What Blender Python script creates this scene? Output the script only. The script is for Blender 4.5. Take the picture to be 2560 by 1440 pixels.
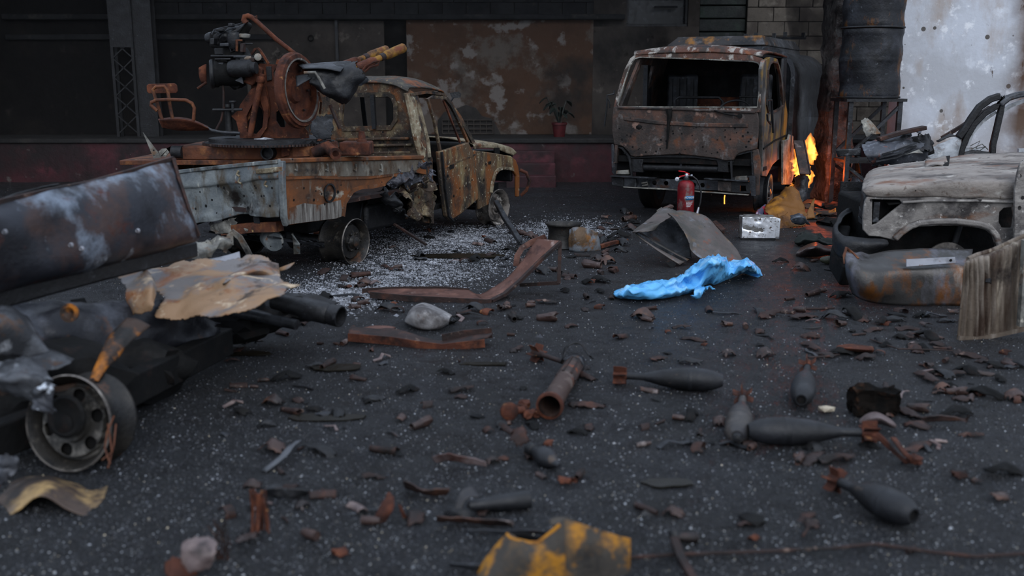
import bpy, bmesh, math, random
from mathutils import Vector, Matrix, noise
V = Vector
C = bpy.context.scene.collection
for o in list(bpy.data.objects): bpy.data.objects.remove(o)

# ------------------------------------------------------------------ camera, sky, light, exposure
FPX, CAM_H, PITCH = 2489.0, 1.75, math.atan(514/2489.0)
scn = bpy.context.scene
cam_d = bpy.data.cameras.new('camera'); cam = bpy.data.objects.new('camera', cam_d); C.objects.link(cam)
cam.location = (0, 0, CAM_H); cam.rotation_euler = (math.pi/2-PITCH, 0, 0)
cam_d.sensor_width = 36; cam_d.lens = 36*FPX/2560
cam_d.dof.use_dof = True; cam_d.dof.focus_distance = 11.2; cam_d.dof.aperture_fstop = 1.5
cam_d.clip_end = 200
scn.camera = cam
w = bpy.data.worlds.new('overcast_sky'); scn.world = w; w.use_nodes = True
nt = w.node_tree; nt.nodes.clear()
bg = nt.nodes.new('ShaderNodeBackground'); wo = nt.nodes.new('ShaderNodeOutputWorld')
tc = nt.nodes.new('ShaderNodeTexCoord'); sx = nt.nodes.new('ShaderNodeSeparateXYZ')
rp = nt.nodes.new('ShaderNodeValToRGB')
rp.color_ramp.elements[0].position = .5; rp.color_ramp.elements[0].color = (.44, .50, .60, 1)
rp.color_ramp.elements[1].position = 1.0; rp.color_ramp.elements[1].color = (.58, .69, .88, 1)
mr = nt.nodes.new('ShaderNodeMapRange'); mr.inputs[1].default_value = -1; mr.inputs[2].default_value = 1
nt.links.new(tc.outputs['Generated'], sx.inputs[0]); nt.links.new(sx.outputs['Z'], mr.inputs[0])
nt.links.new(mr.outputs[0], rp.inputs[0]); nt.links.new(rp.outputs[0], bg.inputs['Color'])
bg.inputs['Strength'].default_value = 1.12
nt.links.new(bg.outputs[0], wo.inputs['Surface'])
sd = bpy.data.lights.new('veiled_sun', 'SUN'); sd.energy = 0.95; sd.angle = math.radians(50); sd.color = (1, .985, .97)
so = bpy.data.objects.new('veiled_sun', sd); C.objects.link(so); so.rotation_euler = (math.radians(50), math.radians(14), math.radians(6))
scn.view_settings.view_transform = 'Standard'; scn.view_settings.look = 'None'
scn.view_settings.exposure = 0.38; scn.view_settings.gamma = 1.0; scn.view_settings.use_curve_mapping = False

# ------------------------------------------------------------------ helpers
RD = random.Random(11)
CP, SP = math.cos(PITCH), math.sin(PITCH)
CAM = V((0, 0, CAM_H))
def ray(px, py):
    a = (px-1280)/FPX; b = (720-py)/FPX
    return V((a, CP+b*SP, -SP+b*CP))
def G(px, py, z=0.0):                 # a point of the photograph on the ground (or at height z)
    r = ray(px, py); return CAM + r*((z-CAM_H)/r.z)
def at(px, py, Y):                    # a point of the photograph at distance Y
    r = ray(px, py); return CAM + r*(Y/r.y)

class MB:                             # collects geometry for ONE mesh object
    def __init__(s): s.v = []; s.f = []
    def add(s, vs, fs):
        b = len(s.v); s.v += [V(p) for p in vs]; s.f += [tuple(i+b for i in f) for f in fs]; return s
    def box(s, c, d, rot=None):
        c = V(c); h = V(d)/2
        vs = [V((x*h.x, y*h.y, z*h.z)) for x in (-1, 1) for y in (-1, 1) for z in (-1, 1)]
        if rot: vs = [rot @ p for p in vs]
        return s.add([c+p for p in vs], [(0,1,3,2),(4,6,7,5),(0,4,5,1),(2,3,7,6),(0,2,6,4),(1,5,7,3)])
    def b2(s, a, b):                  # box from corner to corner
        a, b = V(a), V(b); return s.box((a+b)/2, [abs(t) for t in (b-a)])
    def beam(s, a, b, w, h, up=(0,0,1)):
        a, b = V(a), V(b); d = (b-a).normalized(); x = d.cross(V(up))
        if x.length < 1e-4: x = d.cross(V((1,0,0)))
        x.normalize(); z = x.cross(d); x = x*w/2; z = z*h/2
        return s.add([a-x-z,a+x-z,a+x+z,a-x+z,b-x-z,b+x-z,b+x+z,b-x+z], [(3,2,1,0),(4,5,6,7),(0,1,5,4),(1,2,6,5),(2,3,7,6),(3,0,4,7)])
    def path(s, pts, w, h, up=(0,0,1), closed=False):   # rectangular section swept along points
        pts = [V(p) for p in pts]; n = len(pts); rings = []
        for i, p in enumerate(pts):
            q0 = pts[i-1] if (i > 0 or closed) else p; q1 = pts[(i+1) % n] if (i < n-1 or closed) else p
            d = (q1-q0).normalized(); x = d.cross(V(up))
            if x.length < 1e-4: x = d.cross(V((1,0,0)))
            x.normalize(); z = x.cross(d); rings.append([p-x*w/2-z*h/2, p+x*w/2-z*h/2, p+x*w/2+z*h/2, p-x*w/2+z*h/2])
        return s.rings(rings, closed)
    def rings(s, rings, closed=False, caps=True):
        n = len(rings[0]); b = [p for r in rings for p in r]; f = []; m = len(rings)
        for i in range(m if closed else m-1):
            for j in range(n):
                f.append((i*n+j, i*n+(j+1) % n, ((i+1) % m)*n+(j+1) % n, ((i+1) % m)*n+j))
        if caps and not closed: f += [tuple(range(n))[::-1], tuple((m-1)*n+j for j in range(n))]
        return s.add(b, f)
    def tube(s, pts, r, n=10, closed=False, caps=True):
        pts = [V(p) for p in pts]; m = len(pts); rings = []; x = None
        for i, p in enumerate(pts):
            q0 = pts[i-1] if (i > 0 or closed) else p; q1 = pts[(i+1) % m] if (i < m-1 or closed) else p
            d = (q1-q0).normalized()
            if x is None:
                x = d.cross(V((0,0,1)))
                if x.length < 1e-3: x = d.cross(V((1,0,0)))
            x = (x - d*x.dot(d)).normalized(); y = d.cross(x); rr = r[i] if isinstance(r, (list, tuple)) else r
            rings.append([p + (x*math.cos(a)+y*math.sin(a))*rr for a in [2*math.pi*k/n for k in range(n)]])
        return s.rings(rings, closed, caps)
    def lathe(s, prof, o, ax, n=28, jit=0):     # prof: (radius, distance along axis)
        o = V(o); ax = V(ax).normalized(); x = ax.cross(V((0,0,1)))
        if x.length < 1e-3: x = V((1,0,0))
        x.normalize(); y = ax.cross(x); rings = []
        for r, t in prof:
            rings.append([o+ax*t+(x*math.cos(a)+y*math.sin(a))*max(r, .0005)*(1+RD.uniform(-jit, jit)) for a in [2*math.pi*k/n for k in range(n)]])
        return s.rings(rings, caps=False)
    def prism(s, pts, vec):
        pts = [V(p) for p in pts]; n = len(pts); v = V(vec)
        return s.add(pts+[p+v for p in pts], [tuple(range(n))[::-1], tuple(range(n, 2*n))]+[(i, (i+1) % n, n+(i+1) % n, n+i) for i in range(n)])
    def plate(s, outer, holes, vec):            # a plate with true openings
        bm = bmesh.new(); es = []
        for lp in [outer]+list(holes):
            vs = [bm.verts.new(V(p)) for p in lp]
            es += [bm.edges.new((vs[i], vs[(i+1) % len(vs)])) for i in range(len(vs))]
        a, b, c = V(outer[0]), V(outer[1]), V(outer[len(outer)//2])
        bmesh.ops.triangle_fill(bm, use_beauty=True, use_dissolve=False, edges=es, normal=(b-a).cross(c-a))
        fs = list(bm.faces); r = bmesh.ops.extrude_face_region(bm, geom=fs)
        bmesh.ops.translate(bm, vec=V(vec), verts=[e for e in r['geom'] if isinstance(e, bmesh.types.BMVert)])
        bmesh.ops.recalc_face_normals(bm, faces=bm.faces)
        bm.verts.index_update(); s.add([x.co.copy() for x in bm.verts], [tuple(x.index for x in f.verts) for f in bm.faces]); bm.free()
        return s
    def sheet(s, ctrl, nu, nv, amp=0, ns=4.0, jag=0, seed=0, holes=()):   # bent sheet through rows of control points
        def cr(P, t):
            n = len(P)-1; x = min(max(t, 0), 1)*n; i = min(int(x), n-1); u = x-i
            p1, p2 = P[i], P[i+1]; p0 = P[i-1] if i > 0 else p1*2-p2; p3 = P[i+2] if i+2 <= n else p2*2-p1
            return (p1*2+(p2-p0)*u+(p0*2-p1*5+p2*4-p3)*u*u+(p1*3-p0-p2*3+p3)*u*u*u)*.5
        rows = [[V(p) for p in r] for r in ctrl]; r_ = random.Random(seed); vs = []
        for i in range(nu+1):
            for j in range(nv+1):
                u, v = i/nu, j/nv
                if jag:
                    if i in (0, nu): u += (1 if i == 0 else -1)*r_.random()**2*jag
                    if j in (0, nv): v += (1 if j == 0 else -1)*r_.random()**2*jag
                p = cr([cr(r, v) for r in rows], u)
                if amp: p = p + noise.noise_vector(p*ns+V((seed*3.1, 0, 0)))*amp + noise.noise_vector(p*ns*2.7+V((0, seed*1.7, 0)))*amp*.4
                vs.append(p)
        fs = []
        for i in range(nu):
            for j in range(nv):
                cu, cv = (i+.5)/nu, (j+.5)/nv
                if any(((cu-a)/ra)**2+((cv-b)/rb)**2 < 1 for a, b, ra, rb in holes): continue
                fs.append((i*(nv+1)+j, i*(nv+1)+j+1, (i+1)*(nv+1)+j+1, (i+1)*(nv+1)+j))
        return s.add(vs, fs)
    def blob(s, c, r, sub=2, amp=.2, ns=2.0, scale=(1,1,1), seed=0):
        bm = bmesh.new(); bmesh.ops.create_icosphere(bm, subdivisions=sub, radius=1); c = V(c)
        vs = []
        for x in bm.verts:
            d = x.co*(1+amp*noise.noise(x.co*ns+V((seed*5.3, 0, seed))))
            vs.append(c+V((d.x*scale[0], d.y*scale[1], d.z*scale[2]))*r)
        s.add(vs, [tuple(x.index for x in f.verts) for f in bm.faces]); bm.free(); return s
    def build(s, name, m, parent=None, smooth=38, thick=0, bevel=0, label=None, kind=None, sub=0):
        me = bpy.data.meshes.new(name); me.from_pydata([tuple(p) for p in s.v], [], s.f); me.update()
        me.materials.append(m)
        if smooth:
            me.polygons.foreach_set('use_smooth', [True]*len(me.polygons))
            me.set_sharp_from_angle(angle=math.radians(smooth))
        o = bpy.data.objects.new(name, me); C.objects.link(o)
        if parent is not None: o.parent = parent
        if sub: q = o.modifiers.new('sub', 'SUBSURF'); q.levels = q.render_levels = sub
        if thick: q = o.modifiers.new('thick', 'SOLIDIFY'); q.thickness = thick; q.offset = 0
        if bevel: q = o.modifiers.new('bevel', 'BEVEL'); q.width = bevel; q.segments = 2; q.limit_method = 'ANGLE'
        if label: o['label'] = label
        if kind: o['kind'] = kind
        return o

def tag(o, label, cat, group=None, kind=None):
    o['label'] = label; o['category'] = cat
    if group: o['group'] = group
    if kind: o['kind'] = kind
    return o

class T:                              # a thing with a frame of its own: x, y, z axes turned by yaw about the vertical
    def __init__(s, name, label, cat, o=(0,0,0), yaw=0, group=None, kind=None):
        s.name, s.label, s.cat, s.group, s.kind = name, label, cat, group, kind
        s.o = V(o); s.yaw = math.radians(yaw); s.M = Matrix.Rotation(-s.yaw, 3, 'Z'); s.e = None
    def loc(s, P): return s.M @ (V(P)-s.o)
    def dir(s, d): return s.M @ V(d)
    def pl(s, pts, p0, n):            # where the sight lines meet a plane of the thing's own frame
        c = s.loc(CAM); p0 = V(p0); n = V(n); out = []
        for q in (pts if isinstance(pts, list) else [pts]):
            r = s.M @ ray(*q); out.append(c + r*((p0-c).dot(n)/r.dot(n)))
        return out if isinstance(pts, list) else out[0]
    def Y(s, pts, y=0): return s.pl(pts, (0, y, 0), (0, 1, 0))
    def X(s, pts, x=0): return s.pl(pts, (x, 0, 0), (1, 0, 0))
    def Z(s, pts, z=0): return s.pl(pts, (0, 0, z), (0, 0, 1))
    def w(s, px, py, Yd): return s.loc(at(px, py, Yd))
    def empty(s):
        if s.e is None:
            s.e = bpy.data.objects.new(s.name, None); C.objects.link(s.e); s.e.empty_display_size = .1
            s.e.location = s.o; s.e.rotation_euler = (0, 0, s.yaw); tag(s.e, s.label, s.cat, s.group, s.kind)
        return s.e
    def part(s, name, mb, m, parent=None, **k): return mb.build(name, m, parent or s.empty(), **k)
    def solo(s, mb, m, **k):
        o = mb.build(s.name, m, None, **k); o.location = s.o; o.rotation_euler = (0, 0, s.yaw)
        tag(o, s.label, s.cat, s.group, s.kind); s.e = o; return o

def copy_tree(o, parent=None):
    c = o.copy(); C.objects.link(c)
    if parent is not None: c.parent = parent
    for ch in list(o.children): copy_tree(ch, c)
    return c

def sum_tubes(paths, r):
    m = MB()
    for p in paths: m.tube(p, r, 5)
    return m

# ------------------------------------------------------------------ materials
def hexc(h):
    f = lambda c: c/12.92 if c <= .04045 else ((c+.055)/1.055)**2.4
    return tuple(f(int(h[i:i+2], 16)/255) for i in (0, 2, 4))+(1,)
def mat(name, base, layers=(), rough=.65, metal=0.0, bump=.25, bscale=35, dots=None, spec=.4, rvar=.15, bdist=.02, coat=0):
    m = bpy.data.materials.new(name); m.use_nodes = True; n = m.node_tree; N = n.nodes; L = n.links
    bs = N['Principled BSDF']; tc = N.new('ShaderNodeTexCoord'); oi = N.new('ShaderNodeObjectInfo')
    mul = N.new('ShaderNodeMath'); mul.operation = 'MULTIPLY'; mul.inputs[1].default_value = 37.0
    L.new(oi.outputs['Random'], mul.inputs[0])
    ad = N.new('ShaderNodeVectorMath'); ad.operation = 'ADD'
    L.new(tc.outputs['Object'], ad.inputs[0]); L.new(mul.outputs[0], ad.inputs[1])
    rgb = N.new('ShaderNodeRGB'); rgb.outputs[0].default_value = hexc(base); col = rgb.outputs[0]
    def nz(scale, st=(1,1,1), det=6, ro=.62, off=0):
        mp = N.new('ShaderNodeMapping'); mp.inputs['Scale'].default_value = st; mp.inputs['Location'].default_value = (off, off*.7, off*1.3)
        L.new(ad.outputs[0], mp.inputs[0]); q = N.new('ShaderNodeTexNoise'); q.inputs['Scale'].default_value = scale
        q.inputs['Detail'].default_value = det; q.inputs['Roughness'].default_value = ro; L.new(mp.outputs[0], q.inputs['Vector']); return q.outputs['Fac']
    def rng(src, lo, hi, a=0, b=1):
        q = N.new('ShaderNodeMapRange'); q.inputs[1].default_value = lo; q.inputs[2].default_value = hi; q.inputs[3].default_value = a; q.inputs[4].default_value = b
        L.new(src, q.inputs[0]); return q.outputs[0]
    def mix(f, a, b):
        q = N.new('ShaderNodeMix'); q.data_type = 'RGBA'; L.new(f, q.inputs[0]); L.new(a, q.inputs[6])
        if isinstance(b, str): q.inputs[7].default_value = hexc(b)
        else: L.new(b, q.inputs[7])
        return q.outputs[2]
    first = None
    for i, ly in enumerate(layers):
        st = ly[4] if len(ly) > 4 else (1,1,1)
        f = rng(nz(ly[1], st, off=i*7.3+1), ly[2], ly[3]); first = first or f; col = mix(f, col, ly[0])
    fine = nz(bscale, det=4)
    hgt = fine
    if dots:
        sc, rad, dc, keep = dots
        vo = N.new('ShaderNodeTexVoronoi'); vo.inputs['Scale'].default_value = sc; L.new(ad.outputs[0], vo.inputs['Vector'])
        sp = N.new('ShaderNodeSeparateColor'); L.new(vo.outputs['Color'], sp.inputs[0])
        rr = rng(sp.outputs[0], keep, 1.0, 0.0, rad)
        sub = N.new('ShaderNodeMath'); sub.operation = 'SUBTRACT'; L.new(rr, sub.inputs[0]); L.new(vo.outputs['Distance'], sub.inputs[1])
        f = rng(sub.outputs[0], 0, .02); col = mix(f, col, dc)
        hm = N.new('ShaderNodeMath'); hm.operation = 'SUBTRACT'; L.new(fine, hm.inputs[0]); L.new(f, hm.inputs[1]); hgt = hm.outputs[0]
    L.new(col, bs.inputs['Base Color'])
    L.new(rng(nz(9, off=3), .3, .7, max(0, rough-rvar), min(1, rough+rvar)), bs.inputs['Roughness'])
    bs.inputs['Metallic'].default_value = metal; bs.inputs['Specular IOR Level'].default_value = spec; bs.inputs['Coat Weight'].default_value = coat
    if bump:
        b = N.new('ShaderNodeBump'); b.inputs['Strength'].default_value = bump; b.inputs['Distance'].default_value = bdist
        L.new(hgt, b.inputs['Height']); L.new(b.outputs[0], bs.inputs['Normal'])
    return m
M = {}
SOOT = '0b0b0d'
# burnt metals: ash grey / rust / soot in different shares
M['ash'] = mat('ash_grey_metal', '8a8880', [('55534e',6,.42,.6),('6b4a2c',5,.55,.68),('1c1a19',4,.52,.66),('b9b4a6',14,.6,.72)], rough=.7, dots=(16,.16,'050505',.45))
M['tailgate'] = mat('scorched_bare_steel', '7f8483', [('5b6164',3,.4,.6),('4e463a',5,.5,.62,(1,1,.35)),('241f1b',3,.54,.68),('c4c2b8',12,.6,.72,(1,1,.2)),('7a4a22',6,.62,.7)], rough=.55, metal=.25, dots=(13,.17,'050505',.4))
M['bedside'] = mat('rusted_bed_side', '7a4722', [('5a3a24',4,.42,.58),('9a9486',3.0,.60,.68,(1,1,1.8)),('6f6a60',9,.60,.70,(1,1,.25)),('201b17',2.6,.54,.66)], rough=.72, dots=(13,.16,'060505',.4))
M['cab'] = mat('burnt_cab_metal', '44362a', [('73644b',7,.51,.62),('6a3f1e',4,.51,.63),('221e19',3,.47,.62),('9a9480',34,.61,.69),('100e0c',5,.56,.67)], rough=.75, dots=(10,.13,'040404',.5), bump=.35)
M['cabpale'] = mat('pale_scorched_paint', '8d836c', [('5a4d3a',8,.44,.6),('5e3a1f',5,.53,.65),('241f1b',4,.54,.66),('b5b09c',22,.58,.68)], rough=.7, dots=(9,.13,'040404',.55))
M['door'] = mat('burnt_door_metal', '54422f', [('80704f',6,.5,.62,(1,1,.45)),('74431c',4,.48,.6,(1,1,.35)),('221d19',3,.5,.64,(1,1,.5)),('a39c86',26,.6,.68)], rough=.72, dots=(11,.14,'040404',.5))
M['rust'] = mat('red_brown_rust', '4b281b', [('683a25',8,.47,.62),('2c1812',5,.50,.64),('110c0b',3.5,.55,.68),('94653f',16,.63,.72)], rough=.8, spec=.3, bump=.3)
M['rustor'] = mat('orange_rust', '5c331d', [('7a4c29',9,.52,.64),('361e14',6,.48,.64),('15110f',4,.54,.68),('b08a58',14,.65,.72)], rough=.75, bump=.3)
M['rustdk'] = mat('dark_rust', '2a1b17', [('47291d',7,.52,.66),('150f0d',4,.48,.62),('6f5b50',12,.62,.7)], rough=.7)
M['scrap'] = mat('brown_scrap_metal', '3b2a25', [('573a2c',9,.52,.64),('1d1513',6,.48,.62),('766a66',10,.6,.68)], rough=.55, spec=.5)
M['soot'] = mat('sooty_black_metal', '121214', [('222326',6,.5,.65),('070708',4,.5,.65),('3a3c40',16,.63,.72)], rough=.55, spec=.45)
M['black'] = mat('charred_black', '0b0b0b', [('161412',5,.5,.65),('1f1613',8,.58,.68)], rough=.8, spec=.25)
M['grey'] = mat('grey_scorched_metal', '55575b', [('2c2d30',5,.45,.6),('85888c',8,.58,.68),('4c3524',6,.58,.68)], rough=.5, metal=.2, dots=(14,.14,'060606',.6))
M['greydk'] = mat('dull_grey_metal', '34363a', [('1a1b1d',5,.45,.6),('575a5f',10,.58,.7),('3a2519',6,.6,.7)], rough=.5, metal=.2)
M['wheel'] = mat('burnt_steel_rim', '6e6862', [('2c2927',6,.45,.6),('a8a29a',9,.56,.68),('5a3a28',7,.6,.7)], rough=.65)
M['wheeldk'] = mat('sooty_steel_rim', '26231f', [('111010',6,.45,.6),('4b463f',10,.58,.68),('4e3322',6,.6,.7)], rough=.55)
M['ashpale'] = mat('pale_grey_metal', '8f9096', [('6e6f74',6,.5,.62),('5d3a24',9,.62,.7)], rough=.6, metal=.15)
M['tan2'] = mat('brown_and_tan_sheet', '4a3c33', [('a88a5c',2.6,.52,.62),('55504f',4,.55,.66),('26201d',3,.54,.66)], rough=.6)
M['greybl'] = mat('blued_shiny_sheet', '4a5058', [('2a2d30',4,.5,.62),('858c95',5,.6,.68)], rough=.35, metal=.4)
M['fabric'] = mat('dark_green_fabric', '1b211d', [('2a322c',6,.52,.64),('0f1110',5,.5,.64)], rough=.9)
M['dome'] = mat('brown_smooth_sheet', '3d2c28', [('5f5350',3,.55,.66),('221a18',4,.52,.64)], rough=.38, metal=.2, bump=.1)
M['lump'] = mat('pale_grey_casting', '7d7b7b', [('a8a5a3',5,.52,.62),('4a4645',4,.5,.62),('57392c',6,.62,.7)], rough=.6)
M['platebr'] = mat('blue_brown_plate', '5a4632', [('8a5a20',5,.54,.64),('6f757b',5,.52,.62),('2a2019',4,.58,.68)], rough=.5, metal=.2)
M['launch'] = mat('rusted_launcher_tube', '4a3a34', [('a8501c',2.8,.5,.6),('6f625a',6,.56,.66),('1e1a19',4,.54,.66)], rough=.55, metal=.15)
M['olive'] = mat('olive_paint', '3f4030', [('2a2b22',6,.5,.62)], rough=.5)
M['charblock'] = mat('charred_fibrous_block', '15110e', [('3a261a',9,.55,.66),('0b0a09',6,.5,.64)], rough=.95, spec=.1)
M['chip'] = mat('pale_chip', 'b5aa96', [('8f8371',10,.5,.62)], rough=.8)
M['fragp'] = mat('pinkish_grey_fragment', '6a5c5a', [('85756f',6,.5,.62),('4a2f28',5,.54,.66),('2a2423',5,.6,.7)], rough=.5, metal=.15)
M['yelrim'] = mat('yellow_raw_edge', 'b5791c', [('7a4a15',8,.5,.62)], rough=.6)
M['gritdk'] = mat('black_grit', '151619', [('222327',30,.5,.62)], rough=.5, bump=0)
M['gritgrey'] = mat('grey_grit', '34353a', [('45464b',30,.5,.62)], rough=.55, bump=0)
M['glint'] = mat('pale_crumb_glint', 'a8acb2', [('d8c8a8',40,.58,.6)], rough=.2, bump=0)  # pale colour also stands in for wet glints on the grains
M['ashgrit'] = mat('pale_ash_grit', '7f8187', [('b0b3b9',20,.5,.62),('44464a',12,.54,.62)], rough=.8, bump=0)
M['wheelfg'] = mat('shaded_burnt_rim', '2e2c29', [('171615',5,.46,.6),('6b6761',6,.55,.66),('4e3322',7,.6,.7)], rough=.6)  # burnt rim, base darkened for the shadow of the sheet above
M['roofp'] = mat('burnt_roof_metal', '39342d', [('6e3c19',3.4,.53,.62),('57503f',7,.55,.66),('1b1816',4,.52,.66),('8f7a55',26,.62,.7)], rough=.7, bump=.3)
M['scraped'] = mat('scraped_lower_steel', '6e6a64', [('3a302a',7,.48,.6,(3,3,.25)),('97938c',9,.55,.66,(3,3,.25)),('5a3820',4,.58,.68)], rough=.65)
M['band'] = mat('warm_grey_bed_band', '6a645a', [('4a3c2e',4,.46,.6,(1,1,.5)),('8d887c',5,.54,.64,(1,1,.6)),('704320',4.5,.56,.66),('231e1a',5,.57,.67)], rough=.65, dots=(13,.15,'060505',.5))
M['molten'] = mat('molten_grey_metal', '4c4c52', [('26262a',7,.46,.58),('75767d',9,.56,.66),('3d2c22',5,.6,.7)], rough=.42, metal=.3, bump=.5)
M['ashwhite'] = mat('white_ash', 'b9bcc2', [('7d7f84',20,.5,.65)], rough=.9)
M['yellow'] = mat('yellow_burnt_paint', '3d3832', [('a87220',4.5,.48,.56),('574632',8,.52,.64),('211f1e',4,.54,.66)], rough=.7)
M['barrelyel'] = mat('scorched_yellow_paint', '86601f', [('573616',10,.46,.6),('241a13',9,.54,.64),('66331a',6,.52,.64)], rough=.7)
# ------------------------------------------------------------------ setting materials
M['ground'] = mat('soot_covered_asphalt', '131417', [('1f2126',2.2,.50,.66),('33353b',70,.52,.66),('08080a',1.3,.48,.64),('4a4c52',130,.60,.70),('17110f',3.1,.6,.72),('050506',45,.54,.62)], rough=.45, bump=.9, bscale=75, bdist=.03, spec=.5, rvar=.22)
M['wall'] = mat('sooty_plaster', '463429', [('544d47',1.5,.50,.57),('403026',2.2,.5,.62),('68625e',2.2,.57,.62),('2a2522',1.0,.54,.70),('16130f',7,.67,.71)], rough=.9, bump=.3, bscale=14, spec=.15)
M['wallgrey'] = mat('sooty_grey_plaster', '322e2b', [('3e3935',1.4,.45,.6),('201e1d',.9,.5,.66),('151211',3.5,.64,.72),('544e49',4,.62,.7)], rough=.9, bump=.25, bscale=14, spec=.15)
M['walldk'] = mat('sooty_shaded_plaster', '100f0f', [('1b1917',1.2,.5,.64),('0c0c0c',.9,.5,.66),('2a2725',2.6,.62,.72)], rough=.9, bump=.25, bscale=14, spec=.15)  # soot tone, darkened further in place of canopy shade
M['concdk'] = mat('sooty_concrete', '222324', [('161719',1.4,.45,.6),('33322f',3,.6,.7)], rough=.85, bump=.3, bscale=22, spec=.2)
M['dock'] = mat('dark_red_painted_render', '3c161d', [('210f13',1.3,.42,.6),('4e2129',2.3,.56,.68),('130e0f',.8,.5,.68),('4d4644',4.5,.66,.72)], rough=.7, bump=.3, bscale=18, dots=(7,.12,'6d6664',.75))
M['docktop'] = mat('sooty_dock_floor', '1a1919', [('111112',2,.45,.6),('2b2826',3,.58,.7)], rough=.7, bump=.4)
M['block'] = mat('dusty_concrete_block', '5a544d', [('4a443f',3,.45,.6),('69635b',5,.55,.68),('38332f',1.5,.58,.7)], rough=.9, bump=.35, bscale=45, spec=.15)
M['mortar'] = mat('dark_mortar', '2b2826', [('1d1b1a',3,.45,.6)], rough=.95)
M['white'] = mat('pale_pocked_plaster', 'c6cad2', [('b3b5ba',1.1,.42,.6),('a08f80',1.3,.53,.72,(1,1,.45)),('8a7668',1.0,.60,.74,(1,1,.3)),('e2e4e8',5,.58,.66),('5b5049',9,.66,.72,(1,1,.35)),('d9dde4',2.5,.6,.72)], rough=.85, bump=.35, bscale=10, dots=(5.5,.24,'5d5956',.45), spec=.2)
M['whitedk'] = mat('smoke_stained_plaster', '6b564a', [('8f7d70',2,.48,.62),('3f3129',1.5,.5,.66),('d7d5d2',14,.62,.66),('241c18',3,.6,.72)], rough=.9, bump=.35, bscale=12, spec=.15)
M['pillar'] = mat('crumbling_concrete', '595552', [('77736e',6,.5,.62),('2b2826',4,.48,.64),('7c7872',14,.62,.7),('2a2725',1.2,.56,.72)], rough=.95, bump=.9, bscale=18, bdist=.05, spec=.15)
M['green'] = mat('dark_green_shutter_paint', '0f1a16', [('0b0f0e',2,.4,.6),('16261c',3,.55,.68)], rough=.6)
M['glassdark'] = mat('dark_dusty_glass', '08090a', rough=.35, bump=0)
M['pot'] = mat('red_plastic_pot', '4a0d12', [('30090c',6,.5,.65)], rough=.5, bump=.1)
M['leaf'] = mat('sooty_green_leaf', '121b17', [('1d2a24',7,.5,.65)], rough=.55, bump=.1)
M['water'] = mat('oily_puddle_water', '1b1811', rough=.3, bump=.1, bscale=6, rvar=.08, spec=.22)

def ground_material():
    m = M['ground']; n = m.node_tree; N = n.nodes; L = n.links; bs = N['Principled BSDF']; tc = N.new('ShaderNodeTexCoord')
    vo = N.new('ShaderNodeTexVoronoi'); vo.inputs['Scale'].default_value = 95; L.new(tc.outputs['Object'], vo.inputs['Vector'])
    n1 = N.new('ShaderNodeTexNoise'); n1.inputs['Scale'].default_value = 30; n1.inputs['Detail'].default_value = 8; n1.inputs['Roughness'].default_value = .75; L.new(tc.outputs['Object'], n1.inputs['Vector'])
    mm = N.new('ShaderNodeMath'); mm.operation = 'MULTIPLY_ADD'; mm.inputs[1].default_value = 2.2; L.new(n1.outputs['Fac'], mm.inputs[0]); L.new(vo.outputs['Distance'], mm.inputs[2])
    b = N.new('ShaderNodeBump'); b.inputs['Strength'].default_value = 1.0; b.inputs['Distance'].default_value = .012; L.new(mm.outputs[0], b.inputs['Height']); L.new(b.outputs[0], bs.inputs['Normal'])
ground_material()
# ------------------------------------------------------------------ floor
def gh(x, y): return .010*noise.noise(V((x*1.3, y*1.3, 0)))+.007*noise.noise(V((x*5, y*5, 3)))-.004
m = MB(); xs = [-13+26*i/260 for i in range(261)]; ys = [1.5*(20.5/1.5)**(j/230) for j in range(231)]
m.add([(x, y, gh(x, y)) for y in ys for x in xs], [(j*261+i, j*261+i+1, (j+1)*261+i+1, (j+1)*261+i) for j in range(230) for i in range(260)])
fl_ = m.build('floor', M['ground'], kind='structure', smooth=60); MB().add([(-13,-14,-.004),(13,-14,-.004),(13,1.5,-.004),(-13,1.5,-.004)],[(0,1,2,3)]).build('near_floor', M['ground'], fl_); fl_['label'] = 'soot-black gritty asphalt yard strewn with debris'

# ------------------------------------------------------------------ loading platform and back wall
WY, PY, PZ = 19.3, 17.9, .77
t = T('loading_platform', 'low loading platform with dark red painted front along the back wall', 'platform', kind='structure')
t.part('platform_front', MB().b2((-13, PY, -.05), (7.4, PY+.12, PZ-.05)), M['dock'], bevel=.015)
t.part('platform_slab', MB().b2((-13, PY-.04, PZ-.08), (7.4, WY+.4, PZ)).b2((-13, PY+.13, -.05), (7.4, WY+.4, PZ-.08)), M['docktop'], bevel=.012)
for i in range(3):
    t.part('step', MB().b2((-.1, PY-.95+i*.3, -.05), (.75, PY-.05, .19*(i+1))), M['dock'], bevel=.012)
def wx(px, Y=WY): return (px-1280)/(FPX*CP)*(Y*CP)*1.0 if False else at(px, 300, Y).x
def wz(py, Y=WY): return at(1280, py, Y).z
e = bpy.data.objects.new('wall_back', None); C.objects.link(e); e['kind'] = 'structure'; e['label'] = 'sooty plastered back wall behind the loading platform'
e.location = (0, WY, 0)
def wp(name, a, b, m, **k):          # a slab of the back wall
    return MB().b2((a[0], a[1], a[2]), (b[0], b[1], b[2])).build(name, m, e, **k)
TOP = 4.6
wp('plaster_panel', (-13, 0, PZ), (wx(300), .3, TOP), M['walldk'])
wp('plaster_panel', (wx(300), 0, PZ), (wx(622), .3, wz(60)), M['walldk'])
wp('plaster_panel', (wx(622), .02, PZ), (wx(965), .3, wz(52)), M['wallgrey'])
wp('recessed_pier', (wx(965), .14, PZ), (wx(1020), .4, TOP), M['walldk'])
wp('plaster_panel', (wx(1020), 0, PZ), (wx(1480), .3, wz(48)), M['wall'], bevel=.01)
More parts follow.
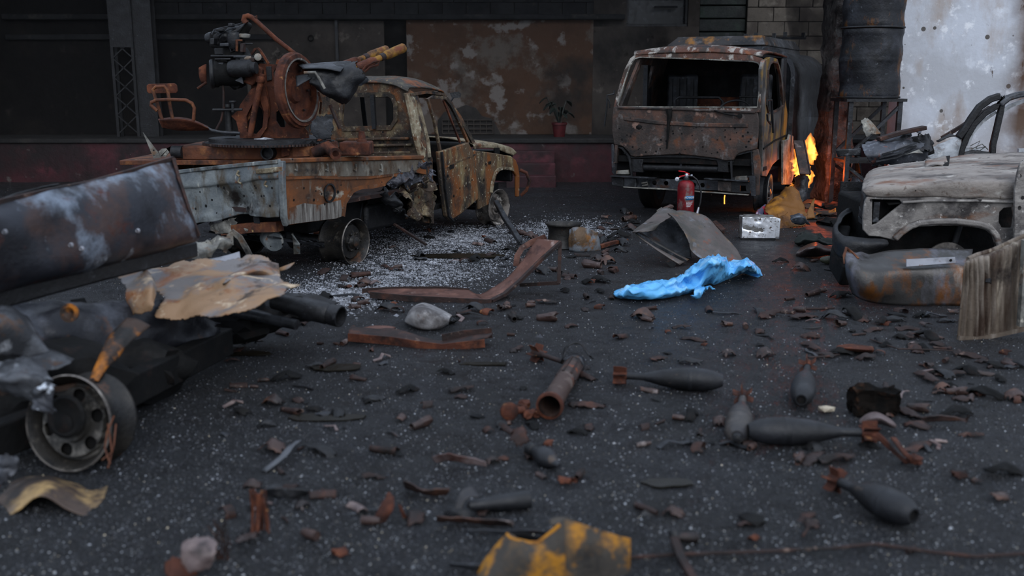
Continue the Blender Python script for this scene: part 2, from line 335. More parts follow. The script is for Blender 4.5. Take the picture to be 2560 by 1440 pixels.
wp('plaster_panel', (wx(1480), .015, PZ), (wx(1740), .3, wz(66)), M['wallgrey'])
wp('plaster_panel', (wx(1712), .015, wz(66)), (wx(1740), .3, TOP), M['wallgrey'])
wp('plaster_panel', (wx(1480), .03, wz(67)), (wx(1561), .3, TOP), M['wallgrey'])
wp('leak_block_slab', (-13, .45, 0), (9, .6, TOP), M['concdk'])  # added slab behind the wall, stops sky light leaking through gaps
wp('lintel', (wx(1560), .015, 3.95), (wx(1712), .3, TOP), M['wallgrey'])
wp('masonry_backing', (-13, .2, wz(60)), (wx(1560), .35, TOP), M['mortar'])
wp('ledge', (-9.5, -.16, wz(50)), (wx(1555), .2, wz(36)), M['concdk'], bevel=.02)
wp('ledge', (-9.5, -.08, wz(100)), (wx(700), .1, wz(86)), M['concdk'], bevel=.02)
wp('conduit', (wx(846), -.05, wz(200)), (wx(853), .1, wz(50)), M['soot'])
me = None
for r in range(5):                    # block courses over the ledge
    z0 = wz(36)+.01+r*.22
    for i in range(26):
        x0 = -9.4+i*.45+(r % 2)*.22
        if x0+.44 > wx(1556): continue
        o = MB().b2((x0, .06+RD.uniform(-.006,.006), z0), (x0+.435, .24, z0+.21)).build('block', M['concdk'], e, bevel=0)
q = MB().lathe([(.05,-.02),(.06,.0),(.05,.02),(.04,.02),(.04,-.2)], (wx(785), -.01, wz(95)), (0,-1,0), 16); q.build('pipe_stub', M['black'], e)
q = MB().prism([V(p)-V((0, WY, 0)) for p in [at(x, y, WY-.012) for x, y in [(1092,335),(1095,300),(1110,280),(1140,272),(1165,262),(1190,270),(1205,290),(1228,296),(1240,312),(1252,336)]]], (0, .05, 0))
q.build('exposed_masonry', M['mortar'], e, smooth=0)
vx0, vx1, vz0, vz1 = wx(1106), wx(1232), wz(334), wz(300)
q = MB()
for i in range(4): q.b2((vx0, -.06, vz0+(vz1-vz0)*i/3-.008), (vx1, -.012, vz0+(vz1-vz0)*i/3+.008))
for i in range(9): q.b2((vx0+(vx1-vx0)*i/8-.008, -.055, vz0), (vx0+(vx1-vx0)*i/8+.008, -.012, vz1))
q.build('vent_grille', M['wallgrey'], e)
# dark window with its frame
we = bpy.data.objects.new('window_1', None); C.objects.link(we); we['kind'] = 'structure'; we['label'] = 'dark broken window at the top of the back wall'
we.location = (wx(1636), WY+.1, wz(66)); ww = (wx(1712)-wx(1560))/2
MB().b2((-ww, .12, 0), (ww, .15, 1.1)).build('pane', M['glassdark'], we)
fr = MB().b2((-ww, -.02, 0), (ww, .1, .05)).b2((-ww, -.02, .05), (-ww+.05, .1, 1.1)).b2((ww-.05, -.02, .05), (ww, .1, 1.1)).b2((-ww+.05, .0, .52), (ww-.05, .09, .56)); fr.build('window_frame', M['soot'], we, bevel=.006)
MB().b2((-.05, -.06, .34), (.38, -.02, .375)).build('board', M['concdk'], we)
# roller shutter
de = bpy.data.objects.new('door_1', None); C.objects.link(de); de['kind'] = 'structure'; de['label'] = 'dark green slatted shutter between window and block wall'
de.location = (wx(1797), WY+.06, PZ); dw = (wx(1855)-wx(1740))/2
for i in range(16): MB().b2((-dw, -.02, i*.24), (dw, .05, i*.24+.225)).build('slat', M['green'], de, bevel=.015)
MB().b2((-dw, .06, 0), (dw, .1, 3.83)).build('backing', M['black'], de)
# concrete block wall
be = bpy.data.objects.new('wall_back_right', None); C.objects.link(be); be['kind'] = 'structure'; be['label'] = 'dusty concrete block wall behind the burning truck'
be.location = (wx(1855), WY-.05, PZ)
MB().b2((0, .03, -.77), (3.4, .3, 3.83)).build('mortar_bed', M['mortar'], be)
bh, bw = .262, .49
for r in range(15):
    x = -(r % 2)*bw*.55; 
    while x < 3.35:
        wd = bw*RD.uniform(.92, 1.05); x0 = max(0, x)
        if x+wd-x0 > .06: MB().b2((x0, RD.uniform(-.008,.008), r*bh), (x+wd-.012, .06, r*bh+bh-.012)).build('block', M['block'], be, bevel=.008)
        x += wd
# ceiling over the platform and left side wall: unseen, added to darken the far end
MB().b2((-13, 16.2, TOP), (4.6, WY+.5, TOP+.25)).build('shade_canopy', M['concdk'], kind='structure')['label'] = 'unseen concrete canopy added to shade the back wall'
MB().b2((-10.3, 11.5, 0), (-10, WY, TOP)).build('shade_wall_left', M['walldk'], kind='structure')['label'] = 'unseen side wall added to darken the left end of the platform'
# lattice column and post on the platform
t = T('lattice_column', 'dark steel lattice column standing against the left back wall', 'column', (wx(322,18.7), 18.7, PZ))
xa, xb = wx(297,18.7)-t.o.x+.02, wx(350,18.7)-t.o.x
q = MB()
for x in (xa, xb):
    for y in (-.1, .1): t.part('chord', MB().b2((x-.025, y-.025, 0), (x+.025, y+.025, 3.8)), M['soot'])
for k in range(7):
    z = .05+k*.34
    for a, b in ((xa, xb), (xb, xa)): t.part('brace', MB().beam((a, -.1, z), (b, -.1, z+.34), .03, .02), M['soot'])
t.part('gusset_plate', MB().b2((xa, -.13, wz(118,18.6)-PZ), (xb, -.105, wz(-20,18.6)-PZ)), M['soot'])
t = T('steel_post', 'broad blackened steel post right of the lattice column', 'post', (wx(374,18.75), 18.75, PZ))
t.solo(MB().b2((-.2, -.12, 0), (.2, -.09, 3.8)).b2((-.2, .09, 0), (.2, .12, 3.8)).b2((-.02, -.09, 0), (.02, .09, 3.8)), M['soot'])
# potted plant
pp = at(1398, 336, 18.5); pp.z = PZ
t = T('potted_plant', 'sooty leafy plant in a red pot on the platform edge', 'plant', pp)
t.part('pot', MB().lathe([(.0,.0),(.1,0),(.13,.22),(.145,.22),(.145,.26),(.125,.26),(.12,.2),(0,.2)], (0,0,0), (0,0,1), 20), M['pot'])
st = MB()
for i in range(13):
    a = RD.uniform(0, 6.28); h = RD.uniform(.2,.5); rr = RD.uniform(.06,.24); p = V((math.cos(a)*rr, math.sin(a)*rr, .2+h)); st.tube([(0,0,.2), p*.6+V((0,0,.12)), p], .008, 5)
    d = V((math.cos(a), math.sin(a), -.3)).normalized(); s_ = V((-math.sin(a), math.cos(a), 0)); L_ = RD.uniform(.1,.17)
    lf = MB().sheet([[p+d*L_*u+s_*L_*.42*v*math.sin(.3+2.6*u)+V((0,0,.02*abs(v)-.06*u*u)) for v in (-1,0,1)] for u in (0,.33,.66,1)], 4, 4); t.part('leaf', lf, M['leaf'], thick=.003)
t.part('stem', st, M['leaf'])

# ------------------------------------------------------------------ right side: pillar, drums on a stand, pale wall
py0 = 14.7; x0, x1 = at(2068,400,py0).x, at(2128,400,py0).x
q = MB(); nz_, nx_ = 60, 5; rings = []
for k in range(nz_+1):
    z = 4.2*k/nz_; ring = []
    for (cx, cy) in [(x0,py0),((x0*2+x1)/3,py0),((x0+2*x1)/3,py0),(x1,py0),(x1,py0+.3),(x1,py0+.6),(x0,py0+.6),(x0,py0+.3)]:
        p = V((cx, cy, z)); d = noise.noise_vector(p*3.1)*.07+noise.noise_vector(p*9)*.03; d.z = 0; ring.append(p+d)
    rings.append(ring)
q.rings(rings)
o = q.build('wall_pillar', M['pillar'], kind='structure', smooth=25); o['label'] = 'crumbling concrete pillar glowing red beside the fire'
wxl = at(2238,300,14.6).x
def stain_wall():
    m = M['white']; n = m.node_tree; N = n.nodes; L = n.links; bs = N['Principled BSDF']; src = bs.inputs['Base Color'].links[0].from_socket
    tc = N.new('ShaderNodeTexCoord'); sp = N.new('ShaderNodeSeparateXYZ'); L.new(tc.outputs['Object'], sp.inputs[0])
    nn = N.new('ShaderNodeTexNoise'); nn.inputs['Scale'].default_value = 2.5; nn.inputs['Detail'].default_value = 8; L.new(tc.outputs['Object'], nn.inputs['Vector'])
    q = src
    for ax, a, b, k, c in (('X', at(2470,300,14.55).x, at(2545,300,14.55).x, .5, '5a463a'), ('Z', 1.45, .55, .8, '85776c')):
        r = N.new('ShaderNodeMapRange'); r.inputs[1].default_value = a; r.inputs[2].default_value = b; L.new(sp.outputs[ax], r.inputs[0])
        x = N.new('ShaderNodeMath'); x.operation = 'MULTIPLY_ADD'; x.inputs[1].default_value = 2.4; x.inputs[2].default_value = -1.2; L.new(nn.outputs['Fac'], x.inputs[0])
        y = N.new('ShaderNodeMath'); y.operation = 'ADD'; y.use_clamp = True; L.new(x.outputs[0], y.inputs[0]); L.new(r.outputs[0], y.inputs[1])
        z = N.new('ShaderNodeMath'); z.operation = 'MULTIPLY'; L.new(y.outputs[0], z.inputs[0]); L.new(r.outputs[0], z.inputs[1])
        mx = N.new('ShaderNodeMix'); mx.data_type = 'RGBA'; L.new(z.outputs[0], mx.inputs[0]); L.new(q, mx.inputs[6]); mx.inputs[7].default_value = hexc(c); q = mx.outputs[2]
    L.new(q, bs.inputs['Base Color'])
stain_wall()
MB().b2((wxl, 14.55, -.05), (12, 14.9, 4.6)).build('wall_right', M['white'], kind='structure')['label'] = 'pale pocked plaster wall at the right, smoke-stained brown at its edge'
dc = at(2170, 245, 14.05); dr = (at(2246,150,14.0).x-at(2097,150,14.0).x)/2
def drum(z0, h, label, seed):
    t = T('oil_drum', label, 'drum', (dc.x, 14.05, z0), group=None); q = MB(); n = 40; rings = []
    for k in range(37):
        z = h*k/36; r = dr*(1+.018*sum(math.exp(-((k-c)/1.0)**2) for c in (2,9,11,13,20,23,25,27,34)))
        ring = []
        for j in range(n):
            a = 2*math.pi*j/n; p = V((math.cos(a)*r, math.sin(a)*r*.85, z)); ring.append(p+V((p.x,p.y,0))*(.10*noise.noise(V((p.x*3, p.y*3, z*3+seed)))))
        rings.append(ring)
    q.rings(rings); t.part('drum_body', q, M['drum'], smooth=50)
    t.part('rim', MB().tube([(math.cos(a)*dr*1.02, math.sin(a)*dr*.87, .012) for a in [2*math.pi*k/32 for k in range(32)]], .014, 6, closed=True), M['soot'])
M['drum'] = mat('burnt_drum_steel', '1b1c20', [('2e3036',4,.5,.64),('0c0c0e',3,.5,.64),('5f3b14',2.6,.57,.64,(1,1,.4)),('4f5358',12,.64,.72)], rough=.5, metal=.3, spec=.5)
z0 = dc.z
drum(z0, .92, 'dented burnt oil drum with orange rust, lower one on the stand', 1)
drum(z0+.93, 1.0, 'blackened oil drum on top of the dented rusty drum', 5)
t = T('drum_stand', 'angle-iron stand with diagonal braces under the stacked drums', 'stand', (dc.x, 14.05, 0))
lx = dr*.82
for sx_ in (-1, 1):
    for sy_ in (-1, 1): t.part('leg', MB().b2((sx_*lx-.03, sy_*.3-.03, 0), (sx_*lx+.03, sy_*.3+.03, z0-.045)), M['greydk'])
for sy_ in (-1, 1):
    t.part('brace', MB().beam((-lx, sy_*.3, .75), (lx, sy_*.3, z0-.1), .05, .04), M['greydk'])
    t.part('brace', MB().beam((-lx, sy_*.3, .62), (lx, sy_*.3, .12), .05, .04), M['greydk'])
t.part('top_frame', MB().b2((-dr, -.36, z0-.045), (dr, .36, z0-.005)), M['soot'])
t.part('shelf', MB().b2((-lx, -.3, .66), (lx, .3, .7)), M['soot'])
# ------------------------------------------------------------------ wheels
def holed_disc(R0, R1, holes, z, nr=24, ns=180):
    vs, fs = [], []; H_ = []
    for i in range(nr+1):
        r = R0+(R1-R0)*i/nr
        for j in range(ns):
            a = 2*math.pi*j/ns; p = V((r*math.cos(a), r*math.sin(a), z(r))); inside = False
            for hx, hy, hr in holes:
                d = V((p.x-hx, p.y-hy))
                if d.length < hr: d = d.normalized()*hr if d.length > 1e-5 else V((hr, 0)); p.x, p.y = hx+d.x, hy+d.y; inside = True
            vs.append(p); H_.append(inside)
    for i in range(nr):
        for j in range(ns):
            q = (i*ns+j, i*ns+(j+1) % ns, (i+1)*ns+(j+1) % ns, (i+1)*ns+j)
            if not all(H_[k] for k in q): fs.append(q)
    return vs, fs
def wheel(t, c, ax, R=.215, W=.2, m=None, mh=None, mb=None, nholes=0, hole_r=.03, hole_at=.62, parent=None, lugs=6, name='wheel', dish=.06):
    """a bare burnt rim: barrel, disc, hub, lug nuts; ax points outwards"""
    m = m or M['wheel']; mh = mh or M['wheeldk']; c = V(c); ax = V(ax).normalized()
    x = ax.cross(V((0,0,1))).normalized(); y = ax.cross(x)
    to = lambda p: c + x*p[0] + y*p[1] + ax*p[2]
    b = MB().lathe([(R*.9,-W),(R,-W-.005),(R*1.02,-W+.012),(R*.93,-W+.03),(R*.84,-W*.7),(R*.82,-W*.35),(R*.92,-.03),(R*1.01,-.012),(R*1.03,.0),(R*1.0,.008),(R*.965,.0),(R*.9,-.025),(R*.8,-W*.35),(R*.8,-W*.7),(R*.88,-W)], c, ax, 48)
    wh = t.part(name, b, mb or m, parent)
    t.part('rim_lip_highlight', MB().lathe([(R*.985,.004),(R*1.005,.012),(R*1.03,.004)], c, ax, 48), M['wheel'], wh)  # paler lip colour paints a highlight round the rim
    hs = [(R*hole_at*math.cos(a), R*hole_at*math.sin(a), hole_r) for a in [2*math.pi*(k+.3)/nholes for k in range(nholes)]] if nholes else []
    vs, fs = holed_disc(R*.02, R*.82, hs, lambda r: -dish + (.022 if R*.28 < r < R*.42 else 0) - (.03 if r > R*.74 else 0) )
    t.part('disc', MB().add([to(p) for p in vs], fs), m, wh, thick=.005, smooth=50)
    t.part('hub', MB().lathe([(R*.3,-dish),(R*.3,-dish+.03),(R*.24,-dish+.045),(R*.22,-dish+.07),(R*.08,-dish+.085),(0,-dish+.085)], c, ax, 24), mh, wh)
    for k in range(lugs):
        a = 2*math.pi*k/lugs; p = to((R*.4*math.cos(a), R*.4*math.sin(a), -dish+.02)); t.part('lug_nut', MB().lathe([(.013,0),(.013,.025),(.006,.03),(.006,.045),(0,.045)], p, ax, 6), mh, wh, smooth=0)
    return wh

# ------------------------------------------------------------------ pickup truck
pk = T('pickup_truck', 'burnt-out pickup truck carrying a twin-barrelled gun, bullet-riddled and rusted', 'pickup truck', (-1.484, 9.642, 0), 63.49)
S = lambda pts, y=.05: pk.Y(pts, y)
U0 = -1.06; TG = lambda pts, u=U0: pk.X(pts, u)
bs = S([(703,404),(800,401),(930,398),(1054,396),(1066,404),(1078,420),(1070,438),(1040,432),(1012,446),(985,442),(962,462),(930,468),(904,469),(890,473),(881,478),(869,496),(862,508),(859,530),(858,541),(840,547),(800,552),(752,558),(722,563),(714,560),(707,546)])
side = pk.part('bed_side', MB().prism(bs, (0,.025,0)), M['bedside'], bevel=.006)
pk.part('upper_band', MB().prism(S([(705,408),(800,405),(930,402),(1054,400),(1062,412),(1040,426),(985,434),(925,440),(860,441),(790,439),(706,441)], .046), (0,.01,0)), M['band'], side)
pk.part('scraped_lower_band', MB().prism(S([(724,520),(760,508),(800,512),(852,500),(857,540),(840,546),(800,551),(752,557),(722,561)], .047), (0,.01,0)), M['scraped'], side)
pk.part('swage_line', MB().path(S([(706,446),(790,443),(860,446),(925,444),(980,437)], .045), .02, .022), M['bedside'], side)
pk.part('bed_rail', MB().path(S([(700,402),(800,399),(930,396),(1054,393)], .06), .07, .04), M['bedside'], bevel=.008)
pk.part('wheel_arch_lip', MB().path(S([(858,541),(862,508),(869,496),(881,478),(890,473),(904,468),(930,467),(962,460)], .04), .035, .02, up=(0,1,0)), M['bedside'], side)
for px in (741, 818, 889, 953): pk.part('rope_hook', MB().tube(S([(px,410),(px+2,418),(px+1,428),(px-3,424)], .03), .009, 6), M['ash'], side)
for k, (px, py, yy) in enumerate([(760,470,.046),(785,500,.046),(845,480,.046),(735,500,.046),(812,510,.046),(1120,440,.006),(1150,470,.006),(1165,420,.006),(1135,490,.006),(1180,450,.006),(1215,410,.026),(1210,450,.026)]): pk.part('bullet_hole', MB().lathe([(0,.0),(.011+.003*(k % 3),.0)], S((px,py),yy), (0,-1,0), 9), M['black'])
for k, (px, py) in enumerate([(500,480),(530,500),(560,470),(585,500),(610,490),(620,520),(660,490),(675,515),(545,465),(640,470),(680,470),(515,515)]): pk.part('bullet_hole', MB().lathe([(0,.0),(.009+.003*(k % 3),.0)], TG((px,py),U0-.06), (-1,0,0), 9), M['black'])
pk.part('fuel_filler', MB().lathe([(.085,.0),(.09,.012),(.075,.012),(.07,-.05),(0,-.05)], S((823,482),.045), (0,-1,0), 20), M['soot'], side)
# crumpled, half molten front of the bed side
for k, (rows, sd_, mm) in enumerate([
    ([[(985,430),(1020,415),(1060,404),(1082,412)],[(975,452),(1015,440),(1050,432),(1080,440)],[(955,468),(1000,470),(1045,462),(1078,470)]], 3, 'molten'),
    ([[(1000,470),(1040,455),(1082,440)],[(1010,510),(1045,500),(1085,490)],[(1020,545),(1055,550),(1083,552)]], 5, 'cab'),
    ([[(950,468),(975,480),(1000,492)],[(968,500),(990,510),(1010,520)],[(985,520),(1005,535),(1020,548)]], 8, 'soot')]):
    ct = [[p+V((0, -.05+.1*((i+j+k) % 2), 0)) for j, p in enumerate(S(r, .06))] for i, r in enumerate(rows)]
    pk.part('torn_panel', MB().sheet(ct, 18, 22, amp=.07, ns=9, jag=.12, seed=sd_), M[mm], side, thick=.006, smooth=55)
# tailgate with dents and its bent lower left corner
tgl = []
for row in ([(703,405),(640,411),(580,417),(520,423),(440,432),(390,438)], [(702,440),(640,445),(580,452),(520,458),(440,468),(390,474)], [(701,452),(640,458),(580,464),(520,470),(440,480),(390,486)], [(700,510),(640,511),(592,508),(540,520),(440,530),(390,536)], [(699,528),(640,528),(592,522),(540,540),(440,550),(390,556)], [(698,543),(640,541),(600,537),(540,552),(440,566),(390,570)]):
    tgl.append(TG(row))
for i, r in enumerate(tgl):
    for j, p in enumerate(r): p.x += (-.02 if i in (1,) else .015 if i == 3 else 0) + (.07 if (i >= 3 and j == 2) else 0)
tg = pk.part('tailgate', MB().sheet(tgl, 30, 40, amp=.012, ns=5, seed=2), M['tailgate'], thick=.02, smooth=35)
pk.part('tailgate_rail', MB().path(TG([(705,403),(640,409),(520,421),(390,436)]), .05, .035), M['tailgate'], tg, bevel=.006)
pk.part('latch', MB().path(TG([(641,429),(668,427),(708,422)], U0-.03), .03, .045), M['cabpale'], tg, bevel=.008)
pk.part('corner_post', MB().path(S([(705,402),(706,470),(710,545),(716,563)], .04), .05, .05, up=(1,0,0)), M['tailgate'], bevel=.008)
for px, py in ((596,432),(665,458),(600,450)): pk.part('bracket', MB().tube(TG([(px,py-5),(px-4,py+4),(px+3,py+9)], U0-.03), .01, 6), M['cabpale'], tg)
# bed interior and chassis
pk.part('bed_floor', MB().b2((-1.02,.1,.6),(1.25,1.55,.64)), M['rustdk'])
pk.part('bed_side_far', MB().b2((-1.04,1.55,.5),(1.25,1.6,1.02)), M['cab'])
pk.part('bed_front', MB().b2((1.24,.08,.6),(1.27,1.58,1.0)), M['cab'])
pk.part('rear_crossmember', MB().path(TG([(700,566),(650,567),(560,575)], -.95), .1, .09), M['rustor'])
pk.part('torn_valance', MB().sheet([[p for p in TG(r, -1.0)] for r in ([(590,541),(560,548),(520,556)],[(600,566),(560,570),(520,575)],[(640,585),(590,588),(530,585)])], 10, 14, amp=.03, ns=6, jag=.15, seed=4), M['ash'], thick=.005)
for yy in (.42, 1.18):
    pk.part('chassis_rail', MB().path([(-1.0,yy,.5),(0,yy,.62),(.6,yy,.42),(2.2,yy,.36),(3.7,yy,.4)], .07, .12), M['soot'])
    lp = pk.part('leaf_spring', MB().path([(-.95,yy-.1,.38),(-.5,yy-.1,.26),(0,yy-.1,.2),(.5,yy-.1,.28)], .07, .014), M['soot'])
    for k in range(5): pk.part('leaf', MB().path([(-.8+.12*k,yy-.1,.325-.028*k+.012*k),(-.4+.06*k,yy-.1,.235-.018*k),(0,yy-.1,.185-.014*k),(.45-.08*k,yy-.1,.255-.028*k)], .07, .011), M['greydk'], lp)
pk.part('axle', MB().tube([(0,.2,.21),(0,.7,.21),(0,.8,.23),(0,.9,.21),(0,1.45,.21)], [.045,.05,.14,.05,.045], 14), M['soot'])
pk.part('front_axle', MB().tube([(3.08,.2,.21),(3.08,1.4,.21)], .045, 12), M['soot'])
mf = pk.X((684,601), -.8); pk.part('muffler', MB().lathe([(0,-.01),(.085,0),(.095,.05),(.09,.2),(.07,.23),(0,.23)], mf+V((-.08,-.08,0)), (.55,.75,.1), 18), M['tailgate'])
pk.part('hanger', MB().path([mf+V((0,-.22,.08)), mf+V((.02,-.25,-.02)), mf+V((.08,-.2,-.12))], .06, .015), M['tailgate'])
pk.part('inner_wheelhouse', MB().sheet([[(-.35,.3,.55),(0,.3,.86),(.45,.3,.8)],[(-.3,.55,.56),(0,.55,.86),(.5,.55,.78)]], 6, 14, amp=.03), M['black'], thick=.005)
pk.part('sill_wreckage', MB().sheet([[(.5,.25,.62),(1.0,.2,.7),(1.5,.22,.62)],[(.55,.4,.4),(1.0,.35,.38),(1.5,.3,.35)],[(.6,.6,.25),(1.1,.6,.2),(1.5,.5,.22)]], 14, 20, amp=.08, ns=6, jag=.1, seed=9), M['black'], thick=.006)
pk.part('fuel_tank', MB().b2((.55,.3,.22),(1.5,.7,.5)), M['soot'], bevel=.04)
pk.part('dangling_rod', MB().beam(pk.Y((985,560),.15), pk.Y((1066,612),-.25), .03, .02), M['rustdk'])
pk.part('mud_flap', MB().prism(pk.X([(880,505),(905,508),(900,545),(870,545)], .5), (.015,0,0)), M['greydk'])
# cab: rear wall with window, roof, pillars, door, bonnet, wings
UC = 1.27
def R_(pts, u=UC): return pk.X(pts, u)
rout = [V((UC,.10,.62)),V((UC,.06,1.05)),V((UC,.13,1.35)),V((UC,.22,1.62)),V((UC,.32,1.71)),V((UC,.5,1.745)),V((UC,1.2,1.745)),V((UC,1.36,1.71)),V((UC,1.45,1.62)),V((UC,1.53,1.35)),V((UC,1.6,1.05)),V((UC,1.57,.62))]
wl = R_([(990,300),(990,262),(982,242),(972,236),(866,238),(856,248),(852,300),(858,322),(978,319)])
cb = pk.part('cab_rear_wall', MB().plate(rout, [wl], (.04,0,0)), M['cab'], smooth=25)
pk.part('window_rib', MB().path(wl, .05, .03, up=(1,0,0), closed=True), M['cab'], cb)
pk.part('window_bar', MB().beam(R_((931,236), UC-.02), R_((936,322), UC-.02), .03, .05), M['soot'], cb)
for pa, pb in (((840,349),(1022,346)),((838,366),(1030,362)),((840,385),(1026,381))): pk.part('pressed_rib', MB().beam(R_(pa,UC-.015), R_(pb,UC-.015), .035, .03), M['cab'], cb, bevel=.01)
rf = [[V((UC-.03,.2,1.65)),V((UC-.03,.5,1.74)),V((UC-.03,1.2,1.74)),V((UC-.03,1.47,1.65))],[V((UC+.05,.22,1.69)),V((UC+.05,.5,1.775)),V((UC+.05,1.2,1.775)),V((UC+.05,1.45,1.69))],[V((1.7,.22,1.69)),V((1.7,.5,1.80)),V((1.7,1.2,1.80)),V((1.7,1.45,1.69))],[V((2.05,.25,1.645)),V((2.05,.5,1.735)),V((2.05,1.2,1.735)),V((2.05,1.42,1.645))],[V((2.13,.27,1.6)),V((2.15,.5,1.68)),V((2.15,1.2,1.68)),V((2.13,1.4,1.6))]]
pk.part('roof', MB().sheet(rf, 26, 24, amp=.008, ns=6, seed=3), M['roofp'], thick=.015, smooth=60)
pk.part('drip_rail', MB().path([(UC,.2,1.62),(1.6,.2,1.645),(2.0,.23,1.62),(2.12,.26,1.58)], .03, .03), M['cab'])
ptop = lambda px, py: pk.Y((px,py), .2)
pk.part('rear_pillar', MB().prism([ptop(1018,232), ptop(1046,236), pk.Y((1060,290),.14), pk.Y((1074,352),.06), pk.Y((1080,395),.05), pk.Y((1054,396),.05), pk.Y((1040,340),.07), pk.Y((1030,290),.14)], (0,.05,0)), M['cabpale'], bevel=.012)
pk.part('corner_curve', MB().sheet([[(UC+.02,.3,1.715),(UC+.1,.21,1.64)],[(UC-.01,.21,1.5),(UC+.09,.17,1.5)],[(UC-.01,.11,1.2),(UC+.09,.08,1.2)],[(UC-.01,.08,.95),(UC+.09,.05,.95)],[(UC-.01,.1,.62),(UC+.09,.06,.62)]], 16, 5), M['cab'], thick=.02)
pk.part('rear_lower_panel', MB().prism(S([(1054,396),(1082,393),(1086,560),(1060,556),(1045,480)], .07), (0,.03,0)), M['cab'], bevel=.008)
D_ = lambda pts, y=.0: pk.Y(pts, y)
dr_ = pk.part('door', MB().prism(D_([(1097,379),(1110,376),(1172,356),(1184,380),(1190,424),(1196,470),(1197,497),(1160,530),(1128,552),(1116,540),(1106,470)], .01), (0,.05,0)), M['door'], bevel=.012)
pk.part('window_frame', MB().path(D_([(1100,378),(1085,300),(1069,247),(1082,243),(1112,245),(1126,262),(1150,310),(1170,356)], .06), .035, .03, up=(0,1,0)), M['cab'], dr_, bevel=.006)
pk.part('quarter_bar', MB().beam(D_((1108,250),.08), D_((1150,356),.06), .02, .02), M['rust'], dr_)
pk.part('handle_recess', MB().prism(D_([(1124,413),(1135,410),(1136,420),(1125,424)], .004), (0,.02,0)), M['black'], dr_)
pk.part('door_crease', MB().path(D_([(1108,420),(1150,402),(1189,386)], .012), .012, .018), M['door'], dr_)
pk.part('door_edge', MB().path(D_([(1098,380),(1106,470),(1116,540),(1128,552)], .03), .09, .02, up=(1,0,0)), M['soot'], dr_)
pk.part('windscreen_pillar', MB().path([V((2.1,.28,1.62)), V((2.28,.17,1.36)), V((2.45,.08,1.05))], .05, .04), M['cab'])
pk.part('windscreen_pillar', MB().path([V((2.1,1.4,1.62)), V((2.28,1.5,1.36)), V((2.45,1.58,1.05))], .05, .04), M['soot'])
pk.part('windscreen_header', MB().beam((2.12,.28,1.6),(2.12,1.4,1.6),.04,.05), M['cab'])
pk.part('cab_floor', MB().b2((1.25,.1,.35),(2.4,1.55,.4)), M['black'])
pk.part('far_door', MB().b2((1.35,1.55,.4),(2.4,1.6,1.05)), M['black'])
pk.part('far_pillar', MB().path([(1.33,1.57,1.05),(1.33,1.47,1.62)], .12, .04), M['soot'])
pk.part('dashboard', MB().b2((2.2,.12,.8),(2.5,1.55,1.06)), M['black'], bevel=.03)
pk.part('steering_wheel', MB().tube([V((2.1,1.15,1.02))+V((.07*math.sin(a), .18*math.cos(a), .17*math.sin(a))) for a in [2*math.pi*k/24 for k in range(24)]], .012, 6, closed=True), M['soot'])
for yy in (.45, 1.15): pk.part('seat_frame', MB().tube([(1.6,yy-.2,.6),(1.42,yy-.2,1.1),(1.42,yy+.2,1.1),(1.6,yy+.2,.6)], .015, 6).b2((1.5,yy-.22,.55),(2.0,yy+.22,.6)), M['soot'])
hd = [[pk.Y((1184,372),.06), pk.Y((1230,370),.06), pk.Y((1270,384),.06), pk.Y((1283,390),.06)], [pk.Y((1176,358),.1), pk.Y((1230,358),.1), pk.Y((1268,366),.1), pk.Y((1286,379),.1)]]
for yy in (.5, 1.2): hd.append([V((2.42,yy,1.1)), V((2.8,yy,1.08)), V((3.3,yy,1.0)), V((3.46,yy,.93))])
hd.append([V((2.42,1.58,1.02)), V((2.8,1.58,1.0)), V((3.3,1.58,.93)), V((3.46,1.58,.88))])
pk.part('bonnet', MB().sheet(hd, 18, 20, amp=.006, seed=6), M['cabpale'], thick=.012, smooth=50)
pk.part('bonnet_vent', MB().prism(pk.Y([(1237,369),(1249,369),(1250,384),(1238,384)], .045), (0,.02,0)), M['black'])
wing = [(1186,376),(1232,382),(1278,390),(1290,400),(1296,415),(1300,440),(1299,492),(1293,492),(1292,440),(1282,424),(1270,421),(1256,420),(1246,424),(1238,434),(1232,455),(1229,480),(1222,512),(1198,524),(1196,470),(1190,424)]
wg = pk.part('front_wing', MB().prism(S(wing, .03), (0,.04,0)), M['door'], bevel=.012)
pk.part('arch_lip', MB().path(S([(1228,482),(1232,455),(1238,434),(1246,424),(1256,420),(1270,421),(1282,424)], .01), .035, .03, up=(0,1,0)), M['cabpale'], wg)
pk.part('marker_hole', MB().prism(S([(1222,404),(1228,403),(1228,410),(1222,411)], .022), (0,.01,0)), M['black'], wg)
pk.part('front_panel', MB().b2((3.5,.1,.5),(3.56,1.55,.9)), M['soot'], bevel=.02)
pk.part('far_wing', MB().b2((2.45,1.56,.5),(3.5,1.6,.98)), M['soot'])
pk.part('engine_block', MB().b2((2.5,.5,.35),(3.3,1.1,.85)), M['black'], bevel=.05)
pk.part('bumper_tube', MB().tube([pk.w(1300,425,12.9), pk.w(1316,432,12.9), pk.w(1324,452,12.9), pk.w(1316,476,12.9), pk.w(1302,489,12.9)], .022, 8), M['rust'])
mi = pk.w(1126,255,13.1); pk.part('far_mirror', MB().tube([mi, pk.w(1134,243,13.1)], .012, 6).prism([pk.w(*q, 13.1) for q in [(1124,232),(1146,229),(1153,235),(1150,244),(1130,246)]], pk.dir((0,.06,0))), M['soot'])
axo = (0,-1,0)
wheel(pk, (0,.06,.215), axo, .225, .28, M['wheeldk'], M['wheeldk'], dish=.055)
pk.part('underbody_shade_fill', MB().b2((-.35,.35,.32),(2.3,1.45,.58)), M['black'], bevel=.03)  # added black block, paints in the dark behind the wheel well
wheel(pk, (0,1.55,.215), (0,1,0), .225, .2, M['wheeldk'], M['wheeldk'])
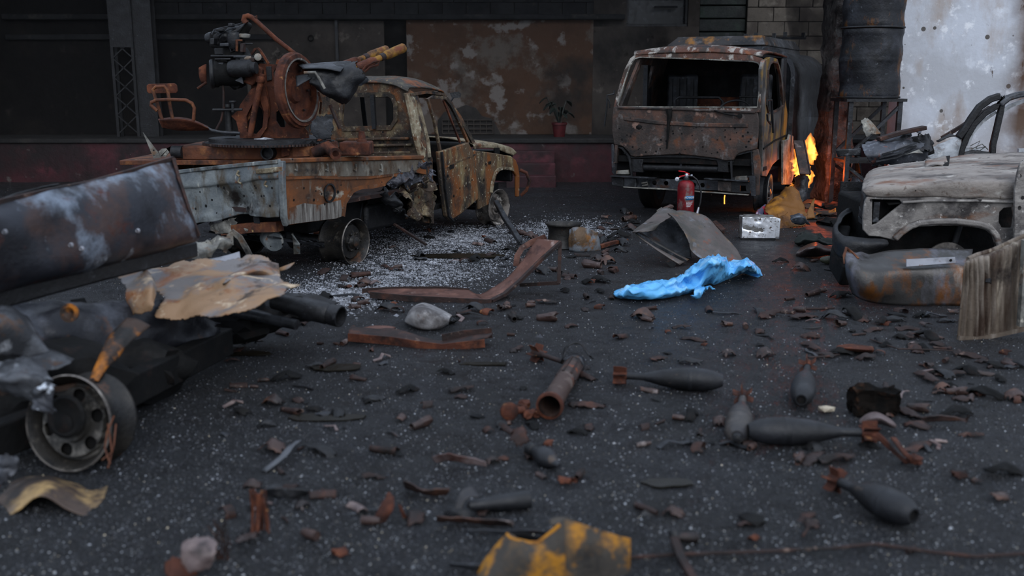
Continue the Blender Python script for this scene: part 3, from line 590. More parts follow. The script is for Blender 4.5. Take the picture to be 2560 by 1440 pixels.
wheel(pk, (3.08,.06,.215), (-.12,-1,0), .225, .2, M['wheel'], M['wheel'])
wheel(pk, (3.08,1.55,.215), (0,1,0), .225, .2, M['wheeldk'], M['wheeldk'])

# ------------------------------------------------------------------ twin gun on its mount in the bed
gun = T('twin_gun_mount', 'rusted twin-barrelled gun on its ring mount standing in the pickup bed', 'gun mount', (-2.6, 9.78, 1.02))
g = lambda pts, y=0: gun.Y(pts, y)
dk = g([(437,366),(800,361),(800,392),(437,400)], -.42)
zt, zb = dk[0].z, dk[3].z
deck = gun.part('deck_box', MB().b2((dk[0].x,-.42,zb),(dk[1].x,.42,zt)), M['rustor'], bevel=.012)
fl = g([(298,399),(730,393)], -.46)
gun.part('deck_flange', MB().b2((fl[0].x,-.46,zb-.045),(fl[1].x,.46,zb)), M['rustor'], bevel=.006)
tt = g([(492,352),(850,362)], -.3); cx = (g((690,355),0)).x
rg = gun.part('turntable', MB().lathe([(.0,zt),(.62,zt),(.62,zt+.02),(.58,zt+.03),(.58,zt+.06),(.0,zt+.06)], (cx-.05,0,0), (0,0,1), 48), M['soot'])
for k in range(60):
    a = math.pi*(1+k/60)+.03; gun.part('tooth', MB().box((cx-.05+.63*math.cos(a), .63*math.sin(a), zt+.012), (.016,.02,.02), Matrix.Rotation(a,3,'Z')), M['rustdk'], rg, smooth=0)
gun.part('lens_tube', MB().lathe([(.0,.04),(.05,.04),(.05,.1),(.062,.1),(.062,0),(.0,0)], g((676,381),-.42), (-.1,-1,0), 24), M['soot'], deck)
gun.part('cover_plate', MB().prism(g([(704,368),(727,367),(724,388),(705,392)], -.43), (0,-.02,0)), M['rust'], deck)
gun.part('patch_plate', MB().prism(g([(732,365),(775,363),(775,390),(732,392)], -.425), (0,-.012,0)), M['rustor'], deck)
# cheeks with openings
ck_out = [(607,345),(608,280),(628,225),(628,165),(640,158),(712,163),(716,200),(740,290),(770,330),(772,345)]
holes = [[(683,182),(688,172),(694,171),(699,180),(697,192),(691,197),(685,193)], [(632,285),(645,262),(656,275),(659,300),(655,322),(640,335),(622,333),(618,305)], [(690,280),(697,276),(708,290),(716,305),(712,318),(700,318),(690,302)]]
chk = gun.part('cheek_plate', MB().plate(g(ck_out,-.12), [g(h,-.12) for h in holes], (0,.03,0)), M['rust'], smooth=20)
gun.part('cheek_plate_far', MB().plate(g(ck_out,.25), [g(h,.25) for h in holes], (0,.03,0)), M['rustdk'], smooth=20)
gun.part('hatch_plate', MB().prism(g([(665,166),(679,166),(681,200),(668,203)],-.125), (0,-.012,0)), M['soot'], chk, bevel=.004)
gun.part('arc_rib', MB().path(g([(662,215),(668,240),(671,262),(670,290),(662,318),(650,335)],-.14), .03,.02, up=(0,1,0)), M['rust'], chk)
gun.part('web_plate', MB().prism(g([(578,290),(612,262),(626,262),(620,280),(590,302)],-.16), (0,.02,0)), M['rust'])
gun.part('tube_strut', MB().tube(g([(656,185),(650,215),(640,260),(625,340)],-.24), [.03,.03,.031,.027], 12), M['rust'])
gun.part('strut_collar', MB().lathe([(.036,0),(.042,.01),(.042,.05),(.036,.06)], g((651,207),-.24), (.1,0,1), 14), M['rust'])
gun.part('peak_bracket', MB().path(g([(629,137),(638,123),(646,121),(651,126),(672,160)],-.1), .02,.03, up=(0,1,0)), M['rust'])
gun.part('small_lug', MB().prism(g([(689,160),(692,147),(697,150),(699,145),(701,162)],-.1), (0,.04,0)), M['rust'])
# big ring wheel
rc = g((749,226),-.3); ra = V((.945,-.33,.06))
gun.part('ring_wheel', MB().lathe([(.335,-.06),(.35,-.05),(.35,-.01),(.335,0),(.33,.02),(.275,.02),(.27,0),(.275,-.03),(.27,-.06)], rc, ra, 56), M['rust'])
gun.part('ring_bead', MB().lathe([(.29,.02),(.295,.03),(.28,.03),(.275,.02)], rc, ra, 56), M['wheel'])
gun.part('ring_disc', MB().lathe([(.275,-.04),(.23,-.05),(.12,-.06),(.1,-.03),(0,-.03)], rc, ra, 40), M['rust'])
for k in range(6):
    a = k*math.pi/3; xx = ra.cross(V((0,0,1))).normalized(); yy = ra.cross(xx)
    gun.part('bolt', MB().lathe([(.012,0),(.012,.02),(0,.024)], rc+ra.normalized()*-.045+(xx*math.cos(a)+yy*math.sin(a))*.21, ra, 6), M['rustdk'])
# barrels
for nm, a, b, ya, yb, c1 in (('barrel', (836,172), (968,124), -.1, .35, (925,133)), ('barrel', (876,177), (1010,119), -.28, .17, (975,132))):
    A, B_ = g(a,ya), g(b,yb); d = (B_-A).normalized(); L_ = (B_-A).length
    br = gun.part(nm, MB().tube([A-d*.12, A, A+d*L_*.7], [.035,.034,.028], 14), M['barrelyel'])
    gun.part('muzzle_sleeve', MB().lathe([(.028,L_*.62),(.043,L_*.66),(.046,L_*.7),(.046,L_*.98),(.04,L_),(.03,L_),(.028,L_*.9),(0,L_*.9)], A, d, 20), M['barrelyel'], br)
    gun.part('barrel_collar', MB().lathe([(.03,L_*.55),(.036,L_*.56),(.036,L_*.62),(.03,L_*.63)], A, d, 14), M['rustdk'], br)
    gun.part('gas_tube', MB().lathe([(.04,L_*.1),(.042,L_*.12),(.042,L_*.4),(.03,L_*.45)], A, d, 14), M['rust'], br)
gun.part('charging_bracket', MB().tube(g([(905,178),(915,165),(935,155),(949,152),(945,162),(925,168),(912,180)],-.3), .012, 6), M['rust'])
# draped burnt shield
sh = [[g((745,162),-.25), g((800,158),-.25), g((866,154),-.2), g((893,152),-.15)], [g((765,172),-.42), g((805,172),-.42), g((852,178),-.42), g((898,166),-.35)], [g((770,200),-.46), g((810,208),-.47), g((858,212),-.46), g((912,190),-.35)], [g((775,205),-.45), g((812,230),-.45), g((862,240),-.44), g((900,212),-.3)], [g((800,232),-.4), g((830,244),-.4), g((862,262),-.36), g((890,228),-.25)]]
shp = gun.part('torn_shield', MB().sheet(sh, 30, 30, amp=.025, ns=7, jag=.06, seed=12), M['soot'], thick=.006, smooth=55)
gun.part('shield_top', MB().sheet([[g((744,161),-.2), g((800,157),-.2), g((868,153),-.15)],[g((757,172),-.48), g((806,172),-.5), g((852,179),-.5)]], 8, 12, amp=.008, seed=2), M['greydk'], thick=.008)
gun.part('shredded_edge', MB().sheet([[g((872,158),-.3), g((890,165),-.3), g((914,188),-.28)],[g((862,190),-.35), g((886,196),-.36), g((912,205),-.3)],[g((860,215),-.33), g((880,218),-.33), g((900,215),-.28)]], 16, 16, amp=.06, ns=11, jag=.2, seed=7), M['greydk'], thick=.004, smooth=60)
gun.part('hanging_flap', MB().sheet([[g((778,300),-.3),g((800,286),-.3),g((838,285),-.3)],[g((775,330),-.3),g((800,328),-.31),g((832,330),-.3)],[g((795,352),-.3),g((815,350),-.3),g((826,345),-.3)]], 14, 14, amp=.008, jag=.1, seed=5), M['greydk'], thick=.005)
gun.part('grey_lever', MB().tube(g([(760,182),(788,181),(798,196),(812,222)],-.52), .013, 8), M['ash'])
gun.part('support_leg', MB().tube(g([(825,262),(836,290),(850,322)],-.3), .016, 8), M['rustdk'])
gun.part('support_leg', MB().path(g([(796,230),(803,255),(800,285)],-.2), .03, .02), M['rustor'])
gun.part('shell_chute', MB().sheet([[g((740,190),-.43), g((770,185),-.43)],[g((742,218),-.5), g((780,196),-.46)]], 6, 8, amp=.01), M['greydk'], thick=.006)
# sight head, drums and cables
gun.part('sight_body', MB().prism(g([(522,82),(538,72),(580,64),(612,52),(620,60),(605,88),(585,100),(580,120),(548,124),(522,118)],-.1), (0,.2,0)), M['black'], bevel=.02)
gun.part('sight_column', MB().prism(g([(556,118),(600,116),(612,135),(640,140),(648,158),(628,172),(604,168),(575,162),(556,140)],-.16), (0,.26,0)), M['black'], bevel=.015)
gun.part('gear_case', MB().blob(g((590,200),-.12), .075, 3, .5, 2.4, (1.3,.9,1.1), 6), M['black'], smooth=30)
gun.part('gear_case', MB().blob(g((612,150),-.2), .045, 2, .5, 2.4, (1.4,.9,.9), 2), M['soot'], smooth=30)
gun.part('trunnion_block', MB().prism(g([(608,168),(640,160),(655,172),(655,190),(630,215),(606,205)],-.2), (0,.2,0)), M['rust'], bevel=.012)
gun.part('sight_cover', MB().sheet([[g((528,84),-.13),g((570,68),-.13),g((612,54),-.13)],[g((545,90),-.16),g((580,80),-.17),g((608,62),-.15)],[g((535,112),-.14),g((570,105),-.15),g((596,84),-.13)]], 14, 16, amp=.03, ns=9, jag=.1, seed=3), M['soot'], thick=.005, smooth=60)
for k, (px, py, w_, h_, m_) in enumerate([(548,75,18,6,'greydk'),(575,62,10,8,'soot'),(530,104,10,16,'soot'),(560,112,22,8,'greydk'),(598,142,30,5,'greydk'),(556,148,40,4,'soot'),(628,150,14,10,'rustdk'),(585,182,20,14,'soot'),(545,160,26,6,'greydk'),(604,120,8,22,'rustdk')]):
    gun.part('fitting_block', MB().prism(g([(px-w_/2,py-h_/2),(px+w_/2,py-h_/2-1),(px+w_/2,py+h_/2),(px-w_/2,py+h_/2)],-.24), (0,.1,0)), M[m_], bevel=.006)
gun.part('outer_cheek', MB().plate(g([(600,262),(628,222),(640,218),(662,215),(672,262),(668,318),(650,345),(600,345),(590,300)],-.17), [g([(616,290),(630,262),(650,250),(660,280),(656,318),(640,336),(618,330)],-.17)], (0,.02,0)), M['rust'], smooth=20)
gun.part('dark_backing', MB().prism(g([(604,345),(610,260),(630,215),(700,215),(715,345)],.1), (0,.02,0)), M['black'])
gun.part('ring_rivet', MB().lathe([(.012,0),(.012,.02),(0,.024)], g((703,170),-.14), (0,-1,0), 8), M['rustdk'])
gun.part('sight_lens', MB().lathe([(0,0),(.045,0),(.055,.03),(.055,.14),(.04,.16),(0,.16)], g((518,96),-.02), (1,-.3,.1), 18), M['soot'])
gun.part('sight_motor', MB().lathe([(0,0),(.05,0),(.06,.02),(.06,.13),(.045,.15),(0,.15)], g((586,120),-.14), (.05,-.2,1), 18), M['soot'])
gun.part('sight_pan', MB().lathe([(0,0),(.075,0),(.08,.012),(.08,.028),(.07,.03),(0,.03)], g((604,92),-.1), (.1,-.1,1), 24), M['ash'])
gun.part('sight_pin', MB().tube(g([(592,100),(592,128)],-.2), .012, 8).tube(g([(584,101),(606,101)],-.2), .009, 8), M['rustor'])
gun.part('sight_arm', MB().tube(g([(596,120),(610,110),(632,110)],-.15), .01, 6), M['soot'])
gun.part('sight_base', MB().b2(g((526,143),-.22), g((622,137),-.22)+V((0,.34,0))).b2(g((536,137),-.12), g((560,120),-.12)+V((0,.2,0))).b2(g((588,152),-.2), g((650,142),-.2)+V((0,.25,0))), M['soot'], bevel=.008)
gun.part('drive_drum', MB().lathe([(0,-.02),(.09,-.02),(.115,0),(.125,.02),(.125,.05),(.11,.07),(.11,.26),(.09,.3),(0,.3)], g((530,185),-.2), (1,.25,0), 30), M['black'])
gun.part('drum_rim', MB().lathe([(.125,0),(.135,.01),(.135,.03),(.125,.04)], g((525,185),-.21), (1,.25,0), 30), M['soot'])
gun.part('drive_housing', MB().lathe([(0,0),(.07,0),(.08,.03),(.08,.2),(.055,.22),(.055,.26),(0,.26)], g((575,172),-.25), (1,-.15,.03), 22), M['soot'])
gun.part('end_cap', MB().lathe([(0,0),(.04,0),(.045,.01),(.03,.035),(.018,.04),(.018,.055),(0,.055)], g((622,172),-.27), (1,-.35,0), 18), M['rust'])
gun.part('drum_bracket', MB().sheet([[g((497,170),-.1),g((510,162),-.1),g((516,160),-.1)],[g((498,190),-.12),g((508,192),-.12),g((516,195),-.1)],[g((504,208),-.1),g((512,208),-.1),g((518,212),-.1)]], 6, 6), M['rust'], thick=.01)
gun.part('lower_bracket', MB().prism(g([(575,190),(600,186),(606,195),(608,210),(600,206),(585,200)],-.24), (0,.03,0)), M['grey'])
gun.part('handle', MB().tube(g([(494,221),(516,206)],-.16), .012, 8), M['rust'])
gun.part('post', MB().tube(g([(556,205),(559,230),(559,270),(553,300),(540,325)],-.2), .011, 8), M['rustdk'])
gun.part('pedestal', MB().lathe([(.06,0),(.06,.03),(.035,.05),(.03,.25),(.05,.27),(.05,.3)], g((574,340),-.15), (0,0,1), 16), M['soot'])
gun.part('handwheel', MB().tube(g([(532,275),(606,274)],-.22), .012, 8).tube(g([(582,254),(582,280)],-.22), .014, 8).lathe([(.03,0),(.035,.01),(.03,.02)], g((582,257),-.22), (0,0,1), 14), M['soot'])
for pts in ([(530,86),(535,74),(560,68),(600,60)], [(572,96),(590,80),(606,66),(612,58)], [(576,104),(574,118),(578,130),(586,126),(582,108)], [(545,90),(565,76),(590,70)]): gun.part('cable', MB().tube(g(pts,-.17), .006, 6), M['greydk'])
gun.part('fitting', MB().lathe([(0,0),(.03,0),(.035,.02),(.02,.03),(0,.03)], g((646,143),-.2), (0,-1,.1), 14).lathe([(0,0),(.02,0),(.02,.06),(0,.06)], g((612,146),-.22), (1,0,.05), 10), M['ash'])
gun.part('lifting_arm', MB().tube(g([(616,58),(610,50),(612,42),(620,40),(630,44),(640,52),(690,98),(737,134)],-.1), [.03,.03,.028,.026,.024,.022,.022,.02], 12), M['rust'])
gun.part('arm_knob', MB().tube(g([(628,45),(641,44)],-.1), .016, 10).tube(g([(641,38),(642,48)],-.1), .007, 6), M['rust'])
# gunner's seat
seat = gun.part('seat_pan', MB().sheet([[g((395,298),-.05),g((440,293),-.05),g((480,299),-.05),g((520,316),-.05)],[g((405,318),-.25),g((440,325),-.3),g((480,326),-.28),g((525,325),-.2)],[g((398,300),-.4),g((440,297),-.45),g((480,303),-.42),g((520,320),-.3)]], 12, 16), M['rust'], thick=.008, smooth=60)
gun.part('backrest', MB().prism(g([(366,214),(371,210),(436,208),(442,213),(444,228),(440,233),(372,234),(367,229)],-.1), (0,.015,0)), M['rust'], bevel=.005)
gun.part('back_tube', MB().tube(g([(413,318),(402,290),(392,255),(382,224),(390,217),(411,216),(419,225),(424,260),(432,300),(444,322)],-.2), .0165, 10), M['rustor'])
gun.part('arm_hoop', MB().tube(g([(393,277),(377,263),(378,256),(392,250),(424,249),(464,250),(480,258),(486,270),(484,298),(476,320)],-.26), .0165, 10), M['rustor'])
gun.part('seat_bracket', MB().tube(g([(509,316),(530,326),(556,331),(600,333)],-.24), .014, 8), M['greydk'])
fin = g([(357,331),(383,342),(426,366),(402,394),(384,396)],-.44)
gun.part('grey_fin', MB().plate(fin, [g([(396,379),(404,372),(416,371),(423,380),(414,392),(402,390)],-.44)], (0,.01,0)), M['ash'])
gun.part('fin_boss', MB().lathe([(0,0),(.06,0),(.06,.1),(0,.1)], g((432,380),-.4), (1,-.1,0), 18), M['soot'])
gun.part('elbow_pipe', MB().tube([*g([(783,383),(800,375),(818,368)],-.44), g((838,382),-.5)], [.05,.055,.06,.05], 14).lathe([(.045,0),(.055,.0),(.055,.03),(.03,.03),(.03,0)], g((838,383),-.52), (.3,-1,-.1), 18), M['rust'])
gun.part('pipe_flange', MB().prism(g([(800,372),(828,355),(842,352),(846,374),(828,392),(804,392)],-.42), (0,.04,0)), M['rust'], bevel=.01)
bx = g([(848,358),(923,356),(923,386),(848,390)],-.3)
gun.part('ammo_box', MB().b2(bx[3],bx[1]+V((0,.3,0))), M['rust'], bevel=.015)
gun.part('box_spout', MB().lathe([(.05,0),(.045,.03),(.035,.04),(.035,.07),(.03,.08),(.03,.11),(0,.11)], g((905,357),-.18), (0,0,1), 16), M['rust'])
gun.part('ash_pile', MB().blob(g((660,352),-.3), .05, 2, .5, 3, (2,1,.6), 3).blob(g((622,358),-.35), .03, 2, .5, 3, (2,1,.6), 5), M['ashwhite'], smooth=25)
for k in range(14): gun.part('burnt_fragment', MB().blob(g((690+k*11,354+RD.uniform(-4,5)),-.3+RD.uniform(-.1,.1)), RD.uniform(.015,.04), 1, .6, 3, (1.6,1,.8), k), M[RD.choice(['rust','soot','rustdk'])], smooth=20)
# ------------------------------------------------------------------ cab-over truck with tank
tk = T('burning_truck', 'burnt-out cab-over tanker truck, bullet-riddled, with fire at its rear wheel', 'truck', (3.072, 12.5, 0), -25)
M['trk'] = mat('burnt_truck_front', '3f3530', [('5b4034',4.5,.5,.62),('6b6562',9,.57,.67,(1,1,.6)),('653a20',3.5,.57,.66),('201c1a',2.6,.46,.62),('85695c',5,.62,.7)], rough=.62, dots=(13,.15,'040404',.35), bump=.3)
M['trkroof'] = mat('burnt_truck_roof', '523224', [('9a948c',4.5,.52,.58,(1.6,.5,1)),('33271f',4,.5,.6,(1.5,.6,1)),('73401e',6,.58,.68),('1c1817',3,.55,.66)], rough=.65, bump=.25)
M['trkdoor'] = mat('burnt_truck_door', '4c4a48', [('8a6a2a',3.2,.5,.6,(1,1,.4)),('777470',4,.55,.64,(1,1,.5)),('8a4a1c',5,.58,.66,(1,1,.5)),('1c1b1b',2.2,.5,.63)], rough=.55, dots=(9,.1,'050505',.6))
M['tank'] = mat('sooty_tank_steel', '17181b', [('2b2d32',2.2,.5,.62),('0c0c0e',1.8,.5,.66),('4c5058',3,.62,.72,(1,.6,1))], rough=.42, metal=.35, spec=.5, bump=.12)
M['hatch'] = mat('scorched_hatch_steel', '33302f', [('8a5d24',3,.54,.62,(1,.6,1)),('5c5b5c',5,.52,.64),('1a1a1b',2.5,.5,.64)], rough=.5, metal=.3)
F_ = lambda pts, y=0.0: tk.Y(pts, y)
pn = (0, 1, -.36)                                    # the raked upper front: y grows with z
def W_(pts): return tk.pl(pts, (0, 0, 1.42), (0, 1, -.30))
fp = [(1533,267),(1540,266),(1720,270),(1893,277),(1897,300),(1895,345),(1892,372),(1880,376),(1866,378),(1848,384),(1840,390),(1834,401),(1812,402),(1790,396),(1700,386),(1612,390),(1588,393),(1576,390),(1570,380),(1556,366),(1534,361),(1529,330),(1530,290)]
front = tk.part('front_panel', MB().prism(F_(fp,.0), (0,.04,0)), M['trk'], bevel=.012)
tk.part('panel_ridge', MB().path(F_([(1560,296),(1640,306),(1740,312),(1870,314)], -.005), .02, .05), M['trk'], front, bevel=.008)
tk.part('cowl_ridge', MB().path(F_([(1545,269),(1720,274),(1888,281)], -.005), .03, .03), M['trk'], front, bevel=.008)
hr_ = random.Random(5)
for k in range(46):
    q_ = F_((hr_.uniform(1545,1885), hr_.uniform(318,384)), -.004); tk.part('bullet_hole', MB().lathe([(0,.0),(hr_.uniform(.006,.015),.0)], q_, (0,-1,0), 8), M['black'], front)
tk.part('molten_drip', MB().tube(F_([(1672,272),(1674,290),(1671,310),(1669,345),(1667,372)], -.02), [.045,.035,.02,.014,.01], 8), M['black'], front)
tk.part('wiper', MB().tube([*F_([(1786,276),(1815,285),(1852,291)], -.03)], .011, 6).lathe([(0,0),(.03,0),(.03,.03),(0,.03)], F_((1850,290),-.01), (0,-1,0), 12), M['black'], front)
tk.part('dent_hole', MB().blob(F_((1598,318),-.0), .035, 1, .3, 2, (1.4,.3,1)), M['black'], front)
out = [(1533,268),(1542,232),(1560,175),(1575,146),(1592,133),(1625,127),(1720,125),(1800,129),(1880,138),(1904,146),(1908,170),(1903,220),(1899,281)]
inn = [(1893,268),(1899,220),(1900,166),(1896,158),(1884,154),(1780,149),(1680,145),(1600,143),(1587,147),(1576,163),(1563,200),(1545,262),(1548,267)]
tk.part('windscreen_frame', MB().plate(W_(out)+[V((-.02,0,1.40)),V((-1.0,0,1.41)),V((-1.86,0,1.43))][:0], [W_(inn+[(1720,270)])], (0,.07,0)), M['trkroof'], smooth=30, bevel=.01)
tk.part('windscreen_seal', MB().path(W_(inn), .015, .025, up=(0,1,0), closed=True), M['ash'])
yr = .22
rr = [[V((-1.72,yr-.02,2.10)),V((-1.2,yr-.02,2.125)),V((-.6,yr-.02,2.12)),V((-.05,yr-.02,2.07))],[V((-1.74,yr+.1,2.15)),V((-1.2,yr+.1,2.2)),V((-.6,yr+.1,2.19)),V((-.03,yr+.1,2.11))],[V((-1.76,.8,2.15)),V((-1.2,.8,2.22)),V((-.6,.8,2.21)),V((0,.8,2.12))],[V((-1.76,1.65,2.12)),V((-1.2,1.65,2.19)),V((-.6,1.65,2.18)),V((0,1.65,2.09))]]
tk.part('roof', MB().sheet(rr, 18, 24, amp=.006, seed=2), M['trkroof'], thick=.02, smooth=60)
SX = lambda pts, x=.02: tk.X(pts, x)
do = [(1906,172),(1911,152),(1926,142),(1944,147),(1953,175),(1962,230),(1969,284),(1968,349),(1962,372),(1957,396),(1945,400),(1932,412),(1922,432),(1917,441),(1905,440),(1907,400),(1905,300)]
wi = [(1916,262),(1920,175),(1924,160),(1931,154),(1943,158),(1950,190),(1957,262),(1950,272),(1934,280),(1920,281)]
door = tk.part('door', MB().plate(SX(do,.0), [SX(wi,.0)], (-.05,0,0)), M['trkdoor'], smooth=25, bevel=.008)
tk.part('window_channel', MB().path(SX(wi,.005), .02,.03, up=(1,0,0), closed=True), M['trk'], door)
tk.part('quarter_post', MB().beam(SX((1942,160),-.02), SX((1949,272),-.02), .03, .03), M['black'], door)
tk.part('door_crease', MB().path(SX([(1908,372),(1935,352),(1966,338)],.005), .02, .02), M['black'], door)
tk.part('door_corner_gap', MB().prism(SX([(1909,418),(1916,415),(1917,424),(1908,428)],.004), (.005,0,0)), M['black'], door)
tk.part('cab_corner_rear', MB().b2((-.06,1.42,.9),(-.0,1.7,2.08)), M['soot'], bevel=.03)
tk.part('cab_side_far', MB().plate([V((-1.9,.0,.7)),V((-1.86,.02,1.42)),V((-1.66,.25,2.1)),V((-1.7,1.65,2.1)),V((-1.9,1.65,1.4)),V((-1.9,1.65,.7))], [[V((-1.85,.2,1.42)),V((-1.72,.42,1.98)),V((-1.73,1.0,1.98)),V((-1.85,1.0,1.42))]], (.04,0,0)), M['trk'])
tk.part('far_pillar', MB().b2((-1.82,.95,1.3),(-1.76,1.15,2.05)), M['soot'])
bw_ = [V((-1.88,1.62,.6)),V((-1.88,1.62,1.5)),V((-1.72,1.62,2.1)),V((-.03,1.62,2.08)),V((-.0,1.62,1.5)),V((-.0,1.62,.6))]
tk.part('cab_back_wall', MB().prism(bw_, (0,.04,0)), M['black'])
tk.part('cab_back_panel', MB().b2((-1.6,1.58,1.35),(-.25,1.62,1.55)), M['rust'], bevel=.02)
tk.part('cab_floor', MB().b2((-1.85,.05,.72),(-.02,1.62,.8)), M['black'])
tk.part('dashboard', MB().b2((-1.8,.05,1.15),(-.06,.3,1.33)), M['black'], bevel=.04)
for xx in (-1.38, -.35): 
    s_ = tk.part('seat_back', MB().b2((xx-.22,1.35,1.1),(xx+.22,1.42,1.86)), M['greydk'], bevel=.05)
    for k in range(4): tk.part('seat_rib', MB().b2((xx-.17+k*.1,1.33,1.15),(xx-.13+k*.1,1.36,1.8)), M['soot'], s_)
tk.part('seat_frame', MB().tube([(-1.35,1.0,1.2),(-1.35,.95,1.52),(-1.3,.95,1.55),(-.75,.95,1.55),(-.7,.95,1.5),(-.7,1.0,1.2)], .02, 8), M['soot'])
tk.part('seat_frame', MB().tube([(-.5,1.05,1.3),(-.48,1.0,1.56),(-.1,1.0,1.56),(-.08,1.05,1.3)], .015, 8), M['soot'])
tk.part('bench_bar', MB().b2((-1.7,.8,1.34),(-.1,.84,1.40)), M['rust'])
sw = V((-.42,.42,1.40))
tk.part('steering_wheel', MB().tube([sw+V((.2*math.cos(a), .14*math.sin(a), .12*math.sin(a)-.0)) for a in [2*math.pi*k/32 for k in range(32)]], .013, 8, closed=True).tube([sw+V((-.2,0,0)), sw, sw+V((.2,0,0))], .01, 6).tube([sw, sw+V((0,-.15,-.3))], .02, 6), M['soot'])
# lower front: corner strips, lamp openings, radiator, beams, bumper
tk.part('corner_strip', MB().prism(F_([(1895,372),(1880,376),(1884,420),(1886,489),(1897,488),(1901,400)], .01), (0,.03,0)), M['trk'], bevel=.006)
tk.part('corner_strip', MB().prism(F_([(1534,361),(1528,361),(1529,430),(1536,440),(1538,400)], .01), (0,.03,0)), M['greydk'], bevel=.006)
for k, pts in enumerate(([(1828,400),(1842,386),(1880,378),(1883,440),(1830,446)], [(1540,366),(1556,370),(1574,392),(1580,440),(1540,436)])):
    c_ = F_(pts, .03); lo = tk.part('lamp_housing', MB().path(c_, .03, .03, up=(0,1,0), closed=True), M['soot'])
    tk.part('lamp_recess', MB().prism(F_(pts,.16), (0,.02,0)), M['black'], lo)
tk.part('radiator', MB().b2((-1.7,.36,.5),(-.2,.42,.88)), M['black'])
tk.part('cross_tube', MB().tube(F_([(1590,418),(1700,420),(1800,423)], .12), .05, 12), M['soot'])
tk.part('lower_valance', MB().path(F_([(1570,393),(1650,390),(1740,391),(1835,403)], .06), .06, .03), M['soot'])
tk.part('hanging_post', MB().beam(F_((1703,392),.1), F_((1703,425),.1), .035, .03), M['greydk'])
for px in (1591, 1806):
    b_ = tk.part('bracket', MB().prism(F_([(px-18,396),(px+18,398),(px+14,412),(px+16,432),(px-14,430),(px-12,412)], .04), (0,.1,0)), M['soot'], bevel=.01)
bt = [(1528,441),(1570,443),(1788,450),(1876,453)]
tk.part('bumper_top_flange', MB().path(F_([(1527,440),(1580,442),(1640,445)], -.03), .1, .012), M['greydk'])
tk.part('bumper_top_flange', MB().path(F_([(1762,446),(1830,450),(1872,453)], -.03), .1, .012), M['greydk'])
bh_ = [[(x+6*math.cos(a), y+6*math.sin(a)) for a in [2*math.pi*k/10 for k in range(10)]] for x, y in ((1636,457),(1665,458),(1734,462),(1756,463))]
bp = tk.part('bumper_beam', MB().plate(F_([(1566,444),(1800,452),(1800,476),(1566,468)], .05), [F_(h,.05) for h in bh_], (0,.02,0)), M['greydk'], smooth=20)
tk.part('bumper_end', MB().prism(F_([(1528,442),(1558,444),(1560,468),(1529,464)],-.02), (0,.03,0)), M['soot'], bevel=.006)
tk.part('bumper_end', MB().prism(F_([(1560,444),(1590,446),(1590,468),(1560,468)],-.03), (0,.03,0)), M['greydk'], bevel=.006)
tk.part('bumper_end', MB().prism(F_([(1794,452),(1828,454),(1828,480),(1794,477)],-.03), (0,.03,0)), M['trk'], bevel=.006)
tk.part('bumper_end', MB().plate(F_([(1828,454),(1876,456),(1876,484),(1828,480)],-.02), [F_([(1850,464),(1864,464),(1866,478),(1850,478)],-.02)], (0,.03,0)), M['soot'], smooth=20)
tk.part('bumper_lower_edge', MB().path(F_([(1560,467),(1650,472),(1740,478),(1872,487)], -.02), .06, .012), M['ash'])
tk.part('tow_hook', MB().tube(F_([(1604,458),(1618,456),(1620,462),(1606,464)],.0), .012, 8), M['ash'])
for px, py in ((1555,431),(1852,446)):
    tk.part('foot_step', MB().prism(F_([(px-14,py-4),(px+14,py-6),(px+16,py+5),(px-16,py+4)],-.01), (0,.06,0)), M['ash'], bevel=.004)
tk.part('bumper_side', MB().prism(F_([(1872,440),(1888,440),(1889,490),(1878,489)],-.02), (0,.02,0)), M['greydk'])
# flank behind the cab, mirrors, step plate
tk.part('step_plate', MB().prism(SX([(1958,352),(1972,348),(1975,336),(1984,340),(1985,440),(1978,462),(1958,461)], .06), (-.03,0,0)), M['ash'], bevel=.006)
tk.part('mirror_bracket', MB().tube(SX([(1919,250),(1929,250),(1931,285),(1933,332)], .14), .013, 6).tube(SX([(1918,285),(1919,300),(1926,310),(1930,300),(1929,255)], .12), .013, 6), M['soot'])
tk.part('mirror_bracket', MB().tube([tk.w(1536,226,13.4),tk.w(1535,235,13.4),tk.w(1518,238,13.4),tk.w(1517,270,13.4),tk.w(1511,316,13.4)], .014, 6).tube([tk.w(1517,242,13.4),tk.w(1524,255,13.4),tk.w(1524,270,13.4)], .012, 6), M['soot'])
# tank
xl, xr, zt, zb = -1.85, .02, 2.2, .62
prof = []
for cx, cz, a0 in ((xr-.38, zt-.38, 0), (xl+.38, zt-.38, 90), (xl+.2, zb+.2, 180), (xr-.2, zb+.2, 270)):
    r_ = .38 if a0 < 180 else .2
    prof += [(cx+r_*math.cos(math.radians(a0+d)), cz+r_*math.sin(math.radians(a0+d))) for d in range(0, 91, 10)]
tank = tk.part('tank', MB().rings([[V((x,y,z)) for x, z in prof] for y in (2.0,2.05,3.0,4.0,5.15,5.2)]), M['tank'], smooth=35)
tk.part('tank_front_rim', MB().path([V((x*1.0+.02*(1 if x > -.9 else -1), 1.97, z+.015)) for x, z in prof], .06, .03, up=(0,1,0), closed=True), M['greydk'], tank)
for y in (): tk.part('tank_band', MB().path([V((x+.008*(1 if x > -.9 else -1), y, z+.008)) for x, z in prof], .05, .015, up=(0,1,0), closed=True), M['tank'], tank)
def hx(z, inset, y0, y1): return [V((-1.83+inset,y0,z)),V((-.44-inset*.6,y0,z)),V((-.40-inset*.6,y1,z)),V((-1.83+inset,y1,z))]
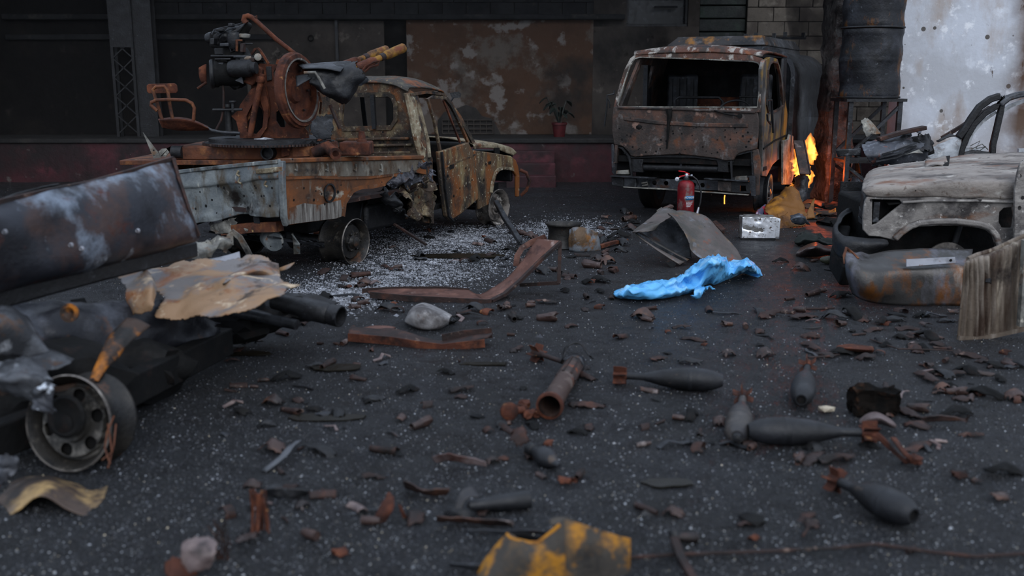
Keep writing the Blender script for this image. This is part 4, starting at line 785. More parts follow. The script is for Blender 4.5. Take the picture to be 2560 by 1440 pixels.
hat = tk.part('hatch_box', MB().rings([hx(zt-.02,-.06,2.2,5.05), hx(zt+.07,0,2.25,5.0), hx(zt+.075,-.03,2.2,5.05), hx(zt+.09,-.03,2.2,5.05), hx(zt+.19,.07,2.32,4.95), hx(zt+.215,.09,2.34,4.93)]), M['hatch'], bevel=.006)
for k in range(6): tk.part('hatch_stud', MB().box((-1.2+k*.22, 3.2+.3*(k % 2), zt+.26), (.05,.05,.07)), M['soot'], hat)
tk.part('hatch_rail', MB().beam((-1.2,4.0,zt+.25),(-.2,4.4,zt+.25),.05,.04), M['soot'], hat)
for x in (-1.4, -.45): tk.part('chassis_rail', MB().b2((x-.05,.3,.42),(x+.05,5.2,.6)), M['black'])
tk.part('front_axle', MB().tube([(-1.75,1.15,.33),(-.15,1.15,.33)], .06, 12), M['black'])
wheel(tk, (-.06,1.2,.27), (1,.05,0), .25, .18, M['greydk'], M['soot'], nholes=6, hole_r=.03)
tk.part('tyre', MB().lathe([(.26,.0),(.35,.02),(.39,.06),(.39,.2),(.35,.24),(.26,.25)], (-1.85,1.2,.37), (1,0,0), 36), M['black'])
for x in (-1.8,-.35): tk.part('tyre', MB().lathe([(.0,.05),(.26,.0),(.33,.02),(.36,.06),(.36,.2),(.33,.24),(.26,.25),(0,.2)], (x,4.2,.35), (1,0,0), 30), M['black'])
tk.part('engine', MB().b2((-1.25,.6,.35),(-.6,1.5,.75)), M['black'], bevel=.05)
tk.part('rear_skirt', MB().b2((-.1,2.0,.35),(-.02,2.3,.85)), M['soot'])
# ------------------------------------------------------------------ grey burnt car at the right
M['suv'] = mat('ash_covered_car_body', '7d7873', [('565250',5,.46,.6),('a8a39c',7,.55,.66,(.5,1,1)),('65452f',4,.58,.69,(.4,1,1)),('2b2726',3.2,.51,.64),('c2beb8',18,.62,.7)], rough=.62, dots=(9,.22,'171312',.3), bump=.4)
M['suvhood'] = mat('scorched_car_bonnet', '8f877f', [('655d57',4,.46,.6,(.35,1,1)),('704d38',3.5,.55,.66,(.35,1,1)),('b5b0a8',7,.58,.68,(.4,1,1)),('332d2a',5,.56,.66,(.5,1,1)),('5e5148',14,.58,.66)], rough=.6, dots=(10,.17,'241c19',.4), bump=.35)
car = T('burnt_car', 'ash-grey burnt car with empty headlight opening and missing front wheel', 'car', (3.755, 8.474, 0), -3)
K = lambda pts, y=0: car.Y(pts, y)
fo = [(2168,492),(2250,490),(2400,490),(2534,495),(2600,497),(2600,650),(2494,640),(2488,610),(2481,588),(2466,576),(2447,570),(2400,565),(2350,564),(2297,567),(2271,576),(2249,592),(2236,602),(2225,598),(2200,592),(2172,590),(2158,575),(2157,540),(2162,505)]
hl = [(2181,498),(2249,500),(2256,508),(2192,559),(2180,563)]
fd = car.part('front_wing', MB().plate(K(fo), [K(hl), K([(2499,530),(2510,520),(2530,518),(2535,540),(2530,570),(2505,570),(2497,555)])], (0,.03,0)), M['suv'], smooth=25, bevel=.006)
car.part('headlight_recess', MB().sheet([[p+V((0,d,0)) for p in K([(2175,492),(2215,494),(2262,504)])] for d in (.02,.12)]+[[p+V((0,d,0)) for p in K([(2175,575),(2200,565),(2235,530)])] for d in (.14,.02)], 6, 6), M['black'], thick=.005)
car.part('lamp_bracket', MB().beam(K((2192,505),.03), K((2188,555),.03), .02, .05), M['greydk'])
car.part('arch_flare', MB().path(K([(2236,598),(2252,582),(2275,566),(2300,557),(2350,553),(2400,554),(2450,560),(2475,570),(2490,588),(2498,620)], -.02), .05, .06, up=(0,1,0)), M['suv'], fd, bevel=.014)
car.part('swage_line', MB().path(K([(2255,506),(2320,502),(2450,502),(2534,506)], -.01), .03, .022), M['suv'], fd, bevel=.008)
hrows = [[(x,y,0.0) for x,y in ((2166,488),(2200,491),(2350,493),(2480,495),(2620,498))], [(x,y,-.015) for x,y in ((2160,480),(2190,473),(2350,465),(2480,462),(2620,462))], [(x,y,.06) for x,y in ((2155,474),(2195,460),(2350,452),(2480,448),(2620,446))], [(x,y,.4) for x,y in ((2158,455),(2200,440),(2350,428),(2480,420),(2620,416))], [(x,y,.9) for x,y in ((2165,440),(2205,424),(2350,408),(2480,400),(2620,396))], [(x,y,1.35) for x,y in ((2175,430),(2210,418),(2350,398),(2430,387),(2620,380))]]
car.part('bonnet', MB().sheet([[K((x,y),d) for x,y,d in r] for r in hrows], 30, 36, amp=.012, ns=4, seed=3), M['suvhood'], thick=.012, smooth=60)
car.part('bonnet_hole', MB().prism([p+V((0,0,.012)) for p in [K((2362,396),1.0), K((2375,394),1.0), K((2371,420),.65), K((2330,424),.65), K((2335,414),.75), K((2362,410),.8)]], (0,0,.008)), M['black'])
car.part('torn_flap', MB().sheet([[K((2312,402),1.0)+V((0,0,.02)),K((2335,404),.95)+V((0,0,.03)),K((2362,398),.9)+V((0,0,.03))],[K((2312,428),.6)+V((0,0,.02)),K((2345,422),.65)+V((0,0,.03)),K((2372,422),.65)+V((0,0,.01))]], 8, 10, amp=.02), M['suvhood'], thick=.006)
car.part('far_wing', MB().b2((-.55,1.42,.3),(1.2,1.46,.78)), M['soot'])
car.part('front_panel', MB().path([K((2166,520),.05), K((2160,505),.5), K((2160,490),1.3)], .06, .2), M['soot'], bevel=.02)
car.part('grille_bars', MB().path([K((2162,540),.03), K((2152,530),.4), K((2150,500),1.2)], .03, .05).path([K((2165,560),.03), K((2150,548),.4), K((2148,515),1.2)], .03, .04), M['greydk'])
car.part('front_bumper', MB().sheet([[K((2165,520),1.1),K((2120,535),.7),K((2095,565),.25),K((2110,588),-.05),K((2160,597),-.12),K((2215,603),-.1)],[K((2150,515),1.1),K((2105,535),.7),K((2084,575),.25),K((2102,605),-.1),K((2160,612),-.18),K((2218,612),-.15)],[K((2150,560),1.1),K((2108,590),.7),K((2086,620),.25),K((2104,645),-.1),K((2150,640),-.16),K((2200,625),-.12)]], 14, 30, amp=.015, ns=6, seed=4), M['soot'], thick=.015, smooth=50)
car.part('bumper_lower', MB().path([K((2110,585),.6), K((2092,650),.2), K((2120,690),-.05)], .12, .2), M['black'], bevel=.02)
car.part('wheelhouse', MB().sheet([[(-.52+.9*u, y, .72+.05*math.sin(3.14*u)) for u in (0,.5,1)] for y in (.02,.5)]+[[(-.52+.9*u, .55, .1) for u in (0,.5,1)]], 6, 8), M['black'], thick=.01)
car.part('brake_disc', MB().lathe([(.0,0),(.09,.0),(.12,.02),(.2,.02),(.2,.045),(.0,.06)], K((2362,660),.2), (0,-1,0), 36), M['wheel'])
car.part('suspension_strut', MB().tube([K((2400,560),.3), K((2375,640),.3)], .03, 10).tube([(-.3,.3,.22),(.4,.35,.22)], .03, 8), M['soot'])
car.part('sill', MB().b2((.55,.0,.15),(1.3,.05,.35)), M['greydk'])
car.part('engine_bay', MB().b2((-.6,.35,.2),(1.1,1.35,.7)), M['black'], bevel=.03)
car.part('door_pillar', MB().plate(K([(2538,470),(2545,430),(2552,408),(2562,400),(2620,395),(2620,650),(2536,600)],-.12), [[q for q in K([(2550+5*math.cos(a),440+5*math.sin(a)) for a in [k*.785 for k in range(8)]],-.12)], [q for q in K([(2549+5*math.cos(a),520+6*math.sin(a)) for a in [k*.785 for k in range(8)]],-.12)]], (0,.03,0)), M['suv'], smooth=25)

# loose pieces leaning on it
M['bumper'] = mat('heat_blued_sheet', '3f3d3b', [('6b6a72',2.6,.5,.62,(1,1,.4)),('6a4220',3.6,.54,.64,(1,1,.5)),('8a837b',4,.62,.72,(1,1,.4)),('1d1a18',2.4,.54,.66)], rough=.36, metal=.35, spec=.5, bump=.12)
t = T('bent_bumper_sheet', 'heat-blued bent bumper sheet leaning below the empty wheel arch', 'bumper', G(2270,765))
gt = lambda px, py, dy: t.w(px, py, t.o.y+dy)
top = [(2116,652,.12),(2112,618,.18),(2140,640,.06),(2170,655,-.02),(2250,648,.08),(2340,640,.1),(2440,628,.1)]
rows = [[gt(*p) for p in [(2128,640,.35),(2150,632,.3),(2175,638,.28),(2215,628,.28),(2280,622,.3),(2350,622,.3),(2430,624,.3)]],
        [gt(*p) for p in [(2112,622,.25),(2135,642,.14),(2165,656,.1),(2220,655,.12),(2280,655,.14),(2350,655,.14),(2425,655,.14)]],
        [gt(*p) for p in [(2113,650,.12),(2135,668,.02),(2170,680,-.02),(2220,680,.0),(2280,675,.02),(2350,672,.03),(2425,672,.05)]],
        [gt(*p) for p in [(2118,690,.1),(2140,710,-.02),(2175,720,-.06),(2220,722,-.03),(2280,720,.0),(2350,718,.0),(2425,715,.03)]],
        [gt(*p) for p in [(2130,735,.12),(2155,750,.03),(2185,757,-.0),(2220,760,.0),(2280,764,.0),(2350,765,.0),(2425,766,.02)]]]
t.part('sheet', MB().sheet(rows, 26, 34, amp=.01, ns=4, seed=6), M['bumper'], thick=.012, smooth=60)
t.part('torn_lip', MB().path([gt(*p) for p in [(2112,660,.12),(2110,640,.15),(2116,620,.2),(2130,632,.2),(2145,648,.12)]], .02, .02), M['rustor'])
t.part('pale_strip', MB().prism([gt(*p) for p in [(2265,648,.04),(2386,642,.04),(2388,656,.02),(2265,666,.0)]], (0,-.012,0)), M['ashpale'])
t.part('strip_hole', MB().lathe([(0,0),(.012,0)], gt(2377,651,.012), (0,-1,0), 10), M['black'])
t = T('ribbed_panel', 'pale brown ribbed panel standing at the right edge before the car', 'panel', G(2470,850))
M['ribbed'] = mat('burnt_ribbed_panel', '5f5347', [('857b70',5,.5,.64,(1.5,1,.15)),('3b2b20',5,.48,.62,(1.5,1,.15)),('9a8f7f',7,.6,.7,(1.5,1,.2)),('2a2320',3,.58,.68)], rough=.75, dots=(10,.1,'14100e',.6))
gt = lambda px, py, dy: t.w(px, py, t.o.y+dy)
pr = []
for (row, off) in (([(2418,650),(2440,640),(2480,628),(2530,605),(2575,585)], .06), ([(2412,668),(2440,655),(2480,644),(2530,622),(2575,602)], -.03), ([(2408,720),(2440,715),(2480,705),(2530,690),(2575,680)], .0), ([(2400,790),(2440,785),(2480,778),(2530,765),(2575,755)], .0), ([(2394,848),(2440,850),(2480,843),(2530,832),(2575,822)], .02)):
    pr.append([gt(x, y, off+.03*k) for k, (x, y) in enumerate(row)])
q = MB().sheet(pr, 24, 60, amp=.006, seed=5)
for i, p in enumerate(q.v):
    p.y += .010*math.sin((i % 61)/61*2*math.pi*11)
t.part('panel_skin', q, M['ribbed'], thick=.01, smooth=60)
t.part('rolled_lip', MB().tube([p+V((0,-.01,.01)) for p in pr[0]], .016, 8), M['ribbed'])
t.part('bottom_rail', MB().path([p+V((0,-.005,.012)) for p in pr[-1]], .03, .03), M['ribbed'])
t.part('upright', MB().path([gt(2565,600,.0), gt(2560,700,.0), gt(2552,815,.0)], .05, .04, up=(1,0,0)), M['ash'])
t.part('prop', MB().beam(gt(2470,700,.03), t.loc(G(2560,800)+V((.1,.35,0))), .03, .03), M['soot'])

# torn engine cover lying behind the bonnet
M['speck'] = mat('bluish_scorched_steel', '4a4c52', [('7c8088',7,.52,.64),('8a4a30',5,.6,.68),('232427',4,.5,.64),('c2c8d0',14,.64,.7)], rough=.5, metal=.25, dots=(12,.12,'0a0a0a',.55))
t = T('torn_radiator_frame', 'torn bluish steel box section with brown flange lying behind the bonnet', 'wreckage', at(2240,425,10.4))
gt = lambda px, py, dy: t.w(px, py, 10.4+dy)
rows = [[gt(2160,352,.1),gt(2210,345,.15),(gt(2265,330,.1)),gt(2312,322,.1)], [gt(2152,375,-.1),gt(2205,365,-.12),gt(2265,350,-.1),gt(2300,345,-.05)], [gt(2165,395,-.2),gt(2215,385,-.22),gt(2270,372,-.2),gt(2318,370,-.1)], [gt(2180,418,-.1),gt(2220,412,-.12),gt(2275,410,-.12),gt(2315,395,-.05)]]
t.part('box_section', MB().sheet(rows, 26, 34, amp=.03, ns=6, jag=.05, seed=2, holes=((.3,.88,.22,.12),)), M['speck'], thick=.008, smooth=50)
t.part('inner_cavity', MB().sheet([[gt(2250,345,.25),gt(2320,335,.25)],[gt(2255,410,.2),gt(2335,385,.2)]], 6, 6, amp=.03), M['black'], thick=.005)
t.part('brown_flange', MB().path([gt(2196,348,-.02),gt(2250,332,-.02),gt(2312,319,-.02)], .12, .04), M['rustdk'], bevel=.006)
t.part('upright_flap', MB().sheet([[gt(2154,300,.0),gt(2165,292,.02),gt(2176,297,.03)],[gt(2155,322,-.02),gt(2178,318,.02),gt(2200,330,.03)],[gt(2160,345,-.05),gt(2180,340,.0),gt(2203,336,.02)]], 12, 10, amp=.015, jag=.1, seed=3), M['ash'], thick=.006)
t.part('torn_tongue', MB().sheet([[gt(2300,330,.0),gt(2318,340,-.02),gt(2336,360,.0)],[gt(2290,372,-.15),gt(2312,380,-.2),gt(2330,385,-.1)]], 12, 14, amp=.05, ns=9, jag=.2, seed=8), M['soot'], thick=.006)
for k in range(3): t.part('ridge', MB().path([gt(2190+8*k,404-9*k,-.24),gt(2240,394-9*k,-.25),gt(2290,372-7*k,-.2)], .02,.015), M['greydk'])
t.part('curled_shred', MB().sheet([[gt(2265,385,-.25),gt(2300,372,-.25)],[gt(2290,382,-.3),gt(2308,384,-.28)]], 5, 6, amp=.02, seed=4), M['ash'], thick=.004)
t.part('side_lug', MB().sheet([[gt(2088,375,-.1),gt(2120,372,-.1),gt(2150,368,-.1)],[gt(2095,395,-.1),gt(2130,390,-.1),gt(2152,392,-.1)]], 6, 8, amp=.02), M['greydk'], thick=.01)
t.part('support', MB().b2(gt(2200,420,.0)-V((0,0,t.o.z)), gt(2290,415,.1)-V((0,0,.02))), M['black'])
t = T('upright_car_frame', 'blackened upright chassis bracket standing left of the grey car', 'wreckage', G(2140,505))
gt = lambda px, py, dy=0: t.w(px, py, t.o.y-.5+dy)
t.part('post', MB().path([gt(2118,500,.5),gt(2120,440),gt(2124,380)], .06, .05), M['soot'])
t.part('post', MB().path([gt(2150,490,.4),gt(2146,430),gt(2142,375)], .08, .05), M['greydk'])
t.part('bracket_plate', MB().sheet([[gt(2108,445),gt(2130,436),gt(2146,425)],[gt(2108,455),gt(2132,446),gt(2148,436)]], 5, 8, amp=.02), M['ash'], thick=.01)
t.part('crumpled_tray', MB().sheet([[gt(2130,440),gt(2145,430),gt(2160,432)],[gt(2128,470),gt(2146,468),gt(2160,470)],[gt(2140,495,.1),gt(2150,495,.1),gt(2156,490,.1)]], 10, 10, amp=.05, ns=9, jag=.1, seed=5), M['speck'], thick=.006)
t.part('foot_plate', MB().box(gt(2122,500,.45), (.2,.03,.14)), M['soot'], bevel=.01)

# pale car behind
M['pale'] = mat('scorched_pale_car_paint', 'a8acb0', [('7a7c7e',4,.48,.62),('5a4a3e',5,.58,.68),('d0d2d2',6,.58,.68),('2a2827',3.4,.6,.7)], rough=.5, dots=(8,.1,'1a1816',.6))
t = T('pale_burnt_car', 'pale burnt car shell with open window frame behind the grey car', 'car', (at(2450,400,11.9).x, 11.9, 0))
gt = lambda px, py, dy=0: t.w(px, py, 11.9+dy)
t.part('front_wing', MB().sheet([[gt(2325,372),gt(2350,358),gt(2385,345),gt(2402,340)],[gt(2322,400,-.05),gt(2350,385,-.06),gt(2385,375,-.05),gt(2400,372)],[gt(2325,440),gt(2350,440),gt(2385,440),gt(2395,440)]], 14, 14, amp=.02, seed=3), M['pale'], thick=.01)
t.part('lower_body', MB().b2((gt(2335,470).x,.02,.3), (gt(2600,470).x,.06,.78)), M['pale'], bevel=.02)
t.part('far_side', MB().b2((gt(2335,470).x,1.5,.3), (gt(2600,470).x,1.55,.9)), M['pale'])
t.part('scuttle', MB().sheet([[gt(2338,350,.2),gt(2365,338,.3),gt(2376,334,.5)],[gt(2345,352,.1),gt(2370,342,.1),gt(2390,340,.1)]], 6, 8, amp=.02), M['soot'], thick=.01)
t.part('windscreen_pillar', MB().path([gt(2355,345,.5),gt(2400,318,.5),gt(2440,292,.5),gt(2475,268,.5)], .05, .04), M['rustdk'])
t.part('windscreen_pillar', MB().path([gt(2395,345,.0),gt(2410,325,.0),gt(2428,296,.0),gt(2448,268,.0),gt(2475,248,.0),gt(2500,240,.0)], .07, .08), M['soot'], bevel=.015)
dd = t.part('door_frame', MB().path([gt(2398,398),gt(2405,370),gt(2415,345),gt(2435,310),gt(2462,283),(gt(2490,266)),gt(2506,256),gt(2500,285),gt(2492,320),gt(2482,362),gt(2480,395)], .07, .06, up=(0,1,0)), M['soot'], bevel=.012)
t.part('window_inner_edge', MB().path([gt(2420,365,.05),gt(2430,335,.05),gt(2455,305,.05),gt(2490,280,.05)], .03, .03, up=(0,1,0)), M['pale'], dd)
t.part('roof_rail', MB().path([gt(2498,262),gt(2520,245),gt(2545,237),gt(2600,230)], .1, .07), M['grey'], bevel=.02)
t.part('roof_rail_inner', MB().path([gt(2500,282,.05),gt(2525,265,.05),gt(2560,252,.05),gt(2600,247,.05)], .04, .04), M['pale'])
t.part('door_skin', MB().sheet([[gt(2400,380),gt(2440,372),gt(2482,378)],[gt(2400,440),gt(2440,440),gt(2482,440)]], 8, 10, amp=.02, seed=6), M['greydk'], thick=.015)
t.part('wire_tangle', MB().tube([gt(2425,365,.2),gt(2450,352,.2),gt(2440,372,.2),gt(2465,366,.2),(gt(2450,376,.2))], .006, 5).tube([gt(2430,372,.2),gt(2455,360,.2),gt(2470,374,.2)], .006, 5), M['ash'])
for px in (2430, 2560): t.part('wheel_stub', MB().lathe([(0,0),(.2,0),(.22,.02),(.22,.18),(0,.18)], (gt(px,470).x,.12,.22), (0,1,0), 28), M['soot'])
t.part('rear_panel', MB().b2((gt(2545,400).x,.0,.4), (gt(2600,400).x,.05,.98)), M['pale'])
# ------------------------------------------------------------------ wreck in the left foreground
M['panel'] = mat('heat_blued_body_panel', '2b2d34', [('46342f',2.2,.5,.64),('78828f',2.4,.54,.64,(1,1,.8)),('15151a',1.8,.5,.64),('a0aab4',5,.62,.72,(1,1,.6)),('4a261c',3,.62,.7)], rough=.42, metal=.35, dots=(5,.07,'9a9da0',.7), spec=.5, bump=.15)
M['tan'] = mat('tan_scorched_sheet', '8f7256', [('7d4d28',3.6,.52,.62),('6f6b6a',2.4,.48,.57),('bda98f',5,.57,.66),('33271f',4,.57,.66)], rough=.6, dots=(9,.1,'2a1c14',.65), bump=.2)
M['sheetgrey'] = mat('shaded_bluish_sheet', '25262b', [('53565e',2.6,.52,.66),('1c1c20',2.4,.48,.62),('5a3a22',3.6,.6,.7)], rough=.45, metal=.25, bump=.2)  # base darkened to paint in the shade below the big panel
M['ribbon'] = mat('orange_edged_strip', '3a2a20', [('b06a1c',5,.5,.6),('17130f',4,.52,.64)], rough=.6)
def strip(t, rows):                        # rows of (px, py, distance)
    return [[t.w(*p) for p in r] for r in rows]
t = T('bent_body_panel', 'large heat-blued body panel propped on the wreck in the left foreground', 'panel', at(230, 740, 5.4))
t.part('panel_skin', MB().sheet(strip(t, [
    [(-260,585,4.4),(-100,533,4.7),(0,505,4.95),(110,480,5.2),(225,458,5.5),(330,428,5.8),(432,397,6.2)],
    [(-260,640,4.3),(-100,588,4.6),(0,550,4.85),(120,520,5.1),(240,495,5.4),(345,468,5.7),(447,447,6.1)],
    [(-260,720,4.25),(-100,658,4.55),(0,625,4.8),(120,595,5.05),(250,565,5.35),(360,540,5.65),(470,520,6.05)],
    [(-260,805,4.25),(-100,745,4.55),(0,705,4.8),(130,672,5.05),(260,640,5.35),(370,612,5.65),(497,588,6.05)],
    [(-260,835,4.35),(-100,770,4.6),(0,730,4.9),(130,695,5.15),(260,660,5.45),(370,632,5.75),(492,602,6.15)]]), 36, 60, amp=.018, ns=2.2, seed=4), M['panel'], thick=.012, smooth=60)
t.part('panel_lip', MB().path([t.w(*p) for p in [(-260,855,4.4),(0,748,4.95),(130,712,5.2),(260,678,5.5),(370,652,5.8),(488,622,6.2)]], .05, .1), M['soot'], bevel=.015)
t.part('rusty_edge', MB().path([t.w(*p) for p in [(-100,532,4.7),(0,504,4.95),(110,479,5.2),(225,457,5.5),(330,427,5.8),(432,396,6.2)]], .02, .025), M['rustdk'])
t.part('edge_strip', MB().path([t.w(*p) for p in [(433,397,6.19),(447,447,6.09),(470,520,6.04),(497,590,6.04)]], .02, .02), M['rustdk'])
t.part('back_flange', MB().sheet(strip(t, [[(0,500,5.0),(60,478,5.2),(130,462,5.4)],[(0,525,5.1),(80,482,5.3),(150,465,5.5)]]), 6, 12, amp=.02), M['soot'], thick=.008)
for px, py, d in ((178,613,5.0),(13,580,4.7),(205,622,5.08),(345,577,5.5)): t.part('bullet_hole', MB().lathe([(.005,.01),(.008,.012),(.014,.0)], t.w(px,py,d-.04), (-.2,-1,.2), 14), M['ashpale'])
wr = T('wrecked_chassis', 'blackened wreck with a bare holed wheel rim in the left foreground', 'wreckage', G(180, 1172))
P_ = wr.w
wheel(wr, P_(172,1058,4.35), (-.22,-.95,.20), .218, .2, M['wheelfg'], M['black'], mb=M['wheeldk'], nholes=6, hole_r=.032, hole_at=.6, lugs=0, dish=.03)
wr.part('brake_drum', MB().lathe([(0,-.06),(.16,-.06),(.16,-.15),(0,-.15)], P_(172,1058,4.35), (-.22,-.95,.20), 30), M['black'])
wr.part('hub_cavity', MB().lathe([(.0,.0),(.09,.0),(.1,.02),(.085,.03),(.06,.02),(0,.02)], P_(172,1040,4.34), (-.22,-.95,.2), 24), M['black'])
wr.part('frame_rail', MB().path([P_(-60,1120,4.35),P_(300,985,4.9),P_(430,920,5.4),P_(565,852,6.1)], .1, .17), M['black'], bevel=.01)  # both frame rails coloured black to stand in for shadow under the panel
wr.part('frame_rail', MB().path([P_(300,930,5.3),P_(450,870,5.8),P_(560,830,6.5)], .08, .1), M['black'])
wr.part('axle_beam', MB().tube([P_(180,1040,4.55),P_(150,960,5.6),P_(140,930,6.4)], .08, 12), M['black'])
wr.part('undercarriage', MB().b2(P_(-150,1000,5.2), P_(420,860,5.9)), M['black'], bevel=.05)
wr.part('transmission', MB().blob(P_(120,960,4.9), .28, 3, .4, 2, (1.5,1,.8), 3).blob(P_(330,930,5.4), .22, 3, .4, 2, (1.5,1,.8), 7), M['black'], smooth=30)
wr.part('prop_strut', MB().beam(P_(200,760,5.6), wr.loc(G(150,930)), .08, .08), M['black'])
wr.part('prop_strut', MB().beam(P_(420,690,6.2), wr.loc(G(500,800)), .07, .07), M['black'])
wr.part('crushed_body', MB().sheet(strip(wr, [[(-120,770,4.9),(40,765,5.1),(170,750,5.3),(300,748,5.5),(440,770,5.8),(560,800,6.0)],[(-120,860,4.7),(40,845,4.9),(170,830,5.1),(300,830,5.3),(430,840,5.6),(545,850,5.9)],[(-120,960,4.7),(60,950,4.9),(180,930,5.1),(300,930,5.3),(400,915,5.6),(500,890,5.9)]]), 26, 40, amp=.05, ns=4, jag=.04, seed=6), M['sheetgrey'], thick=.01, smooth=55)
wr.part('bolt_ring', MB().lathe([(.03,0),(.045,.01),(.05,.03),(.03,.03),(.0,.0)], P_(180,782,5.05), (-.1,-1,.2), 20), M['ribbon'])
wr.part('grey_flap', MB().sheet(strip(wr, [[(-60,770,4.5),(20,768,4.6),(70,790,4.7)],[(-60,820,4.4),(40,815,4.5),(110,850,4.6)],[(-60,885,4.4),(40,890,4.5),(150,905,4.6)]]), 14, 14, amp=.02, ns=4, seed=2), M['grey'], thick=.008, smooth=60)
wr.part('pointed_flap', MB().sheet(strip(wr, [[(60,898,4.5),(100,872,4.6),(140,880,4.6),(185,902,4.65)],[(40,930,4.35),(90,925,4.4),(140,928,4.45),(178,912,4.5)]]), 8, 14, amp=.012, ns=5, seed=3), M['grey'], thick=.006, smooth=60)
wr.part('folded_drape', MB().sheet(strip(wr, [[(-80,915,4.3),(0,903,4.3),(60,905,4.3),(118,925,4.3)],[(-80,945,4.1),(0,935,4.1),(70,935,4.1),(130,955,4.15)],[(-80,970,4.2),(10,968,4.15),(80,970,4.1),(125,990,4.1)],[(-80,985,4.25),(20,985,4.2),(90,1005,4.15),(130,1030,4.15)]]), 22, 22, amp=.05, ns=6, jag=.12, seed=7), M['grey'], thick=.006, smooth=60)
wr.part('shredded_tip', MB().sheet(strip(wr, [[(95,955,4.1),(118,950,4.1),(140,965,4.1)],[(85,1000,4.08),(112,1000,4.06),(138,1005,4.08)],[(80,1035,4.1),(100,1030,4.08),(120,1025,4.1)]]), 16, 14, amp=.04, ns=14, jag=.25, seed=9), M['speck'], thick=.005, smooth=60)
wr.part('orange_strip', MB().sheet(strip(wr, [[(318,795,5.0),(345,800,5.0),(375,815,5.0)],[(270,850,4.8),(300,850,4.8),(318,868,4.8)],[(243,905,4.6),(262,900,4.6),(270,915,4.6)],[(225,955,4.5),(238,950,4.5),(248,952,4.5)]]), 24, 8, amp=.01, ns=5, seed=3), M['ribbon'], thick=.006, smooth=60)
wr.part('dark_tarp_edge', MB().path([P_(60,975,4.4),P_(150,972,4.4),P_(235,950,4.5)], .02, .02), M['ribbon'])
for (a, b, r) in (((640,790,6.2),(742,812,6.1),.035),):
    wr.part('pipe', MB().tube([P_(480,760,6.4), P_(*a), P_(*b)], r, 12), M['greydk'])
wr.part('exhaust_pipe', MB().lathe([(0,-.5),(.055,-.5),(.06,-.3),(.07,-.28),(.07,-.1),(.06,-.08),(.068,-.07),(.068,0),(.058,0),(.055,-.3),(0,-.3)], P_(852,792,6.05), (.9,-.38,-.12), 24), M['soot'])
wr.part('engine_lump', MB().blob(P_(590,800,6.5), .2, 3, .5, 2.2, (1.6,.9,.7), 4), M['black'], smooth=30)
wr.part('engine_lump', MB().blob(P_(740,770,6.6), .14, 3, .5, 2.2, (1.7,.9,.7), 8), M['soot'], smooth=30)
wr.part('left_shreds', MB().sheet(strip(wr, [[(-20,1130,4.0),(15,1135,4.0),(35,1140,4.0)],[(-20,1170,3.98),(15,1175,3.98),(35,1185,3.98)],[(-20,1210,4.0),(10,1205,4.0),(20,1200,4.0)]]), 14, 12, amp=.03, ns=12, jag=.2, seed=5), M['speck'], thick=.004)
wr.part('rust_wires', MB().tube([P_(285,1040,4.25),P_(268,1080,4.2),P_(262,1120,4.15),P_(275,1160,4.1)], .004, 5).tube([P_(290,1060,4.25),P_(285,1110,4.2),P_(270,1170,4.1)], .004, 5).tube([P_(270,1060,4.25),P_(280,1130,4.15),P_(255,1150,4.1)], .004, 5), M['rustor'])
t = T('tan_torn_sheet', 'tan and grey torn metal sheet lying on top of the left wreck', 'metal sheet', at(520, 800, 5.5))
ts = t.part('main_sheet', MB().sheet(strip(t, [[(370,672,6.3),(470,650,6.4),(570,640,6.4),(640,638,6.4),(688,655,6.3)],[(375,705,6.0),(480,690,6.1),(580,680,6.1),(650,676,6.1),(700,690,6.0)],[(385,735,5.75),(490,722,5.8),(590,712,5.8),(660,705,5.8),(730,712,5.8)],[(385,765,5.55),(480,760,5.5),(575,752,5.5),(650,742,5.5),(715,728,5.6)],[(380,792,5.45),(470,796,5.4),(560,800,5.3),(630,775,5.35),(700,742,5.5)]]), 44, 60, amp=.05, ns=3.2, jag=.035, seed=11), M['tan'], thick=.007, smooth=60)
t.part('curled_side', MB().sheet(strip(t, [[(288,686,5.9),(330,672,6.0),(368,676,5.8),(386,715,5.6)],[(312,712,5.6),(345,706,5.6),(375,712,5.5),(386,735,5.5)],[(318,750,5.5),(345,748,5.45),(372,752,5.4),(384,765,5.4)],[(322,802,5.5),(340,792,5.42),(362,790,5.4),(380,782,5.4)]]), 20, 20, amp=.02, ns=5, jag=.05, seed=4), M['tan'], thick=.007, smooth=60)
t.part('curled_corner', MB().sheet(strip(t, [[(575,690,5.9),(620,668,6.1),(660,655,6.2),(695,660,6.2)],[(560,705,5.7),(610,685,5.9),(655,672,6.0),(700,690,6.05)],[(556,712,5.72),(600,695,5.95),(650,690,6.05),(695,712,6.0)]]), 10, 16, amp=.012, seed=8), M['tan'], thick=.006, smooth=60)
t.part('pointed_tongue', MB().sheet(strip(t, [[(690,710,5.75),(722,712,5.75),(752,713,5.75)],[(690,726,5.7),(722,722,5.72),(748,717,5.74)]]), 4, 8, amp=.01), M['tan'], thick=.005)
t.part('upright_scrap', MB().sheet(strip(t, [[(512,648,6.45),(560,640,6.45),(598,628,6.45)],[(515,665,6.4),(560,655,6.4),(600,650,6.4)]]), 5, 8, amp=.01), M['ashpale'], thick=.006)
t = T('crumpled_grey_shred', 'crumpled grey metal shred between the big panel and the pickup tailgate', 'scrap', at(540, 655, 6.7))
t.solo(MB().sheet(strip(t, [[(470,640,6.6),(500,610,6.7),(540,595,6.7),(572,600,6.7)],[(478,650,6.5),(510,630,6.6),(545,615,6.6),(580,612,6.7)],[(490,658,6.5),(520,648,6.6),(550,628,6.6),(565,628,6.7)]]), 18, 22, amp=.06, ns=7, jag=.15, seed=5), M['ash'], thick=.006, smooth=60)
